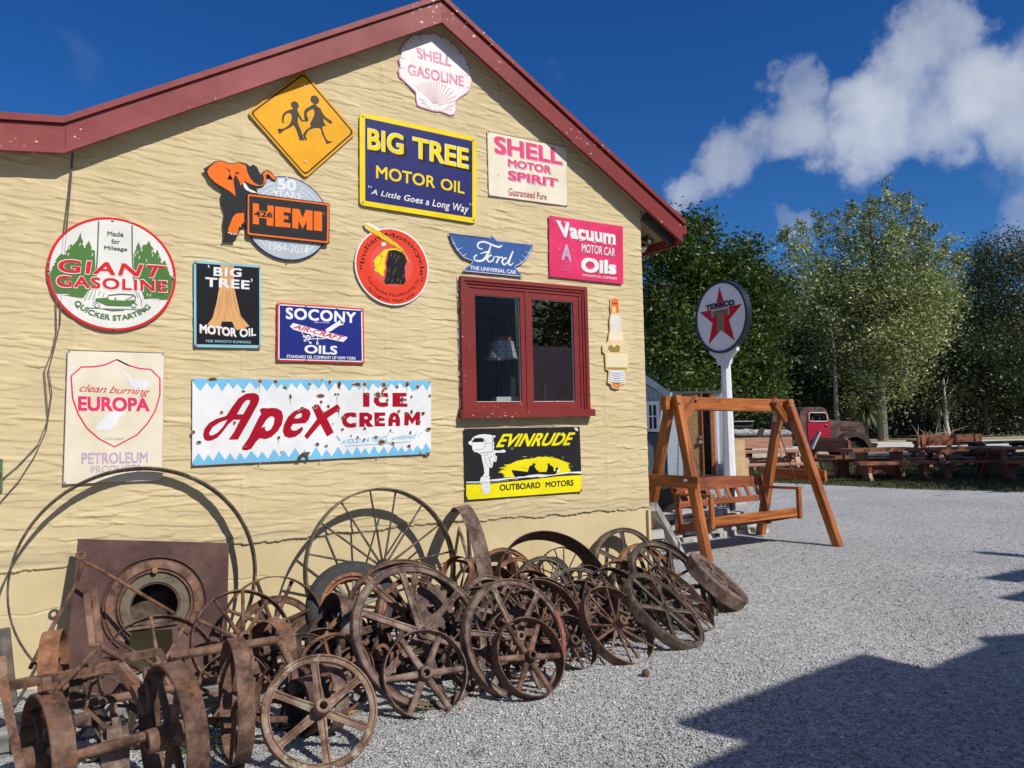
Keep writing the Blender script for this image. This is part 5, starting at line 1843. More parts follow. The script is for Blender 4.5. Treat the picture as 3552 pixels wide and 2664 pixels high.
def wheel_matrix(cx, cy, cz, az, tilt):
    a, t_ = R(az), R(tilt)
    n_ = Vector((math.sin(a)*math.cos(t_), -math.cos(a)*math.cos(t_), math.sin(t_)))
    e1 = Vector((math.cos(a), math.sin(a), 0))
    e2 = n_.cross(e1)
    return Matrix(((e1.x, e2.x, n_.x, cx), (e1.y, e2.y, n_.y, cy), (e1.z, e2.z, n_.z, cz), (0, 0, 0, 1)))


HEAP = 'rusty iron wheels heaped against the wall'
wr = random.Random(21)


def wheel(label, pose, kind, w=.06, n=6, rot=0.0, mat=None, hub=.05, name='iron_wheel', group=HEAP, parent=None, proud=.02, hubmat=None, cat='wheel', rimt=None, spr=None):  # scrap iron wheels, some off farm implements, not all from carts
    cx, cy, cz, Rr, az, tilt = pose
    mat = mat or RUST
    Mx = wheel_matrix(cx, cy, cz, az, tilt)
    if parent is None:
        root = thing(name, label, cat, group=group, matrix=Mx)
    else:
        root = thing(name, None, None, matrix=Mx)
        keep(root, parent)
    m = MB()
    seg = 72 if Rr > .3 else 56
    ri = Rr
    if kind in ('band', 'hoop'):
        t_ = rimt or .007
        ri = Rr-t_
        j = [wr.uniform(-.0012, .0012) for _ in range(4)]
        m.revolve([(Rr+j[0], -.002), (Rr, -w), (ri, -w), (ri+j[1], -.0005), (ri+t_*.5, .001)], seg)
    elif kind == 'thin':
        t_ = rimt or .009
        ri = Rr-t_
        m.revolve([(Rr, 0), (Rr, -w), (Rr-.004, -w), (Rr-.004, -w*.62), (ri, -w*.55), (ri, -w*.45), (Rr-.004, -w*.38), (Rr-.004, 0)], seg)
    elif kind == 'cast':
        dr = rimt or max(.03, .13*Rr)
        ri = Rr-dr
        m.revolve([(Rr, -.006), (Rr-.004, 0), (Rr-.010, 0), (Rr-.013, -.009), (ri+.010, -.009), (ri+.006, -.001), (ri+.002, -.003), (ri, -.012), (ri+.003, -.026), (Rr-.014, -.028), (Rr-.012, -w), (Rr, -w)], seg)
    elif kind == 'disc':
        m.revolve([(Rr, -.01), (Rr-.008, 0), (Rr*.76, 0), (Rr*.73, -.006), (Rr*.70, -.035), (Rr*.3, -.03), (Rr*.28, -.012), (.05, -.012), (.045, -w), (Rr-.01, -w), (Rr, -w+.01)], seg)
    elif kind == 'tyre':
        ro = Rr
        P = []
        for i in range(15):
            a = R(-80+160*i/14)
            P.append((ro-.055+.055*math.cos(a)*(1.0 if abs(a) < .7 else .98), -w/2-.055*math.sin(a)*1.0))
        P += [(ro-.10, -w/2-.048), (ro-.10, -w/2+.048)]
        m.revolve(P, seg)
        for i in range(60):
            a = 2*math.pi*i/60
            for sgn in (1, -1):
                ca, sa = math.cos(a), math.sin(a)
                z_ = -w/2+sgn*.044
                r0_, r1_ = ro-.034, ro-.012
                m.bar((r0_*ca, r0_*sa, z_), (r1_*ca, r1_*sa, z_-sgn*.010), .014, .008, up=(0, 0, 1))
        m.build('tyre', RUBBER, root, True, matrix=Mx)
        m = MB()
        ri = ro-.14
        m.revolve([(ro-.098, -.004), (ri+.02, -.002), (ri+.014, -.02), (ri, -.022), (ri, -w+.02), (ro-.098, -w+.004)], seg)
        for i in range(12):
            a = 2*math.pi*i/12
            m.tube([((ri+.03)*math.cos(a), (ri+.03)*math.sin(a), -.006), ((ri+.03)*math.cos(a), (ri+.03)*math.sin(a), .004)], .007, 8)
    m.build('rim', mat, root, True, matrix=Mx)
    if kind == 'disc':
        m = MB()
        for i in range(6):
            a = 2*math.pi*i/6+rot
            m.tube([(Rr*.52*math.cos(a), Rr*.52*math.sin(a), -.035), (Rr*.52*math.cos(a), Rr*.52*math.sin(a), -.0305)], .016, 12)
        m.build('bolt_hole', BLACK, root, matrix=Mx)
        m = MB()
        for i in range(3):
            a = 2*math.pi*i/3+rot+.3
            m.bar((Rr*.34*math.cos(a), Rr*.34*math.sin(a), -.022), (Rr*.68*math.cos(a), Rr*.68*math.sin(a), -.018), .03, .02)
        m.build('web', mat, root, matrix=Mx)
        return root
    if n == 0:
        return root
    # hub
    m = MB()
    hb = hub*.52
    f_ = proud
    m.revolve([(hub, f_-.004), (hub-.004, f_), (hb+.002, f_), (hb, f_-.003), (hb, -w*.9-.01), (hub, -w*.9-.01), (hub*1.25, -w*.6), (hub*1.28, -w*.3), (hub*1.02, -.004)], 28)
    m.build('hub', hubmat or mat, root, True, matrix=Mx)
    # spokes: one shape, copied round
    me = None
    for i in range(n):
        a = rot+2*math.pi*i/n
        if kind == 'cast':
            if me is None:
                m = MB()
                hh = spr or max(.015, .056*Rr)
                vs = []
                for r_, k_ in ((hub*.9, 1.18), ((hub+ri)*.5, .92), (ri-.008, .95), (ri+.004, 1.5)):
                    h = hh*k_
                    vs += [(r_, y, z) for y, z in ((-h, -.006), (-h*.55, -.002), (-h*.34, -.010), (h*.34, -.010), (h*.55, -.002), (h, -.006), (h*.8, -.026), (-h*.8, -.026))]
                fs = []
                for q in range(3):
                    for k in range(8):
                        fs.append((q*8+k, q*8+(k+1) % 8, q*8+8+(k+1) % 8, q*8+8+k))
                m.add(vs, fs)
                o = m.build('spoke', mat, root, True, matrix=Mx @ Matrix.Rotation(a, 4, 'Z'))
                me = o.data
                continue
        elif me is None:
            m = MB()
            r_s = spr or (.0065 if kind == 'thin' else .012)
            z0 = -w*.5
            m.tube([(hub*.9, 0, z0), ((hub+ri)/2, 0, z0), (ri-.001, 0, z0)], [r_s*1.25, r_s, r_s*.92], 9)
            if kind in ('band', 'tyre') and r_s > .009:
                m.tube([(ri-.016, 0, z0), (ri-.001, 0, z0)], r_s*1.15, 9)
            o = m.build('spoke', mat if kind != 'tyre' else GREYWOOD, root, True, matrix=Mx @ Matrix.Rotation(a, 4, 'Z'))
            me = o.data
            continue
        mm = Mx @ Matrix.Rotation(a, 4, 'Z')
        if kind in ('thin', 'band') and n >= 8:
            mm = mm @ Matrix.Rotation(math.atan2(w*.32*(1 if i % 2 else -1), ri), 4, 'Y')
        link_mesh('spoke', me, root, mm)
    return root


W = {
    'hoop': (0.346, -0.308, 0.688, 0.718, 3.1, 15.9), 'U': (1.961, -0.353, 0.564, 0.595, 3.6, 11.7), 'V': (1.633, -0.626, 0.396, 0.321, -9.8, 27.8),
    'E': (1.030, -1.965, 0.227, 0.281, -3.6, 36.2), 'F': (1.787, -1.460, 0.370, 0.445, 10.1, 33.9), 'Fb': (1.890, -0.980, 0.347, 0.417, -1.3, 33.7),
    'G': (1.697, -1.714, 0.218, 0.242, -8.5, 26.0), 'H': (2.328, -1.654, 0.3015, 0.362, 4.1, 23.4), 'I': (2.322, -1.83, 0.237, 0.231, 4.2, 28.1),
    'J': (3.216, -1.523, 0.225, 0.293, 13.8, 40.3), 'K': (3.734, -1.413, 0.234, 0.347, 29.5, 48.2), 'L': (4.100, -1.185, 0.228, 0.322, 31.8, 46.2),
    'M': (4.20, -0.998, 0.262, 0.442, 15.8, 40.2), 'N': (4.767, -0.929, 0.265, 0.302, 42.2, 49.9), 'O': (3.258, -0.686, 0.335, 0.484, -3.8, 36.0),
    'P': (4.318, -0.243, 0.306, 0.342, -7.8, 16.7), 'Q': (3.666, -0.201, 0.258, 0.272, 1.6, 16.0), 'Rr': (3.246, -0.584, 0.271, 0.287, 4.5, 23.1),
    'S': (3.089, -0.189, 0.287, 0.300, 1.1, 20.7), 'S2': (3.159, -0.296, 0.249, 0.262, 2.0, 18.9), 'S3': (2.906, -0.390, 0.243, 0.242, 16.3, 20.1),
    'T2': (2.697, -1.356, 0.254, 0.309, -3.0, 23.5), 'T3': (3.226, -1.111, 0.200, 0.262, 2.2, 28.3), 'T4': (3.501, -1.111, 0.240, 0.280, -1.7, 25.4),
    'T5': (3.271, -0.980, 0.230, 0.303, -17.8, 30.5), 'T6': (3.826, -0.808, 0.227, 0.271, -4.1, 25.6), 'T7': (4.273, -0.568, 0.266, 0.296, 2.3, 23.7),
    'M2': (4.269, -0.857, 0.286, 0.366, 4.8, 34.6), 'a1': (0.859, -0.93, 0.353, 0.306, 13.7, 27.1), 'a2': (1.101, -0.614, 0.320, 0.322, 0.5, 9.8),
    'a3': (1.131, -0.61, 0.234, 0.286, 5.2, 20.8), 'b': (0.406, -0.926, 0.267, 0.314, 11.5, 32.1), 'e': (1.250, -1.460, 0.223, 0.224, 4.7, 16.8),
    'g': (0.308, -2.1, 0.300, 0.300, -76.7, 0), 'h': (-0.154, -1.9, 0.254, 0.254, -74.5, 0), 'f': (0.629, -1.773, 0.291, 0.290, -90.4, 0.8),
    'T': (2.672, -0.215, 0.474, 0.476, -102.9, -7.4), 'd': (1.406, -0.786, 0.313, 0.218, -85.7, 12.9), 'c': (0.934, -1.127, 0.324, 0.165, -64, 4)}

wheel('huge thin iron hoop without spokes leaning on the wall over the pale shield sign', W['hoop'], 'hoop', .07, 0, rimt=.013, mat=RUST_B, name='iron_hoop', cat='hoop')
wheel('tall wheel of thin rods with a black hub leaning on the wall in the middle', W['U'], 'band', .066, 16, .1, RUST_B, .052, hubmat=BLACK, proud=.05, spr=.008, rimt=.015)
wheel('wheel with a black rubber tyre leaning in front of the tall thin spoked wheel', W['V'], 'tyre', .11, 10, .2, RUST_O, .05, name='tyred_wheel', spr=.014)
wheel('six spoked cast wheel with pale lichen and a long tubular hub, nearest the camera', W['E'], 'cast', .042, 6, R(90), RUST_G, .036, proud=.075, spr=.0205, rimt=.042)
wheel('largest cast wheel with double ribbed spokes in the middle front of the heap', W['F'], 'cast', .05, 6, R(30), RUST_P, .045, rimt=.05, proud=.02, spr=.022)
wheel('broad banded cast wheel standing just behind the largest ribbed wheel', W['Fb'], 'cast', .12, 6, R(8), RUST, .05, rimt=.036, spr=.024)
wheel('small wide banded wheel with six round spokes before the largest ribbed wheel', W['G'], 'band', .085, 6, R(0), RUST_P, .034, proud=.012, spr=.0185)
hw = wheel('ribbed cast wheel with a red stain on its rim, right of the largest ribbed wheel', W['H'], 'cast', .07, 6, R(105), RUST_P, .03, rimt=.042, proud=.05, spr=.0185)
m = MB()
m.revolve([(.358, -.001), (.358, .0012), (.330, .0012), (.330, -.001)], 14, True, R(-28), R(18))
m.build('red_stain', rust('red_stain', (.11, .045, .035), (.20, .055, .042), (.17, .09, .07)), hw, matrix=hw.matrix_basis)
wheel('small banded wheel with six round spokes leaning in front of the red stained ribbed wheel', W['I'], 'band', .085, 6, R(52), RUST, .03, proud=.02, spr=.0175)
wheel('banded wheel with a knobbly hub and many thin crossing rods, front right of the heap', W['J'], 'band', .075, 12, .2, RUST, .034, proud=.05, spr=.0088)
wheel('dark glossy six spoked cast wheel lying steeply tilted at the front right', W['K'], 'cast', .075, 6, R(38), RUST_B, .036, rimt=.044, proud=.035, spr=.020)
wheel('thin spoked banded wheel tucked behind the dark tilted cast wheel', W['L'], 'band', .05, 11, .1, RUST, .022, spr=.008, proud=.02)
wheel('big blackened cast wheel with a flaking rim leaning at the right of the heap', W['M'], 'cast', .05, 6, R(50), RUST_B, .05, rimt=.05, spr=.019)
wheel('thick solid grey brown disc wheel, last on the right by the swing leg', W['N'], 'disc', .115, 0, .3, RUST_P, name='solid_disc_wheel')
wheel('wide open iron band without spokes arching over the back of the heap', W['O'], 'hoop', .15, 0, mat=RUST_D, name='iron_band', cat='band')
wheel('dark mottled six spoked cast wheel against the right end of the wall', W['P'], 'cast', .10, 6, R(90), RUST_B, .04, rimt=.044, spr=.021)
wheel('light wheel of many fine rods against the wall under the wide open band', W['Q'], 'thin', .05, 14, 0, RUST_D, .03)
wheel('grey ribbed cast wheel in front of the wide open iron band', W['Rr'], 'cast', .08, 5, R(120), RUST_B, .035, rimt=.038, spr=.020)
wheel('cast wheel against the wall next to the tall upright banded wheel', W['S'], 'cast', .09, 6, R(70), RUST, .04, spr=.014)
wheel('reddish cast wheel standing between the wall and the grey ribbed wheel', W['S2'], 'cast', .06, 6, R(90), RUST_O, .035, spr=.014)
wheel('small wide banded wheel at the foot of the tall upright banded wheel', W['S3'], 'band', .11, 6, .4, RUST, .03)
wheel('banded wheel showing right of the red stained ribbed wheel', W['T2'], 'band', .10, 10, .3, RUST, .035, spr=.008)
wheel('banded wheel half hidden behind the wheel with the knobbly hub', W['T3'], 'band', .08, 8, .1, RUST, .03, spr=.01)
wheel('thin rimmed dark wheel with bent rods above the wheel with the knobbly hub', W['T4'], 'band', .07, 10, .5, RUST_D, .03, spr=.0075)
wheel('dark flanged cast wheel lying tipped behind the crossing rod wheel', W['T5'], 'cast', .06, 5, .7, RUST_B, .035, rimt=.03)
wheel('double rimmed iron band in the middle back right of the heap', W['T6'], 'hoop', .06, 8, .2, RUST, .03, rimt=.016, spr=.009)
wheel('red brown cast wheel between the mottled wheel and the big blackened wheel', W['T7'], 'cast', .07, 6, .6, RUST_O, .036, rimt=.034)
wheel('plain banded wheel behind the big blackened cast wheel', W['M2'], 'band', .06, 8, .2, RUST_D, .04)
wheel('wheel with ten slim flat spokes and a cone hub standing left of the rubber tyre', W['a1'], 'band', .04, 11, .25, RUST, .045, proud=.03, spr=.0115, rimt=.009)
wheel('banded wheel with short stub spokes against the wall left of the rubber tyre', W['a2'], 'band', .08, 8, .3, RUST, .05, spr=.013)
wheel('plate wheel with big holes behind the slim spoked cone hub wheel', W['a3'], 'cast', .05, 4, .5, RUST, .09, rimt=.05, spr=.03)
wheel('slim spoked thin rimmed wheel in front of the arched cast iron plate', W['b'], 'band', .05, 9, .2, RUST, .035, spr=.0095, rimt=.009)
wheel('orange rusted tube ring wheel behind the pale lichened wheel', W['e'], 'cast', .025, 5, R(100), RUST_O, .03, rimt=.018, spr=.008)
wheel('tall banded wheel standing edge on against the wall, right of the tall thin spoked wheel', W['T'], 'band', .115, 6, .2, RUST_P, .05, spr=.014)
wheel('wide flat pulley standing edge on below the rubber tyre', W['d'], 'hoop', .14, 5, .2, RUST_P, .03, name='pulley', cat='pulley')
wheel('rust streaked pulley standing edge on below the cone hub wheel', W['c'], 'hoop', .10, 5, .2, RUST, .03, name='pulley', cat='pulley')
wheel('narrow iron ring wheel standing edge on at the left of the pale lichened wheel', W['f'], 'band', .075, 8, .1, RUST, .035, spr=.011)
k3 = crop(600, 1900, 800/1737)
k4 = crop(1000, 1650, 800/2212)
k2 = crop(0, 2050, 900/2212)
k1 = crop(0, 1600, 900/2133)
c_ = on_wall(k4(1600, 935), -.62)
wheel('short orange brown iron band leaning on the tall upright banded wheel', (c_[0], c_[1], c_[2], .13, -60, 20), 'hoop', .07, 0, mat=RUST_O, name='iron_band', cat='band')
c_ = on_wall(k3(1120, 930), -1.62)
wheel('small rusted roller wheel lying behind the pale lichened wheel', (c_[0]-.03, -1.7, .19, .175, -80, 4), 'hoop', .075, 0, mat=RUST_P, name='roller', cat='roller')
c_ = on_wall(k3(960, 1330), -1.72)
wheel('dark roller drum seen between the spokes of the pale lichened wheel', (c_[0], -1.66, .15, .145, -75, 0), 'hoop', .12, 0, mat=RUST_D, name='roller', cat='roller')
# wheels deep inside the heap: only bits of rim, spoke and hub show between the front ones
BUR = 'rusty iron wheel mostly buried inside the heap'
for i, (x, y, r_, az, ti, kd, n_) in enumerate(((2.05, -.75, .30, 10, 30, 'cast', 6), (2.35, -1.15, .27, -12, 26, 'band', 8), (2.62, -.85, .28, 14, 30, 'cast', 6), (2.95, -1.0, .25, -5, 24, 'band', 10), (1.55, -1.0, .24, 8, 32, 'cast', 6),
                                               (3.55, -.75, .24, 5, 22, 'band', 10), (3.05, -1.3, .22, 25, 38, 'band', 9), (3.75, -1.05, .24, 12, 34, 'thin', 12), (2.45, -1.45, .22, 6, 30, 'band', 8), (1.95, -1.18, .22, -8, 36, 'cast', 5), (2.5, -.5, .3, 4, 20, 'thin', 12), (1.75, -.62, .24, -15, 30, 'band', 8), (2.2, -1.0, .26, 5, 34, 'band', 6), (2.75, -1.15, .24, 16, 30, 'band', 8), (3.35, -1.0, .23, -6, 30, 'cast', 6), (3.6, -1.25, .2, 20, 38, 'band', 10), (3.0, -.75, .26, 0, 26, 'band', 6), (1.5, -.75, .22, 10, 28, 'cast', 5), (1.3, -1.05, .2, -10, 30, 'band', 6), (3.9, -.85, .24, 10, 30, 'band', 8), (2.15, -1.5, .2, -4, 36, 'band', 7), (2.85, -1.5, .19, 8, 38, 'band', 8))):
    wheel(BUR, (x, y, r_*math.cos(R(ti))+.01, r_, az, ti), kd, .07, n_, i*.37, (RUST, RUST_D, RUST_P, RUST_B)[i % 4], .035, group='wheels buried in the heap', spr=None if kd == 'cast' else .0085)
# gears
def gear(label, cx, cy, cz, r_, az, ti, nt_, mat):
    Mx = wheel_matrix(cx, cy, cz, az, ti)
    g_ = []
    for i in range(nt_):
        for da, rr_ in ((0, r_), (.22, r_*1.22), (.5, r_*1.22), (.72, r_)):
            a = 2*math.pi*(i+da)/nt_
            g_.append((rr_*math.cos(a), rr_*math.sin(a)))
    m = MB()
    m.prism(g_, lambda p_, d: (p_[0], p_[1], -d), .035, [circ_pts(0, 0, r_*.3, 16)[::-1]])
    tag(m.build('gear', mat, matrix=Mx), label, 'gear')
gear('toothed gear behind the spokes of the largest ribbed wheel', 2.0, -1.12, .42, .13, 8, 20, 14, RUST_P)
gear('brown toothed gear inside the ring of the wheel with the red stained rim', 2.5, -1.4, .3, .10, -15, 30, 12, RUST)
gear('small toothed gear behind the wheel with the knobbly hub', 3.1, -1.25, .26, .085, 20, 25, 10, RUST_D)
# scrap bars and tubes lying in the heap
for i, (p0, p1, r_) in enumerate((((2.5, -1.5, .05), (2.9, -1.2, .33), .012), ((2.75, -1.3, .3), (3.05, -1.35, .12), .014), ((2.0, -1.25, .1), (2.3, -1.05, .5), .016), ((3.4, -1.2, .06), (3.75, -1.05, .3), .01), ((1.5, -1.2, .05), (1.75, -.95, .4), .014), ((3.8, -1.0, .1), (4.1, -.9, .42), .012))):
    m = MB()
    m.tube([p0, p1], r_, 8)
    tag(m.build('iron_rod', RUST if i % 2 else RUST_D), 'short rusty rod sticking out among the heaped wheels', 'rod', group='rods among the wheels')
for i, (x, y, r_, az, ti, kd, n_) in enumerate(((.75, -1.25, .2, 8, 30, 'band', 8), (1.15, -1.15, .2, -20, 24, 'cast', 5), (.35, -1.3, .2, 20, 30, 'band', 7), (.95, -1.5, .17, -40, 16, 'band', 6), (.05, -1.35, .2, -30, 20, 'band', 6), (1.35, -1.3, .2, 10, 26, 'band', 6))):
    wheel('rusty wheel lying half hidden behind the implement frame', (x, y, r_*math.cos(R(ti))+.01, r_, az, ti), kd, .07, n_, i*.5, (RUST, RUST_D, RUST_P)[i % 3], .035, group='wheels behind the implement', spr=None if kd == 'cast' else .009)
for i, (x, y, z) in enumerate(((2.58, -1.42, .32), (2.95, -1.25, .18), (2.2, -1.3, .2), (3.45, -1.15, .2), (1.62, -1.2, .22))):
    Mx = wheel_matrix(x, y, z, wr.uniform(-30, 30), wr.uniform(10, 50))
    m = MB()
    m.revolve([(.045, .03), (.024, .03), (.024, -.06), (.05, -.06)], 20)
    m.bar((.04, 0, -.02), (.12, .02, -.02), .03, .02)
    m.bar((-.04, 0, -.02), (-.1, -.04, -.02), .03, .02)
    tag(m.build('broken_hub', (RUST, RUST_O, RUST_P)[i % 3], smooth=True, matrix=Mx), 'broken hub with stub arms lying among the heaped wheels', 'hub', group='broken hubs among the wheels')

# ------------------------------------------------------------------ arched cast iron plate leaning on the wall
pt = np.array([.66, -.09, 1.14])
pb = np.array([.66, -.42, .0])
pn = np.cross(np.array([1, 0, 0.0]), pt-pb)
pn /= np.linalg.norm(pn)
if pn[1] > 0:
    pn = -pn
def onp(x, y):
    return on_plane(k1(x, y), pb, pn)
pu = (pt-pb)/np.linalg.norm(pt-pb)
def p2(x, y):
    q = onp(x, y)-pb
    return (q[0], float(np.dot(q, pu)))
def to_pl(p_, d):
    q = pb+np.array([p_[0], 0, 0])+pu*p_[1]-pn*d
    return tuple(q)
plate = thing('oven_front', 'big square rusted iron plate with a ringed round hole leaning on the wall', 'oven front', tuple(pb))
hc = p2(1275, 1185)
hr_ = (p2(1470, 1190)[0]-p2(1085, 1190)[0])/2
TL, TR = p2(640, 637), p2(1882, 672)
BR, BL = (p2(1840, 1300)[0], .02), (p2(520, 1500)[0], .02)
low = [p2(1065, 1400), p2(1275, 1400), p2(1275, 1560), p2(1065, 1560)]
low = [(low[0][0], low[0][1]), (low[1][0]+.10, low[1][1]), (low[1][0]+.10, .06), (low[0][0], .06)]
m = MB()
m.prism([TL, TR, BR, BL], to_pl, .022, [circ_pts(hc[0], hc[1], hr_, 40)[::-1], low[::-1]])
m.build('plate', rust('plate_rust', (.07, .036, .031), (.105, .055, .047), (.15, .082, .068), scale=3), plate)
Mp = Matrix(((1, pu[0], pn[0], pb[0]), (0, pu[1], pn[1], pb[1]), (0, pu[2], pn[2], pb[2]), (0, 0, 0, 1)))
Mc = Mp @ Matrix.Translation((hc[0], hc[1], 0))
for r0_, r1_, h_, mt in ((2.28, 2.20, .018, RUST), (2.12, 1.68, .012, RUST), (1.62, 1.52, .022, RUST), (1.50, 1.05, .010, rust('olive_rust', (.06, .045, .03), (.11, .09, .06), (.12, .10, .07), patch=(.095, .085, .058)))):
    m = MB()
    a0, a1 = (-48, 228) if r0_ > 1.65 else ((-50, 230) if r0_ > 1.55 else (-38, 218))
    m.revolve([(hr_*r1_, .0005), (hr_*r0_, .0005), (hr_*(r0_-.03), h_), (hr_*(r1_+.03), h_)], 60, True, R(a0), R(a1))
    m.build('ring', mt, plate, True, matrix=Mc)
m = MB()
m.box((low[0][0]-hc[0]-.02, low[0][1]-hc[1]+.004, .001), (low[1][0]-hc[0]+.03, low[0][1]-hc[1]+.024, .02))
m.box((low[0][0]-hc[0]-.035, low[0][1]-hc[1]+.03, .001), (low[1][0]-hc[0]+.045, low[0][1]-hc[1]+.05, .03))
m.build('ledge', RUST_P, plate, matrix=Mc)
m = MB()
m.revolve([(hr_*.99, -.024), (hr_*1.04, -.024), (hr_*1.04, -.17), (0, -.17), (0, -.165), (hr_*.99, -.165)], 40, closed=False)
m.build('hole_shade_tube', RUST_D, plate, True, matrix=Mc)  # closed dark tube added behind the hole to make its deep shade
m = MB()
m.revolve([(0, .03), (.018, .028), (.02, .0), (0, 0)], 16, closed=False)
m.build('knob', RUST_O, plate, True, matrix=Mc @ Matrix.Translation((0, hr_*1.58, .02)))

# ------------------------------------------------------------------ old implement at the lower left
def pnt(kk, x, y, Y):
    return tuple(on_wall(kk(x, y), Y))
imp = thing('farm_implement', 'rusted horse drawn implement frame with banded wheels and two upright levers at lower left', 'implement', (.3, -1.9, 0))
wheel(None, W['g'], 'band', .09, 6, .2, RUST, .05, name='wheel', parent=imp, spr=.016, rimt=.009, proud=.06)
wheel(None, W['h'], 'band', .09, 6, .5, RUST, .05, name='wheel', parent=imp, spr=.016, rimt=.009, proud=.06)
def bars(name, L, w_, h_, mat=RUST, up=(0, 0, 1)):
    m = MB()
    for a, b in zip(L[:-1], L[1:]):
        m.bar(a, b, w_, h_, up)
    return m.build(name, mat, imp)
def tubes(name, L, r_, mat=RUST):
    m = MB()
    m.tube(L, r_, 10)
    return m.build(name, mat, imp, True)
YF = -1.75
bars('frame_bar', [pnt(k2, 30, 815, -1.95), pnt(k2, 560, 720, YF), pnt(k2, 1010, 632, YF)], .045, .035)
bars('frame_bar', [pnt(k2, 1010, 632, YF), pnt(k2, 1150, 810, -1.8), pnt(k2, 1260, 1040, -1.9)], .045, .04)
bars('frame_bar', [pnt(k2, 700, 640, -1.68), pnt(k2, 1360, 515, -1.55), pnt(k2, 1400, 590, -1.55)], .05, .03)
tubes('axle', [pnt(k2, 560, 1430, -2.05), pnt(k2, 900, 1330, -2.08), pnt(k2, 1320, 1215, -2.1)], .021)
tubes('brace_rod', [pnt(k2, 858, 440, -1.62), pnt(k2, 885, 492, -1.64), pnt(k2, 1230, 680, -1.78), pnt(k2, 1262, 800, -1.9), pnt(k2, 1310, 1230, -2.06)], .013)
tubes('brace_rod', [pnt(k2, 810, 510, -1.66), pnt(k2, 480, 850, -1.9), pnt(k2, 470, 900, -1.92)], .011)
bars('lever', [pnt(k2, 735, -15, -1.55), pnt(k2, 790, 470, -1.62)], .028, .012, up=(0, 1, 0))
bars('lever', [pnt(k2, 805, -25, -1.56), pnt(k2, 852, 480, -1.63)], .028, .012, up=(0, 1, 0))
tubes('lever_bolt', [pnt(k2, 755, 470, -1.63), pnt(k2, 880, 455, -1.63)], .008)
bars('bracket', [pnt(k2, 395, 740, -1.9), pnt(k2, 405, 850, -1.93)], .035, .012)
bars('clamp', [pnt(k2, 720, 660, -1.74), pnt(k2, 800, 640, -1.72)], .06, .05)
bars('clamp', [pnt(k2, 590, 800, -1.7), pnt(k2, 700, 780, -1.7)], .05, .05, RUST_D)
tubes('cross_pipe', [pnt(k2, 540, 985, -1.5), pnt(k2, 1130, 890, -1.5), pnt(k2, 1870, 755, -1.5)], .021)
bars('hanger', [pnt(k2, 790, 760, -1.6), pnt(k2, 730, 1000, -1.6), pnt(k2, 900, 1160, -1.6)], .03, .012)
m = MB()
gx0, gx1 = pnt(k2, 865, 1250, -2.0), pnt(k2, 1105, 1250, -2.0)
m.box((gx0[0], -2.02, .0), (gx1[0], -1.85, gx0[2]-.02))
m.box((gx0[0]+.02, -2.0, gx0[2]-.02), (gx1[0]-.03, -1.88, gx0[2]+.02))
m.tube([((gx0[0]+gx1[0])/2, -1.94, gx0[2]+.02), ((gx0[0]+gx1[0])/2, -1.94, gx0[2]+.05)], .016, 8)
m.build('gear_case', RUST_P, imp)
tubes('grease_cup', [pnt(k2, 600, 1120, -1.75), pnt(k2, 730, 1080, -1.7), pnt(k2, 720, 1160, -1.72)], .03, RUST_D)
# cranked pipe on the narrow ring wheel
tubes('cranked_pipe', [pnt(k3, -20, 815, -1.48), pnt(k3, 370, 760, -1.5), pnt(k3, 770, 695, -1.5), pnt(k3, 815, 730, -1.5), pnt(k3, 905, 905, -1.55), pnt(k3, 925, 1040, -1.6)], .022)
tubes('pipe_collar', [pnt(k3, 905, 1025, -1.6), pnt(k3, 922, 1095, -1.62)], .033, RUST_D)
bars('clevis', [pnt(k3, 600, 870, -1.45), pnt(k3, 630, 960, -1.5)], .04, .03)
tubes('clevis_bolt', [pnt(k3, 600, 815, -1.45), pnt(k3, 610, 1060, -1.5)], .009)
bars('tie_bar', [pnt(k3, 520, 1130, -1.62), pnt(k3, 600, 1170, -1.62)], .05, .04)
bars('tie_bar', [pnt(k3, 200, 1300, -1.66), pnt(k3, 860, 1290, -1.66)], .02, .025)
# far left vertical members
bars('side_bar', [pnt(k2, 15, 560, -2.15), pnt(k2, 40, 850, -2.2), pnt(k2, 120, 1250, -2.3), pnt(k2, 190, 1560, -2.35)], .03, .012, up=(0, 1, 0))
m = MB()
m.tube([pnt(k1, 25, 1380, -1.2), pnt(k1, 45, 1680, -1.2), pnt(k1, 90, 2000, -1.2)], [.03, .034, .03], 10)
tag(m.build('fence_post', pm('mossy_bark', (.13, .115, .09), .95, .4, 14, bump=.6)), 'rough mossy post standing at the far left edge', 'post')
# pulley drum standing on the frame
cd_ = pnt(k2, 430, 520, -1.25)
wheel('rust orange pulley drum standing edge on behind the implement frame at left', (cd_[0]+.06, -1.28, .43, .20, 84, 3), 'hoop', .085, 5, .2, RUST_O, .03, name='pulley', cat='pulley')
# drawbar with a ring end leaning across the plate
dr = thing('drawbar', 'two armed iron drawbar with a ring eye leaning across the square plate', 'drawbar', pnt(k1, 660, 780, -.42))
m = MB()
Mx = wheel_matrix(*pnt(k1, 664, 775, -.42), 10, 20)
m.revolve([(.021+.0085*math.cos(a), .0085*math.sin(a)) for a in [2*math.pi*i/10 for i in range(10)]], 24)
m.build('eye', RUST, dr, True, matrix=Mx)
m = MB()
m.tube([pnt(k1, 680, 830, -.42), pnt(k1, 630, 1000, -.5), pnt(k1, 425, 1370, -.8), pnt(k1, 330, 1540, -.9), pnt(k1, 250, 1700, -1.0)], .011, 8)
m.build('arm', RUST, dr, True)
m = MB()
m.tube([pnt(k1, 700, 835, -.42), pnt(k1, 800, 880, -.45), pnt(k1, 1040, 1020, -.55), pnt(k1, 1430, 1250, -.75)], .011, 8)
m.build('arm', RUST_O, dr, True)
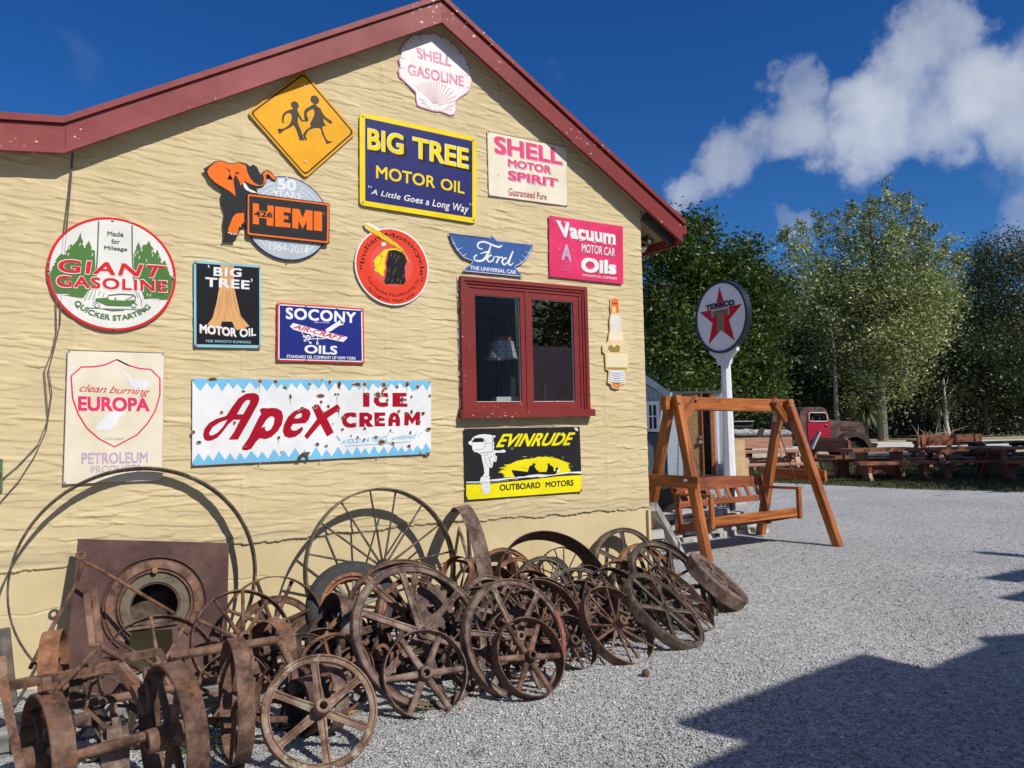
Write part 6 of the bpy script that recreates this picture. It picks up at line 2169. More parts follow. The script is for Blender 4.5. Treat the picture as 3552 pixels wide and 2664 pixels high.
# weathered sleeper lying along the foot of the wall
beam('timber_sleeper', (-1.2, -1.0, .085), (1.36, -1.0, .085), .17, .15, GREYWOOD, bevel=.012)
tag(bpy.data.objects['timber_sleeper'], 'split grey weathered sleeper lying on the ground under the implement', 'sleeper')
kk8 = crop(2200, 1750, 800/2212)
b0, b1 = on_ground(kk8(432, 478)), on_wall(kk8(165, 20), .42)
beam('timber_prop', tuple(b0), tuple(b1), .12, .10, GREYWOOD, bevel=.006)
tag(bpy.data.objects['timber_prop'], 'grey weathered post leaning between the wall corner and the swing', 'post')

# weeds and fallen leaves among the wheels
WEED = tone_mat('weed_leaf', [(0, (.035, .09, .015)), (1, (.10, .21, .03))], .5, .3)
def weed(label, x, y, s_, n_, seed):
    r_ = np.random.default_rng(seed)
    vs, fs, tn = [], [], []
    for i in range(n_):
        a = r_.uniform(0, 6.28)
        rr_ = s_*math.sqrt(r_.random())
        c_ = np.array([x+rr_*math.cos(a), y+rr_*math.sin(a), r_.uniform(.01, s_*.9)])
        t1 = np.array([math.cos(a), math.sin(a), r_.uniform(-.3, .6)])
        t1 /= np.linalg.norm(t1)
        t2 = np.cross(t1, np.array([0, 0, 1.0]))
        L_ = s_*r_.uniform(.22, .4)
        base_i = len(vs)
        for u, v_ in ((0, 0), (.35, .38), (.75, .34), (1, 0), (.75, -.34), (.35, -.38)):
            vs.append(c_+t1*u*L_+t2*v_*L_+np.array([0, 0, -.3*L_*u*u]))
        fs += [(base_i, base_i+1, base_i+2, base_i+3), (base_i, base_i+3, base_i+4, base_i+5)]
        tn += [r_.random()]*6
    return tag(np_mesh('weed', vs, fs, WEED, tone=tn), label, 'weed')
for i, (kk, x, y, s_, n_, lb) in enumerate(((k2, 1790, 1330, .10, 60, 'leafy green weed left of the narrow edge on ring wheel'), (k2, 1480, 1450, .10, 50, 'leafy green weed at the bottom edge below the implement wheel'), (crop(1200, 1900, 800/2212), 700, 1560, .065, 34, 'small green weed growing inside the six round spoked wheel'), (crop(1200, 1900, 800/2212), 140, 1570, .04, 18, 'tiny weed beside the right edge of the pale lichened wheel'), (crop(2250, 1800, 1302/2212), -1010, 1390, .035, 26, 'small tuft of grass on the gravel at the bottom of the photo'))):
    g_ = on_ground(kk(x, y))
    weed(lb, g_[0], g_[1], s_, n_, 40+i)
LEAF = pm('dry_leaf', (.38, .16, .05), .8, .3, 20)
k5 = crop(1200, 1900, 800/2212)
for i, (kk, x, y) in enumerate(((k3, 1270, 1440), (k3, 1350, 1260), (k3, 740, 1545), (k3, 640, 1480), (k5, 1110, 1560), (k5, 1915, 1200), (k2, 1830, 1430), (k3, 850, 1560))):
    g_ = on_ground(kk(x, y))
    a = wr.uniform(0, 6)
    L_ = wr.uniform(.018, .035)
    ca, sa = math.cos(a)*L_, math.sin(a)*L_
    m = MB()
    m.add([(g_[0]-ca, g_[1]-sa, .012), (g_[0]-sa*.4, g_[1]+ca*.4, .026), (g_[0]+ca, g_[1]+sa, .016), (g_[0]+sa*.4, g_[1]-ca*.4, .014)], [(0, 1, 2), (0, 2, 3)])
    tag(m.build('fallen_leaf', LEAF), 'dry brown leaf lying on the gravel near the front wheels', 'leaf', group='dry leaves on the gravel')
g_ = on_ground((2232, 2352))
m = MB()
m.revolve([(0, .05), (.012, .045), (.022, .03), (.026, .015), (.018, .002), (0, 0)], 12, closed=False)
tag(m.build('pine_cone', pm('cone_brown', (.13, .07, .04), .9, .4, 60, bump=1.0), smooth=True, matrix=Matrix.Translation((g_[0], g_[1], .022)) @ Matrix.Rotation(R(80), 4, 'Y')), 'small brown pine cone lying on the gravel in front of the heap', 'cone')

# ------------------------------------------------------------------ garden swing
kw = crop(2220, 1300, 500/2074)
kt = crop(2540, 1350, 600/2212)
kb = crop(2250, 1650, 500/1659)
k7 = crop(2200, 1300, 1352/2212)
BY = 1.13
sw = thing('garden_swing', 'orange stained timber garden swing with A frames and a chained bench', 'swing seat', (7.2, 1.1, 0))
def PW_(kk, x, y, Y):
    return Vector(on_wall(kk(x, y), Y))
e0, e1 = PW_(kw, 335, 410, BY), PW_(kt, 755, 215, BY)
zb = (e0.z+e1.z)/2
bm = beam('top_beam', e0, e1, .09, .165, STAIN, sw, bevel=.012)
def leg(foot, top, w_=.09, h_=.115):
    d = (Vector(top)-Vector(foot)).normalized()
    return beam('leg', foot, Vector(top)+d*.06, w_, h_, STAIN, sw, up=(1, 0, 0) if False else (0, 1, 0), bevel=.008)
fl_ = on_ground(k7(428, 1064))
fr_ = on_ground(k7(1168, 974))
br_ = on_ground(k7(722, 910))
leg((fl_[0]-.03, fl_[1], 0), PW_(kw, 530, 380, BY-.09))
leg((fr_[0]-.03, fr_[1], 0), PW_(kt, 725, 200, BY-.09))
leg((br_[0], br_[1]+.02, 0), PW_(kt, 590, 330, BY+.09))
leg((fl_[0]+.05, br_[1]+.15, 0), PW_(kw, 420, 470, BY+.09))
# cross rails of the A frames
c0 = PW_(kw, 720, 1545, .82)
beam('cross_rail', (c0.x-.02, 1.92, c0.z-.01), (c0.x, .68, c0.z), .045, .14, STAIN, sw)
c1 = PW_(k7, 1050, 572, .82)
beam('cross_rail', (c1.x+.02, 1.78, c1.z), (c1.x, .72, c1.z), .045, .14, STAIN, sw)
# knee braces
for a_, b_ in (((795, 385), (650, 590)), ((1950, 410), (2085, 620))):
    p0, p1 = PW_(kw, *a_, BY-.07), PW_(kw, *b_, BY-.09)
    d = (p1-p0).normalized()
    beam('knee_brace', p0-d*.06, p1+d*.05, .11, .045, STAIN, sw, up=(0, 1, 0), bevel=.01)
for kk, x, y, Y in ((kw, 795, 378, BY-.097), (kw, 1950, 415, BY-.097), (kw, 572, 400, BY-.16), (kt, 748, 212, BY-.16), (kw, 655, 1522, .78)):
    p = PW_(kk, x, y, Y)
    m = MB()
    m.tube([p+Vector((0, .03, 0)), p+Vector((0, -.008, 0))], .017, 10)
    m.tube([p+Vector((0, -.008, 0)), p+Vector((0, -.022, 0))], .009, 8)
    m.build('bolt', BLACK if Y > BY-.12 and Y < BY else pm('zinc_bolt', (.5, .5, .48), .35, .1, 20, metal=.8), sw)
# bench
bench = thing('bench', None, None, (7.2, BY, .4))
keep(bench, sw)
YB, YF2 = 1.42, .88
r0, r1 = PW_(kb, 300, 100, YB), PW_(kb, 1290, 75, YB)
zr = PW_(kb, 900, 85, YB).z
xl, xr = r0.x, r1.x
rh = abs(PW_(kb, 900, 30, YB).z-PW_(kb, 900, 145, YB).z)
m = MB()
nseg = 12
for i in range(nseg):
    t0, t1 = i/nseg, (i+1)/nseg
    b0_, b1_ = .035*math.sin(math.pi*t0), .035*math.sin(math.pi*t1)
    x0_, x1_ = (xr-xl)*t0, (xr-xl)*t1
    m.add([(x0_, 0, -rh/2), (x1_, 0, -rh/2), (x1_, 0, rh/2+b1_), (x0_, 0, rh/2+b0_), (x0_, .035, -rh/2), (x1_, .035, -rh/2), (x1_, .035, rh/2+b1_), (x0_, .035, rh/2+b0_)],
          [(0, 1, 2, 3), (5, 4, 7, 6), (3, 2, 6, 7), (0, 4, 5, 1), (0, 3, 7, 4), (1, 5, 6, 2)])
m.build('back_rail', STAIN_R, bench, matrix=Matrix.Translation((xl, YB+.05, zr-.01)))
zl = PW_(kb, 1000, 275, YB).z
beam('lower_rail', (xl, YB, zl), (xr, YB, zl), .035, .075, STAIN_R, bench)
for i in range(9):
    x = xl+.06+(xr-xl-.12)*i/8
    beam('back_slat', (x+.03, YB+.01, zl+.02), (x-.01, YB+.05, zr-rh/2+.01), .018, .062, STAIN if i % 3 else STAIN_R, bench, up=(1, 0, 0))
f0, f1 = PW_(k7, 440, 818, YF2), PW_(k7, 925, 793, YF2)
fz = (f0.z+f1.z)/2
xl2, xr2 = f0.x-.02, f1.x+.02
beam('apron', (xl2, YF2, fz), (xr2, YF2, fz), .035, .105, STAIN, bench)
beam('apron', (xl, YB+.0, fz-.14), (xr, YB+.0, fz-.14), .035, .10, STAIN_R, bench)
for i in range(6):
    y = YF2+.05+.075*i
    beam('seat_slat', (xl2+.01, y, fz-.01-.018*i), (xr2-.01, y, fz-.01-.018*i), .062, .02, STAIN_R, bench)
for x in (xl2, xr2):
    beam('side_rail', (x, YF2+.02, fz-.02), (x, YB+.03, fz-.15), .035, .10, STAIN_R, bench)
    beam('front_post', (x, YF2-.02, fz-.08), (x, YF2-.02, fz+.29), .06, .045, STAIN, bench, up=(0, 1, 0))
    beam('back_post', (x, YB-.05, fz-.20), (x, YB+.075, zr+.07), .045, .075, STAIN_R, bench, up=(0, 1, 0))
    beam('arm', (x, YF2-.05, fz+.305), (x, YB+.03, fz+.285), .075, .03, STAIN, bench)
def chain(p0, p1):
    p0, p1 = Vector(p0), Vector(p1)
    n_ = int((p1-p0).length/.028)
    q = (p1-p0).to_track_quat('X', 'Z').to_matrix().to_4x4()
    m = MB()
    for i in range(n_):
        c_ = p0.lerp(p1, (i+.5)/n_)
        pts = []
        for k in range(9):
            a = 2*math.pi*k/8
            v_ = Vector((.019*math.cos(a), .009*math.sin(a), 0))
            if i % 2:
                v_ = Vector((v_.x, 0, v_.y))
            pts.append(c_+(q @ v_))
        m.tube(pts, .0032, 5, cap=False)
    m.build('chain', pm('steel_chain', (.12, .12, .12), .4, .3, 30, metal=.6), sw)
hr0, hl0 = PW_(kt, 545, 340, BY), PW_(kw, 560, 640, BY)
for hx, x in ((hl0.x, xl2), (hr0.x, xr2)):
    chain((hx, BY, zb-.22), (x, YF2-.01, fz+.33))
    chain((hx, BY, zb-.22), (x, YB+.02, fz+.31))
    m = MB()
    m.tube([(hx, BY, zb-.06), (hx, BY, zb-.15)], .012, 8)
    m.tube([(hx, BY, zb-.14), (hx, BY, zb-.23)], .02, 8)
    m.build('hanger', pm('zinc_bolt', (.5, .5, .48), .35), sw)

# ------------------------------------------------------------------ dry stone edging, drum and small wheel behind the swing
STN = pm('schist', (.36, .35, .32), .9, .3, 7, col2=(.56, .55, .51), bump=.6, bscale=30)
st = MB()
sr = random.Random(5)
def stone(x, y, z, lx, ly, lz, rz):
    vs = []
    for dx_, dy_ in ((-1, -.7), (-.4, -1), (.6, -1), (1, -.3), (.9, .7), (.1, 1), (-.8, .8)):
        vs.append((dx_*lx/2*sr.uniform(.8, 1.1), dy_*ly/2*sr.uniform(.8, 1.1)))
    c_, s_ = math.cos(rz), math.sin(rz)
    P = [(x+a*c_-b*s_, y+a*s_+b*c_) for a, b in vs]
    t_ = sr.uniform(-.03, .03)
    st.add([(a, b, z) for a, b in P]+[(x+(a-x)*.93, y+(b-y)*.93, z+lz+(a-x)*t_) for a, b in P],
           [tuple(range(6, -1, -1)), tuple(range(7, 14))]+[(i, (i+1) % 7, 7+(i+1) % 7, 7+i) for i in range(7)])
for lay in range(5):
    z = lay*.075
    x = 5.6+sr.uniform(0, .1)
    while x < 8.35-lay*.12:
        L_ = sr.uniform(.16, .42)
        stone(x+L_/2, 2.02+sr.uniform(-.06, .08)+.02*lay, z, L_*1.02, sr.uniform(.25, .42), sr.uniform(.055, .078), sr.uniform(-.15, .15))
        x += L_+.015
tag(st.build('stone_edging', STN), 'low dry stone edging of grey schist slabs behind the swing', 'stone wall')
st = MB()
for q in range(7):
    stone(5.25+sr.uniform(-.1, .1), .75+sr.uniform(-.12, .12), .09*q, .42-.02*q, .34, .08, sr.uniform(-.4, .4))
tag(st.build('stone_stack', STN), 'short stack of brown grey flat stones beside the building corner', 'stones')
m = MB()
m.revolve([(.36, 0), (.40, .25), (.42, .62), (.44, .64), (.44, .67), (.40, .67), (.39, .62), (.36, .3), (.34, .03), (0, .03), (0, 0)], 40, closed=False)
g_ = PW_(kb, 200, 200, 2.75)
tag(m.build('iron_drum', pm('sooty_iron', (.03, .03, .032), .6, .4), smooth=True, matrix=Matrix.Translation((g_.x, 2.75, 0))), 'sooty black round drum standing behind the left end of the swing bench', 'drum')
cc_ = PW_(kb, 865, 370, 2.55)
wheel('small black iron barrow wheel seen under the swing bench', (cc_.x, 2.55, cc_.z, .115, 0, 5), 'cast', .04, 6, .5, RUST_D, .022, group=None, rimt=.02, spr=.009)
m = MB()
t0_ = PW_(kw, 840, 1480, 3.0)
t1_ = PW_(kw, 1290, 1445, 3.0)
m.box((t0_.x, 2.7, t0_.z-.06), (t1_.x, 3.3, t0_.z-.02))
m.box((t0_.x, 2.9, 0), (t0_.x+.06, 3.0, t0_.z-.06))
m.box((t1_.x-.06, 2.9, 0), (t1_.x, 3.0, t0_.z-.06))
tag(m.build('metal_table', BLACK), 'flat topped black metal table behind the swing back rest', 'table')

# ------------------------------------------------------------------ round petrol sign on a white pole
pb_ = on_ground(k7(572, 738))
PX, PY = pb_[0]+.05, pb_[1]+.15
psn = thing('pole_sign', 'round white sign with a red star on a tall white pole', 'sign', (PX, PY, 0))
WHITEP = pm('white_pole_paint', (.74, .75, .76), .4, .06)
dep = float(np.dot(np.array([PX, PY, 1.6])-CAM, _fw))
cxy = at_depth(crop(2200, 600, 1352/2212)(507, 815), dep)
zc = cxy[2]
Rs = 206*1352/2212*dep/FPX
m = MB()
zp = zc-Rs-.10
m.revolve([(.125, 0), (.125, .02), (.115, .05), (.10, zp-.25), (.10, zp-.2)], 8)
m.v, m.f = [], []
for i in range(8):
    pass
m.tube([(PX, PY, .12), (PX, PY, zp)], [.118, .088], 8)
m.build('pole', WHITEP, psn)
m = MB()
m.box((PX-.20, PY-.20, 0), (PX+.20, PY+.20, .13))
m.build('footing', pm('concrete', (.42, .40, .36), .9, .15, 8), psn)
NX = Vector((-1, .03, 0)).normalized()           # the face looks this way
TX = Vector((-.03, -1, 0)).normalized()
def sgn(p_, e_):
    return (PX+TX.x*p_[0]+NX.x*(.085+e_), PY+TX.y*p_[0]+NX.y*(.085+e_), zc+p_[1])
m = MB()
m.prism([(-.16, -Rs-.22), (.16, -Rs-.22), (.19, -Rs-.10), (.36, -Rs+.02), (.36, -Rs+.18), (.27, -Rs+.12), (.14, -Rs+.05), (-.14, -Rs+.05), (-.27, -Rs+.12), (-.36, -Rs+.18), (-.36, -Rs+.02), (-.19, -Rs-.10)],
        lambda p_, d: sgn(p_, -.02-d), .07)
m.build('saddle', WHITEP, psn)
m = MB()
m.prism(circ_pts(0, 0, Rs, 72), lambda p_, d: sgn(p_, -d), .11)
m.prism(circ_pts(0, 0, Rs, 72), lambda p_, d: sgn(p_, .022-d), .0219, [circ_pts(0, 0, Rs*.935, 72)[::-1]])
m.build('case', pm('blue_black_case', (.012, .016, .024), .35), psn)
def pface(name, pts, e_, mat, holes=()):
    m = MB()
    loops = [pts]+list(holes)
    tri = tessellate_polygon([[Vector((a, b, 0)) for a, b in l] for l in loops])
    m.add([sgn(p_, e_) for l in loops for p_ in l], [tuple(t_) for t_ in tri])
    return m.build(name, mat, psn)
pface('face', circ_pts(0, 0, Rs*.94, 72), .003, enamel('milk_glass', (.92, .90, .89), .4, .03))
star = []
for i in range(10):
    a = R(90+36*i)
    r_ = Rs*(.86 if i % 2 == 0 else .335)
    star.append((r_*math.cos(a), r_*math.sin(a)-.02*Rs))
pface('star', star, .006, enamel('star_red', (.70, .012, .02)))
Tt = [(-.30, .20), (.30, .20), (.30, .02), (.22, .02), (.20, .08), (.10, .08), (.10, -.42), (0, -.36), (-.10, -.42), (-.10, .08), (-.20, .08), (-.22, .02), (-.30, .02)]
pface('letter_edge', [(x*Rs*1.12, (y+.10)*Rs*1.12-.10*Rs) for x, y in Tt], .009, E_OFFW)
pface('letter', [(x*Rs, y*Rs) for x, y in Tt], .012, E_GOLD)
def ptext(t_, e_, grow, mat, bold):
    vs, fs = text_mesh(t_, 0, 0, 1.02)
    m = MB()
    for i_, q in enumerate(Sign.strokes(None, vs, bold)):
        P = []
        for u, v_ in q:
            x = (-.55-grow+(1.10+2*grow)*u)*Rs
            P.append(sgn((x, (.245-grow+(.155+2*grow)*v_)*Rs+.02*Rs*(1-(2*u-1)**2)), e_+.0001*i_))
        m.add(P, fs)
    m.build('lettering', mat, psn)
ptext('TEXACO', .015, .012, E_OFFW, .09)
ptext('TEXACO', .018, 0, E_BLK, .065)

# ------------------------------------------------------------------ sheds beyond the swing
def corr_wall(m, a, b, z0, z1, pitch=.09, amp=.018, zf=None):
    a, b = Vector(a), Vector(b)
    L_ = (b-a).length
    d = (b-a)/L_
    n_ = Vector((d.y, -d.x, 0))
    k_ = int(L_/pitch*4)
    vs, fs = [], []
    for i in range(k_+1):
        s_ = i*L_/k_
        p = a+d*s_+n_*(amp*math.sin(2*math.pi*s_/pitch))
        zt = zf(s_) if zf else z1
        vs += [(p.x, p.y, z0), (p.x, p.y, zt)]
    for i in range(k_):
        fs.append((2*i, 2*i+2, 2*i+3, 2*i+1))
    m.add(vs, fs)
PALEC = pm('pale_corrugated', (.40, .46, .52), .5, .1, 2, metal=.2)
DARKC = pm('slate_corrugated', (.05, .065, .085), .5, .2, 2, metal=.2)
D1 = 15.5
def D(kk, x, y, d):
    return Vector(at_depth(kk(x, y), d))
hs = thing('small_shed', 'small pale blue corrugated shed with a white window behind the building corner', 'shed', tuple(D(k7, 130, 400, D1).xy)+(0,))
a_, b_ = D(k7, -60, 100, D1), D(k7, 172, 120, D1)
top0, top1 = D(k7, 40, 40, D1).z, D(k7, 172, 122, D1).z
low_ = D(k7, 100, 325, D1).z
Lh = (b_-a_).xy.length
m = MB()
corr_wall(m, (a_.x, a_.y, 0), (b_.x, b_.y, 0), low_, 0, zf=lambda s_: top1+(top0-top1)*min(1.2, (Lh-s_)/(Lh*.57)))
m.build('upper_wall', PALEC, hs)
m = MB()
corr_wall(m, (a_.x+.01, a_.y-.02, 0), (b_.x+.01, b_.y-.02, 0), 0, low_)
m.build('lower_wall', DARKC, hs)
m = MB()
m.bar((a_.x, a_.y-.05, top1+(top0-top1)*1.2+.3), (b_.x+.08, b_.y-.09, top1+.0), .12, .12)
m.build('barge', pm('pale_trim', (.45, .50, .55), .5), hs)
m = MB()
m.box((a_.x, b_.y+.05, 0), (b_.x, b_.y+4, low_-.02))
m.build('body', DARKC, hs)
w0, w1 = D(k7, 62, 150, D1-.06), D(k7, 142, 322, D1-.06)
wd = Vector((w1.x-w0.x, w1.y-w0.y, 0))
wl = wd.length
wd.normalize()
wn_ = Vector((wd.y, -wd.x, 0))
WHT = pm('white_joinery', (.76, .77, .78), .5, .05)
def wb(m, u0, u1, v0, v1, t0, t1):
    P = []
    for t_ in (t0, t1):
        for u, v_ in ((u0, v0), (u1, v0), (u1, v1), (u0, v1)):
            P.append((w0.x+wd.x*u+wn_.x*t_, w0.y+wd.y*u+wn_.y*t_, w1.z+v_))
    m.add(P, [(0, 3, 2, 1), (4, 5, 6, 7), (0, 1, 5, 4), (1, 2, 6, 5), (2, 3, 7, 6), (3, 0, 4, 7)])
wh = w0.z-w1.z
m = MB()
wb(m, 0, .06, 0, wh, 0, .05); wb(m, wl-.06, wl, 0, wh, 0, .05); wb(m, .06, wl-.06, wh-.08, wh, 0, .055); wb(m, .06, wl-.06, 0, .06, 0, .06)
wb(m, wl/2-.012, wl/2+.012, .06, wh-.08, .008, .03); wb(m, .06, wl-.06, wh*.5-.012, wh*.5+.012, .008, .0295)
wi = m.build('window', WHT, hs)
m = MB()
wb(m, .06, wl-.06, .06, wh-.08, 0, .006)
m.build('pane', pm('dark_pane', (.03, .035, .045), .1), wi)
D2 = 20.5
ht = thing('door_hut', 'low hut with a brown plank door, padlock and silver corrugated end', 'hut', tuple(D(k7, 390, 500, D2).xy)+(0,))
zt = 2.35
def seg(x0, x1, d0, d1, z0, z1, th, mat, name, parent=None):
    a, b = D(k7, x0, 400, d0), D(k7, x1, 400, d1)
    m = MB()
    m.bar((a.x, a.y, (z0+z1)/2), (b.x, b.y, (z0+z1)/2), th, z1-z0)
    return m.build(name, mat, parent or ht)
seg(170, 284, D2, D2, .1, zt, .06, PALEC, 'side_panel')
dr_ = seg(284, 391, D2-.05, D2-.05, .1, zt, .05, BROWNDOOR, 'door')
seg(386, 394, D2-.12, D2-.12, .1, zt, .06, STAIN, 'door_edge', dr_)
seg(394, 436, D2+.3, D2+.3, .1, zt, .04, DARKWOOD, 'dark_opening')
seg(436, 456, D2-.02, D2-.02, .12, zt, .10, STAIN, 'door_post')
a_, b_ = D(k7, 456, 400, D2), D(k7, 508, 400, D2+.1)
m = MB()
corr_wall(m, (a_.x, a_.y, 0), (b_.x, b_.y, 0), .1, zt, .20, .05)
m.build('corrugated_end', pm('silver_corrugated', (.66, .68, .70), .35, .08, 2, metal=.35), ht)
pk = D(k7, 376, 365, D2-.12)
m = MB()
m.tube([pk+Vector((0, 0, .10)), pk+Vector((.01, 0, 0))], .03, 8)
m.box((pk.x-.07, pk.y-.03, pk.z-.12), (pk.x+.06, pk.y+.02, pk.z-.04))
m.build('padlock', pm('zinc_bolt', (.5, .5, .48), .35), dr_)
m = MB()
a_, b_ = D(k7, 165, 400, D2-.15), D(k7, 512, 400, D2-.1)
m.add([(a_.x, a_.y, zt), (b_.x, b_.y, zt), (b_.x+1.2, b_.y+2.4, zt+.1), (a_.x+1.2, a_.y+2.4, zt+.1), (a_.x, a_.y, zt+.06), (b_.x, b_.y, zt+.06), (b_.x+1.2, b_.y+2.4, zt+.16), (a_.x+1.2, a_.y+2.4, zt+.16)],
      [(0, 3, 2, 1), (4, 5, 6, 7), (0, 1, 5, 4), (1, 2, 6, 5), (2, 3, 7, 6), (3, 0, 4, 7)])
m.build('roof', DARKC, ht)

# ------------------------------------------------------------------ old truck
DT = 27.0
RT = Vector((_rt[0], _rt[1], 0)).normalized()
FW_ = Vector((_fw[0], _fw[1], 0)).normalized()
O_ = Vector(at_depth(kt(1250, 700), DT))
O_.z = 0
def T2(x, y):
    p = Vector(at_depth(kt(x, y), DT))
    return ((p-O_).dot(RT), p.z)
def tr3(p_, d):
    q = O_+RT*p_[0]+FW_*d
    return (q.x, q.y, p_[1])
truck = thing('old_truck', 'rusty vintage flat deck truck with a red door parked before the trees', 'truck', tuple(O_))
RUSTY = rust('truck_rust', (.05, .03, .026), (.10, .06, .048), (.17, .11, .085), scale=2.5, rough=.6)
DOORRED = pm('door_red', (.42, .012, .045), .4, .15, 2)
def pris(name, pts, d0, dp, mat, holes=(), parent=None, sm=0):
    P = [T2(*p_) for p_ in pts]
    if sm:
        P = smooth_poly(P, sm)
    m = MB()
    m.prism(P, lambda p_, d: tr3(p_, d0+d), dp, [[T2(*q) for q in h_][::-1] for h_ in holes])
    return m.build(name, mat, parent or truck)
winh = [(985, 318), (1000, 300), (1190, 300), (1210, 320), (1222, 400), (1205, 412), (1000, 412), (985, 400)]
cabp = [(880, 745), (872, 520), (868, 360), (880, 280), (915, 240), (980, 228), (1130, 225), (1190, 240), (1218, 275), (1238, 340), (1252, 395), (1262, 560), (1262, 745)]
pris('cab_side', cabp, 0, .05, RUSTY, [winh])
pris('cab_side', cabp, 1.40, .05, RUSTY, [winh])
P = [T2(*q) for q in cabp]
m = MB()
for i in range(1, len(P)-1):
    if i in (9, 10):
        continue
    a, b = P[i], P[i+1] if i+1 < len(P) else P[0]
    m.add([tr3(a, .04), tr3(b, .04), tr3(b, 1.41), tr3(a, 1.41)], [(0, 1, 2, 3)])
m.build('cab_shell', RUSTY, truck)
dp_ = [(965, 300), (985, 290), (1215, 290), (1232, 340), (1245, 420), (1258, 560), (1255, 695), (1240, 705), (975, 705), (968, 500)]
dr_ = pris('door', dp_, -.025, .02, DOORRED, [winh])
def pline(name, pts, wd_, d0, mat, parent):
    P = [Vector(tr3(T2(*q), d0)) for q in pts]
    m = MB()
    m.tube(P+[P[0]], wd_, 6, cap=False)
    return m.build(name, mat, parent)
pline('window_frame', winh, .018, -.03, pm('pale_trim2', (.7, .7, .66), .5), dr_)
m = MB()
m.tube([tr3(T2(1225, 460), -.06), tr3(T2(1195, 455), -.06)], .016, 6)
m.build('handle', pm('zinc_bolt', (.5, .5, .48), .35), dr_)
hood = [(1250, 395), (1330, 398), (1500, 408), (1640, 418), (1705, 440), (1732, 485), (1738, 560), (1720, 640), (1300, 720), (1260, 720)]
pris('hood', hood, .22, 1.0, RUSTY, sm=4)
for y_ in (475, 500, 522):
    m = MB()
    m.tube([tr3(T2(1420, y_), .21), tr3(T2(1620, y_+6), .21)], .014, 6)
    m.build('louvre', RUSTY, truck)
fen = [(1262, 740), (1300, 715), (1350, 650), (1420, 580), (1500, 552), (1590, 548), (1670, 575), (1730, 630), (1770, 710), (1782, 745), (1735, 745), (1700, 690), (1650, 640), (1580, 612), (1510, 615), (1450, 650), (1410, 710), (1395, 745)]
DKR = rust('fender_rust', (.025, .018, .018), (.05, .035, .034), (.09, .06, .055), scale=2.5, rough=.55)
pris('fender', fen, -.12, .42, DKR, sm=3)
pris('fender', fen, 1.1, .42, DKR, sm=3)
cw_ = T2(1565, 790)
for dd_ in (-.06, 1.2):
    m = MB()
    Mx = Matrix(((RT.x, 0, -FW_.x, 0), (RT.y, 0, -FW_.y, 0), (0, 1, 0, 0), (0, 0, 0, 1)))
    pos = Vector(tr3((cw_[0], .40), dd_+.1))
    Mx.translation = pos
    m.revolve([(.40, -.05), (.38, .03), (.30, .05), (.24, .02), (0, .02), (0, -.1), (.38, -.12), (.40, -.06)], 36, closed=False)
    m.build('wheel', RUBBER, truck, True, matrix=Mx)
pris('grille', [(1728, 560), (1742, 555), (1785, 700), (1765, 705)], .3, .85, pm('grille_metal', (.35, .35, .36), .4, .2, metal=.5))
pris('bumper', [(1760, 690), (1830, 688), (1862, 700), (1830, 745), (1790, 740)], -.05, 1.55, BLACK)
pris('seat_back', [(890, 430), (930, 430), (960, 560), (890, 560)], .1, 1.2, DARKWOOD)
m = MB()
c_ = Vector(tr3(T2(1165, 385), .3))
m.tube([c_+Vector((.16*math.cos(a)*RT.x*.3, .16*math.cos(a)*RT.y*.3, .16*math.sin(a)))+FW_*(.16*math.cos(a)) for a in [2*math.pi*i/14 for i in range(15)]], .012, 6, cap=False)
m.build('steering_wheel', pm('pale_trim2', (.7, .7, .66), .5), truck)
pris('deck', [(-700, 640), (872, 640), (872, 690), (-700, 690)], -.1, 1.65, DARKWOOD)
pris('deck_stake', [(300, 610), (345, 485), (405, 500), (365, 625)], -.15, .09, DARKWOOD)
pris('headboard', [(820, 640), (820, 530), (868, 530), (868, 640)], 0, 1.5, DARKWOOD)
for x_ in (-300, -120):
    pos = Vector(tr3((T2(x_, 700)[0], .40), .0))
    m = MB()
    Mx = Mx.copy()
    Mx.translation = pos
    m.revolve([(.40, -.05), (.38, .03), (.30, .05), (.24, .02), (0, .02), (0, -.2), (.38, -.22), (.40, -.06)], 36, closed=False)
    m.build('wheel', RUBBER, truck, True, matrix=Mx)
a_, b_ = tr3(T2(-560, 555), .35), tr3(T2(815, 575), .35)
rl = abs(T2(300, 500)[1]-T2(300, 612)[1])/2
m = MB()
lr = random.Random(8)
pts = [Vector(a_).lerp(Vector(b_), i/14)+Vector((0, 0, lr.uniform(-.02, .02))) for i in range(15)]
m.tube(pts, [rl*lr.uniform(.9, 1.08) for _ in pts], 14)
tag(m.build('log', GREYWOOD, smooth=True, matrix=None), 'long pale grey weathered log lying on the truck deck', 'log')
pris_ = [T2(180, 490), T2(180, 415), T2(520, 410), T2(520, 490)]
m = MB()
m.prism(pris_, lambda p_, d: tr3(p_, 2.2+d), .8)
o = m.build('wagon_box', DARKWOOD)
m = MB()
m.prism([T2(172, 416), T2(172, 402), T2(525, 398), T2(525, 412)], lambda p_, d: tr3(p_, 2.1+d), 1.0)
m.build('lid', pm('pale_lid', (.42, .42, .38), .7), o)
m = MB()
m.prism([T2(190, 690), T2(190, 490), T2(240, 490), T2(240, 690)], lambda p_, d: tr3((p_[0], p_[1] if p_[1] > 1.2 else 0), 2.3+d), .5)
m.build('leg', DARKWOOD, o)
m = MB()
m.prism([T2(460, 690), T2(460, 490), T2(510, 490), T2(510, 690)], lambda p_, d: tr3((p_[0], p_[1] if p_[1] > 1.2 else 0), 2.3+d), .5)
m.build('leg', DARKWOOD, o)
tag(o, 'dark wooden box on legs with a pale lid standing beyond the log', 'box')

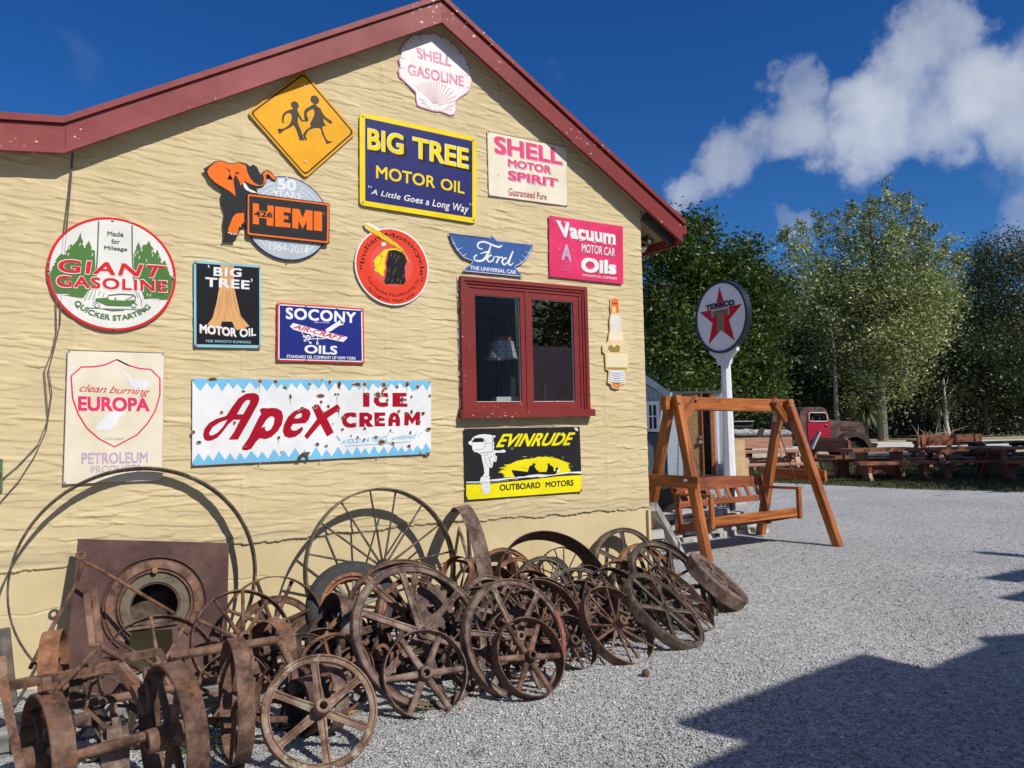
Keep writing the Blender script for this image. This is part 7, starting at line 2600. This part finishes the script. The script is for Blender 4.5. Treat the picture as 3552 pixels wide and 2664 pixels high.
# ------------------------------------------------------------------ picnic furniture
def pic_frame(gx, gy, ang):
    return Matrix.Translation((gx, gy, .008)) @ Matrix.Rotation(ang, 4, 'Z')
RA = math.atan2(RT.y, RT.x)
def lp(Mx, a, b, w_, h_, mat, root, name, up=(0, 0, 1)):
    return beam(name, Mx @ Vector(a), Mx @ Vector(b), w_, h_, mat, root, up=Mx.to_3x3() @ Vector(up), bevel=.006)
def picnic(label, gx, gy, ang, L_=1.9, mat=SLAB, back=False, grp='picnic tables on the grass'):
    Mx = pic_frame(gx, gy, ang)
    root = thing('picnic_table', label, 'picnic table', (gx, gy, 0), grp)
    for j, y in enumerate((-.28, -.095, .095, .28)):
        lp(Mx, (-L_/2, y, .74), (L_/2, y, .74), .178, .06, mat, root, 'table_plank')
    for y in (-.68, .68):
        lp(Mx, (-L_/2, y, .43), (L_/2, y, .43), .27, .065, mat, root, 'seat')
    for x in (-L_*.34, L_*.34):
        for sg in (-1, 1):
            lp(Mx, (x, sg*.62, 0), (x, sg*.16, .715), .07, .13, mat, root, 'leg', up=(1, 0, 0))
        lp(Mx, (x+.052, -.80, .36), (x+.052, .80, .36), .045, .10, mat, root, 'seat_bearer')
        lp(Mx, (x-.05, -.36, .665), (x-.05, .36, .665), .045, .09, mat, root, 'top_bearer')
        lp(Mx, (x*.9, 0, .66), (x*.25, 0, .37), .04, .08, mat, root, 'brace')
    if back:
        for x in (-L_*.34, L_*.34):
            lp(Mx, (x, .72, .40), (x, .86, 1.0), .05, .09, mat, root, 'back_post', up=(1, 0, 0))
        lp(Mx, (-L_/2, .85, .94), (L_/2, .85, .94), .05, .30, SLAB_P, root, 'backrest')
    return root
g_ = on_ground(k7(850, 600))
picnic('faded red picnic table with a tall pale back board, behind the swing chains', g_[0], g_[1]+.5, RA+.02, 2.0, SLAB_P, True)
def slab_seat(label, gx, gy, ang, L_=1.7, table=True):
    Mx = pic_frame(gx, gy, ang)
    root = thing('slab_table', label, 'picnic table', (gx, gy, 0), 'rough slab picnic sets')
    lr_ = random.Random(int(gx*100))
    def live(x0, x1, y0, y1, z, t_, name, mat=SLAB):
        P = []
        for i in range(13):
            P.append((x0+(x1-x0)*i/12, y0+lr_.uniform(-.04, .04)))
        for i in range(13):
            P.append((x1-(x1-x0)*i/12, y1+lr_.uniform(-.025, .025)))
        m = MB()
        m.prism(P, lambda p_, d: (p_[0], p_[1], z+d), t_)
        return m.build(name, mat, root, matrix=Mx)
    live(-L_/2, L_/2, -.40, .40, .70, .085, 'table_top')
    for sg in (-1, 1):
        live(-L_*.55, L_*.55, sg*.78-.17, sg*.78+.17, .40, .08, 'seat')
        for x in (-L_*.40, L_*.40):
            P = [(x-.17, 0), (x-.10, .25), (x-.13, .41), (x+.13, .41), (x+.10, .25), (x+.17, 0)] if False else None
            m = MB()
            m.prism([(sg*.78-.20, 0), (sg*.78-.10, .2), (sg*.78-.14, .41), (sg*.78+.14, .41), (sg*.78+.10, .2), (sg*.78+.20, 0)], lambda p_, d: (x-.04+d, p_[0], p_[1]), .08)
            m.build('leg', SLAB, root, matrix=Mx)
    for x in (-L_*.26, L_*.26):
        m = MB()
        m.prism([(-.34, 0), (-.2, .05), (0, .10), (.2, .05), (.34, 0), (.22, .35), (.26, .70), (-.26, .70), (-.22, .35)], lambda p_, d: (x-.045+d, p_[0], p_[1]), .09)
        m.build('pedestal', SLAB, root, matrix=Mx)
    m = MB()
    m.prism([(-L_*.26, .02), (-L_*.1, .12), (L_*.1, .12), (L_*.26, .02), (L_*.20, .36), (-L_*.20, .36)], lambda p_, d: (p_[0], -.05+d, p_[1]), .10)
    m.build('stretcher', SLAB, root, matrix=Mx)
    return root
def slab_bench(label, gx, gy, ang, L_=1.7):
    Mx = pic_frame(gx, gy, ang)
    root = thing('slab_bench', label, 'bench', (gx, gy, 0), 'rough slab benches')
    lp(Mx, (-L_/2, 0, .43), (L_/2, 0, .43), .40, .09, SLAB, root, 'seat')
    lp(Mx, (-L_/2, .22, .82), (L_/2, .22, .82), .08, .34, SLAB, root, 'backrest')
    for x in (-L_*.42, L_*.42):
        m = MB()
        m.prism([(-.22, 0), (-.16, .25), (-.18, .40), (.10, .42), (.16, .95), (.26, .95), (.24, .40), (.22, .2), (.28, 0)], lambda p_, d: (x-.06+d, p_[0], p_[1]), .12)
        m.build('end_slab', SLAB, root, matrix=Mx)
    return root
g_ = on_ground(k7(1460, 600))
slab_seat('rough slab picnic table with a wavy edged front seat at the lawn edge', g_[0]+.35, g_[1]+.55, RA+.03, 1.75)
g_ = on_ground(k7(1215, 585))
slab_bench('slab bench turned end on left of the rough slab table', g_[0]+.15, g_[1]+.85, RA-1.25, 1.5)
g_ = on_ground(k7(1130, 560))
slab_bench('slab bench behind, nearer the faded red table', g_[0]+.8, g_[1]+.9, RA-1.3, 1.5)
g_ = on_ground(k7(1960, 590))
picnic('dark A frame picnic table right of the rough slab table', g_[0]+.3, g_[1]+.55, RA-.02, 2.1)
g_ = on_ground(k7(1690, 520))
slab_bench('slab bench with a long back rest facing the road behind the rough slab table', g_[0]+.2, g_[1]-.6, RA+.0, 2.0)
g_ = on_ground(k7(2020, 520))
picnic('blackish picnic table behind the dark A frame table', g_[0], g_[1]-.3, RA+.1, 2.0, DARKWOOD)
g_ = on_ground(k7(2330, 590))
picnic('picnic table cut off by the right edge of the photo', g_[0], g_[1]+.5, RA+.02, 1.9)
g_ = on_ground(k7(1420, 500))
picnic('picnic table seen through the gap behind the rough slab table', g_[0]+1.2, g_[1]-1.2, RA+.1, 1.8)
# loose boards and crate by the faded table
p0, p1 = D(kt, 1015, 760, 21), D(kt, 1115, 545, 21)
beam('loose_board', p0, p1, .06, .18, GREYWOOD, up=tuple(FW_))
tag(bpy.data.objects['loose_board'], 'grey weathered board leaning upright before the red truck door', 'board')
p0, p1 = D(kt, 920, 605, 21), D(kt, 1030, 615, 21)
m = MB()
c_ = D(kt, 50, 720, 19)
m.box((c_.x-.25, c_.y-.2, 0), (c_.x+.2, c_.y+.2, .62))
m.box((c_.x-.2, c_.y-.15, .62), (c_.x+.15, c_.y+.15, c_.z+.15))
tag(m.build('letter_crate', pm('tan_card', (.45, .32, .17), .8)), 'tan box standing on a block right behind the white pole', 'box')

# ------------------------------------------------------------------ trees
def leafmat(name, stops, trans=.22, rough=.45):
    return tone_mat(name, stops, rough, trans, .4)
L_POP = leafmat('poplar_leaf', [(0, (.055, .085, .016)), (.4, (.18, .225, .05)), (.7, (.38, .43, .17)), (1, (.84, .86, .62))])
L_MAP = leafmat('maple_leaf', [(0, (.016, .036, .004)), (.55, (.062, .105, .011)), (.85, (.135, .19, .02)), (1, (.26, .32, .045))])
L_DRK = leafmat('dark_leaf', [(0, (.014, .026, .009)), (.6, (.034, .055, .018)), (1, (.09, .12, .045))])
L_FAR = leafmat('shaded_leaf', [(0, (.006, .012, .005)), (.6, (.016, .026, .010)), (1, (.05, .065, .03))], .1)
L_OLV = leafmat('olive_leaf', [(0, (.025, .036, .010)), (.6, (.06, .078, .024)), (1, (.19, .205, .095))])
BARK = pm('grey_bark', (.17, .15, .125), .95, .35, 5, bump=.6)
BARKD = pm('dark_bark', (.06, .05, .042), .95, .35, 5, bump=.6)
BIRCH = pm('birch_bark', (.52, .50, .46), .9, .4, 6, bump=.4)


def leaves(centers, sig, per, size, rg, flat=.0, tone_bias=None):
    n = len(centers)*per
    c_ = np.repeat(np.asarray(centers, float), per, 0)
    s_ = np.repeat(np.asarray(sig, float).reshape(-1, 1)*np.ones((len(centers), 1)), per, 0)
    p = c_+rg.normal(0, 1, (n, 3))*s_*np.array([1, 1, .8])
    a = rg.normal(0, 1, (n, 3))
    a[:, 2] *= .6
    a /= np.linalg.norm(a, axis=1)[:, None]
    b = np.cross(a, rg.normal(0, 1, (n, 3)))
    b /= np.linalg.norm(b, axis=1)[:, None]+1e-9
    L_ = size*rg.uniform(.6, 1.35, (n, 1))
    wd_ = L_*rg.uniform(.35, .5, (n, 1))
    v = np.stack([p-a*L_/2, p+b*wd_/2-a*L_*.05, p+a*L_/2, p-b*wd_/2-a*L_*.05], 1)
    v = np.where(v[..., 2:3] < .05, np.concatenate([v[..., :2], np.full(v[..., 2:3].shape, .05)], -1), v)
    cl = np.repeat(rg.uniform(-.22, .22, len(centers)), per)
    t_ = np.clip(rg.beta(1.6, 2.2, n)+cl, 0, 1)
    return v.reshape(-1, 3), np.arange(n*4).reshape(-1, 4), np.repeat(t_, 4)


def tree(name, label, base, blobs_, leaf, mat, ncl, per, sig, seed, bark=BARK, trunk=.2, limbs=8, cat='tree', group=None, leaders=(), lead_n=14, trunk_top=None):
    """blobs_: ellipsoids (centre, radii) in world units filled with leaf clumps; leaders: upright shoots"""
    rg = np.random.default_rng(seed)
    base = Vector(base)
    root = thing(name, label, cat, tuple(base), group)
    cs, sg, lcs, lsg = [], [], [], []
    tot = sum(r_[0]*r_[1]*r_[2] for _, r_ in blobs_)
    for c_, r_ in blobs_:
        k_ = max(3, int(ncl*r_[0]*r_[1]*r_[2]/tot))
        d = rg.normal(0, 1, (k_, 3))
        d /= np.linalg.norm(d, axis=1)[:, None]
        rad = rg.random(k_)**.42
        cs.append(np.array(c_)+d*rad[:, None]*np.array(r_))
        sg.append(np.full(k_, sig)*rg.uniform(.6, 1.3, k_))
    for a, b, r0_, r1_ in leaders:
        t_ = rg.random(lead_n)**.8
        q = np.array(a)*(1-t_[:, None])+np.array(b)*t_[:, None]
        rr = r0_*(1-t_)+r1_*t_
        q += rg.normal(0, 1, (lead_n, 3))*rr[:, None]*np.array([1, 1, .5])
        lcs.append(q)
        lsg.append(np.maximum(.16, rr*.55))
    cs = np.concatenate(cs)
    sg = np.concatenate(sg)
    # sky gaps: drop clumps in random pockets
    for _ in range(max(3, len(cs)//26)):
        h_ = cs[rg.integers(len(cs))]
        dd_ = np.linalg.norm(cs-h_, axis=1)
        kp = (dd_ > sig*1.25) | (rg.random(len(cs)) < .25)
        cs, sg = cs[kp], sg[kp]
    v, f, t_ = leaves(cs, sg, per, leaf, rg)
    if lcs:
        v2, f2, t2 = leaves(np.concatenate(lcs), np.concatenate(lsg), 24, leaf, rg)
        f = np.concatenate([f, f2+len(v)])
        v = np.concatenate([v, v2])
        t_ = np.concatenate([t_, t2])
    np_mesh('crown', v, f, mat, root, tone=t_)
    m = MB()
    top = trunk_top or (np.mean(cs, 0)[2]+.3*(cs[:, 2].max()-np.mean(cs, 0)[2]))
    cx_, cy_ = np.mean(cs[:, 0]), np.mean(cs[:, 1])
    P = [base, base.lerp(Vector((cx_, cy_, top)), .35)+Vector((rg.normal(0, .1), 0, 0)), Vector(((base.x+cx_)/2, (base.y+cy_)/2, top*.65)), Vector((cx_, cy_, top))]
    P[1].x, P[1].y = base.x*.8+cx_*.2, base.y*.8+cy_*.2
    m.tube(P, [trunk, trunk*.8, trunk*.6, trunk*.2], 10)
    for _ in range(limbs):
        e_ = Vector(cs[rg.integers(len(cs))])
        s0 = P[1].lerp(P[2], rg.random()*1.2) if e_.z > P[1].z else P[0].lerp(P[1], .8)
        mid_ = s0.lerp(e_, .5)+Vector((0, 0, .06*(e_-s0).length))
        m.tube([s0, mid_, e_], [trunk*.38, trunk*.25, trunk*.07], 6)
    m.build('trunk', bark, root, True)
    return root


ov = lambda x, y: (x*1.6058, y*1.6058)
def Wp(x, y, d):
    return np.array(at_depth(ov(x, y), d))
def blob(x, y, rx, ry, d, rd=None):
    c_ = Wp(x, y, d)
    sc_ = 1.6058*d/FPX
    return (tuple(c_), (rx*sc_, rd or rx*sc_, ry*sc_))
def foot(x, d):
    c_ = Wp(x, 900, d)
    return (c_[0], c_[1], 0)

# silver poplar
DP = 50
sp_ = [(1698, 490, .5), (1728, 470, .5), (1765, 455, .6), (1800, 452, .6), (1835, 430, .6), (1862, 440, .6), (1888, 420, .6), (1916, 384, .7), (1950, 412, .6), (1965, 425, .6), (1990, 440, .6), (2020, 470, .6), (2050, 505, .6), (2075, 540, .5), (2005, 520, .6), (1930, 470, .6)]
ld = []
for i, (x, y, r_) in enumerate(sp_):
    ld.append((tuple(Wp(1880+(x-1880)*.55, 700+(i % 3)*30, DP+((i*37) % 7-3)*.5)), tuple(Wp(x, y+6, DP+((i*37) % 7-3)*.5)), 1.3, .17))
tree('poplar_tree', 'tall silver leaved poplar with upright shoots, highest tree on the right', foot(1905, DP),
     [blob(1880, 660, 145, 135, DP), blob(1770, 670, 80, 115, DP), blob(1990, 650, 85, 105, DP), blob(1870, 780, 120, 70, DP), blob(1940, 740, 110, 90, DP-2), blob(1890, 850, 60, 40, DP-3), blob(1960, 830, 40, 30, DP-3)],
     .22, L_POP, 430, 95, .58, 11, BARK, .34, 26, leaders=ld, lead_n=80, trunk_top=15)
DM = 42
tree('maple_tree', 'broad dark green leafy tree behind the star sign', foot(1500, DM),
     [blob(1480, 590, 95, 120, DM), blob(1510, 500, 55, 45, DM), blob(1435, 540, 60, 70, DM), blob(1590, 590, 75, 80, DM), blob(1650, 640, 60, 70, DM), blob(1450, 720, 80, 110, DM-1), blob(1580, 740, 100, 110, DM), blob(1480, 850, 110, 60, DM-2), blob(1640, 810, 70, 70, DM), blob(1400, 620, 40, 120, DM), blob(1455, 770, 60, 70, 39.6, .8), blob(1480, 690, 22, 20, 39.8, .4)],
     .26, L_MAP, 760, 85, .55, 12, BARKD, .3, 22)
tree('maple_tree', 'lower olive green leafy tree between the star sign and the poplar', foot(1720, 56),
     [blob(1690, 660, 55, 70, 56), blob(1720, 730, 75, 90, 56), blob(1680, 780, 80, 80, 56), blob(1770, 800, 70, 80, 55)], .25, L_OLV, 320, 80, .6, 13, BARK, .2, 10)
tree('willow_tree', 'soft grey green tree at the right edge of the photo', foot(2190, 60),
     [blob(2160, 600, 80, 100, 60), blob(2200, 560, 60, 60, 60), blob(2150, 720, 90, 110, 60), blob(2220, 760, 70, 140, 60), blob(2100, 680, 50, 100, 61)], .24, L_OLV, 420, 85, .7, 14, BIRCH, .25, 12)
tree('conifer_tree', 'dark brown green conifer top showing beside the soft grey green tree', foot(2120, 72),
     [blob(2120, 560, 26, 45, 72), blob(2115, 640, 45, 70, 72), blob(2110, 740, 60, 90, 72)], .3, L_DRK, 150, 80, .7, 15, BARKD, .2, 6)
tree('shade_tree', 'dense dark leafy tree low down at the right edge', foot(2130, 54),
     [blob(2060, 760, 70, 70, 54), blob(2130, 800, 90, 80, 54), blob(2200, 850, 60, 70, 54), blob(2010, 840, 50, 45, 55)], .24, L_DRK, 360, 85, .6, 16, BARKD, .2, 10)
tree('shade_tree', 'dark bushy tree behind the truck cab', foot(1740, 50),
     [blob(1720, 860, 90, 40, 52), blob(1800, 870, 60, 40, 52), blob(1640, 880, 60, 30, 50)], .26, L_DRK, 190, 80, .6, 17, BARKD, .2, 8)
# slim trunks standing under the poplars
for i, (x, d, r_, lab_, bk) in enumerate(((1810, 48, .16, 'slim grey trunk rising behind the truck cab', BARK), (1833, 52, .11, 'thin bent grey trunk just right of the truck cab', BARK), (2048, 52, .15, 'pale birch trunk standing alone near the right', BIRCH), (1972, 56, .17, 'dark slim trunk among the shade right of the poplar', BARKD), (2008, 58, .17, 'dark trunk halfway between the poplar and the birch', BARKD), (2085, 57, .18, 'dark trunk right of the pale birch', BARKD))):
    f_ = Vector(foot(x, d))
    rg = np.random.default_rng(60+i)
    root = thing('slim_tree', lab_, 'tree', tuple(f_))
    m = MB()
    t_ = f_+Vector((rg.normal(0, .3), 0, 4.2 if bk is BIRCH else 8))
    m.tube([f_, f_.lerp(t_, .3)+Vector((rg.normal(0, .12), 0, 0)), f_.lerp(t_, .65)+Vector((rg.normal(0, .15), 0, 0)), t_], [r_, r_*.85, r_*.6, r_*.25], 9)
    for q in range(5):
        s0 = f_.lerp(t_, .25+.14*q)
        m.tube([s0, s0+Vector((rg.normal(0, .7), rg.normal(0, .4), rg.uniform(.5, 1.2)))], [r_*.22, r_*.04], 5)
    m.build('trunk', bk, root, True)
    cs = np.array([list(t_+Vector((rg.normal(0, 1.1), rg.normal(0, 1.0), rg.normal(-1.2, 1.2)))) for _ in range(26)])
    v, f, tt = leaves(cs, np.full(26, .5), 60, .22, rg)
    np_mesh('crown', v, f, L_DRK, root, tone=tt)
# cabbage trees
def cabbage(label, x, y, d, h, seed):
    rg = np.random.default_rng(seed)
    f_ = Vector(foot(x, d))
    c_ = Vector(Wp(x, y, d))
    root = thing('cabbage_tree', label, 'cabbage tree', tuple(f_))
    m = MB()
    m.tube([f_, c_], [.16, .12], 8)
    m.build('trunk', BARKD, root, True)
    vs, fs, tn = [], [], []
    for i in range(230):
        a, e_ = rg.uniform(0, 6.28), math.asin(rg.uniform(-.75, .95))
        dv = np.array([math.cos(a)*math.cos(e_), math.sin(a)*math.cos(e_), math.sin(e_)])
        sd = np.cross(dv, [0, 0, 1.0])
        sd /= np.linalg.norm(sd)+1e-9
        L_ = h*rg.uniform(.8, 1.15)
        b_ = len(vs)
        for u, w_ in ((.05, .03), (.5, .045), (.8, .03), (1, .004)):
            q = np.array(c_)+dv*L_*u+np.array([0, 0, -.35*L_*u*u])
            vs += [q+sd*w_, q-sd*w_]
        fs += [(b_, b_+1, b_+3, b_+2), (b_+2, b_+3, b_+5, b_+4), (b_+4, b_+5, b_+7, b_+6)]
        tn += [rg.random()]*8
    np_mesh('crown', vs, fs, leafmat('sword_leaf', [(0, (.02, .035, .01)), (.7, (.065, .085, .028)), (1, (.26, .26, .12))], .1), root, tone=tn)
cabbage('spiky cabbage tree with drooping sword leaves right of the truck bonnet', 1868, 885, 46, 1.15, 70)
cabbage('shaggy cabbage tree with a dead leaf skirt right of the grey trunk', 2025, 870, 50, 1.0, 71)
# fallen branches by the road
rg = np.random.default_rng(90)
m = MB()
for i in range(26):
    c_ = Vector(Wp(2010+rg.uniform(-30, 60), 900, 49))
    c_.z = .05
    e_ = c_+RT*rg.normal(.3, 1.2)+FW_*rg.normal(0, .5)+Vector((0, 0, abs(rg.normal(.4, .45))))
    m.tube([c_, c_.lerp(e_, .5)+Vector((0, 0, .12)), e_], [.03, .02, .006], 5)
tag(m.build('brush_pile', pm('dead_twig', (.42, .36, .28), .9)), 'pile of bare dead branches lying at the road edge on the right', 'branches')
# far wood: reads as one dark mass
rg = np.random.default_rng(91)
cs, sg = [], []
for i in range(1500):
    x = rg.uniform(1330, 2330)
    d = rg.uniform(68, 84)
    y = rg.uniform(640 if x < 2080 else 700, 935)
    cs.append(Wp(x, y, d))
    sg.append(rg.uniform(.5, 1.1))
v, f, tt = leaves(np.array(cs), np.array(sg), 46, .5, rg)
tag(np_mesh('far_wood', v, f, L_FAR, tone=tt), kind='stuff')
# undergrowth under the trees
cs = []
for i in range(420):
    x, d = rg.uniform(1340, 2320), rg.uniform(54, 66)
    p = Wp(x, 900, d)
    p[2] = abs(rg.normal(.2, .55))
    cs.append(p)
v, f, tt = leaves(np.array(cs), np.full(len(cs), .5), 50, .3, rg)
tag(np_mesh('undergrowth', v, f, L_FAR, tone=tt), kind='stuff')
# leafy trees outside the picture on the right whose shade lies on the tables
for i, (x, y, z, r_, lab_) in enumerate(((21.6, -2.3, 5.6, 2.9, 'leafy tree right of the picture shading the picnic tables'), (25.2, -1.6, 6.2, 2.8, 'second leafy tree right of the picture, farther along the lawn'), (32.5, 4.2, 7.6, 2.6, 'leafy tree right of the picture shading the truck bonnet'))):
    tree('shade_tree', lab_, (x, y, 0), [((x, y, z), (r_, r_, r_*.8))], .3, L_MAP, 130, 60, .6, 95+i, BARKD, .2, 6)
# trees added behind the viewer to block low sky, mirrored in the window glass
for i, (x, y, z, r_, lab_) in enumerate(((3.5, -21, 5.5, 3.6, 'added sky blocking tree behind the viewer, nearest the unpainted shed'), (-6, -19, 6, 4.2, 'wide added sky blocking tree behind the viewer, farthest left'), (21.5, -24, 5.6, 3.2, 'added sky blocking tree behind the viewer beyond the red roofed shed'))):
    tree('shade_tree', lab_, (x, y, 0), [((x, y, z), (r_, r_, r_*1.1))], .34, L_MAP, 150, 50, .7, 120+i, BARKD, .22, 6)
# power pole with a lamp among the trees
p_ = Vector(foot(1452, 40.4))
tp = Vector(Wp(1452, 605, 40.4))
pl_ = thing('street_lamp', 'grey power pole with a curved lamp arm standing among the dark trees', 'street lamp', tuple(p_))
m = MB()
m.tube([p_, (p_.x, p_.y, tp.z)], [.13, .09], 10)
m.build('pole', GREYWOOD, pl_)
m = MB()
c_ = Vector((p_.x, p_.y, tp.z-.2))
m.bar(c_-RT*.75+Vector((0, 0, .25)), c_+RT*.75-Vector((0, 0, .25)), .1, .12)
m.build('crossarm', GREYWOOD, pl_)
m = MB()
b_ = c_-Vector((0, 0, .9))
m.tube([b_, b_+RT*.3+Vector((0, 0, .35)), b_+RT*.75+Vector((0, 0, .42)), b_+RT*1.0+Vector((0, 0, .36))], .035, 8)
m.build('arm', pm('zinc_bolt', (.5, .5, .48), .35), pl_)
m = MB()
e_ = b_+RT*1.0+Vector((0, 0, .33))
m.tube([e_-RT*.1, e_+RT*.12, e_+RT*.3], [.06, .09, .03], 8)
m.build('lamp_head', pm('zinc_bolt', (.5, .5, .48), .35), pl_)
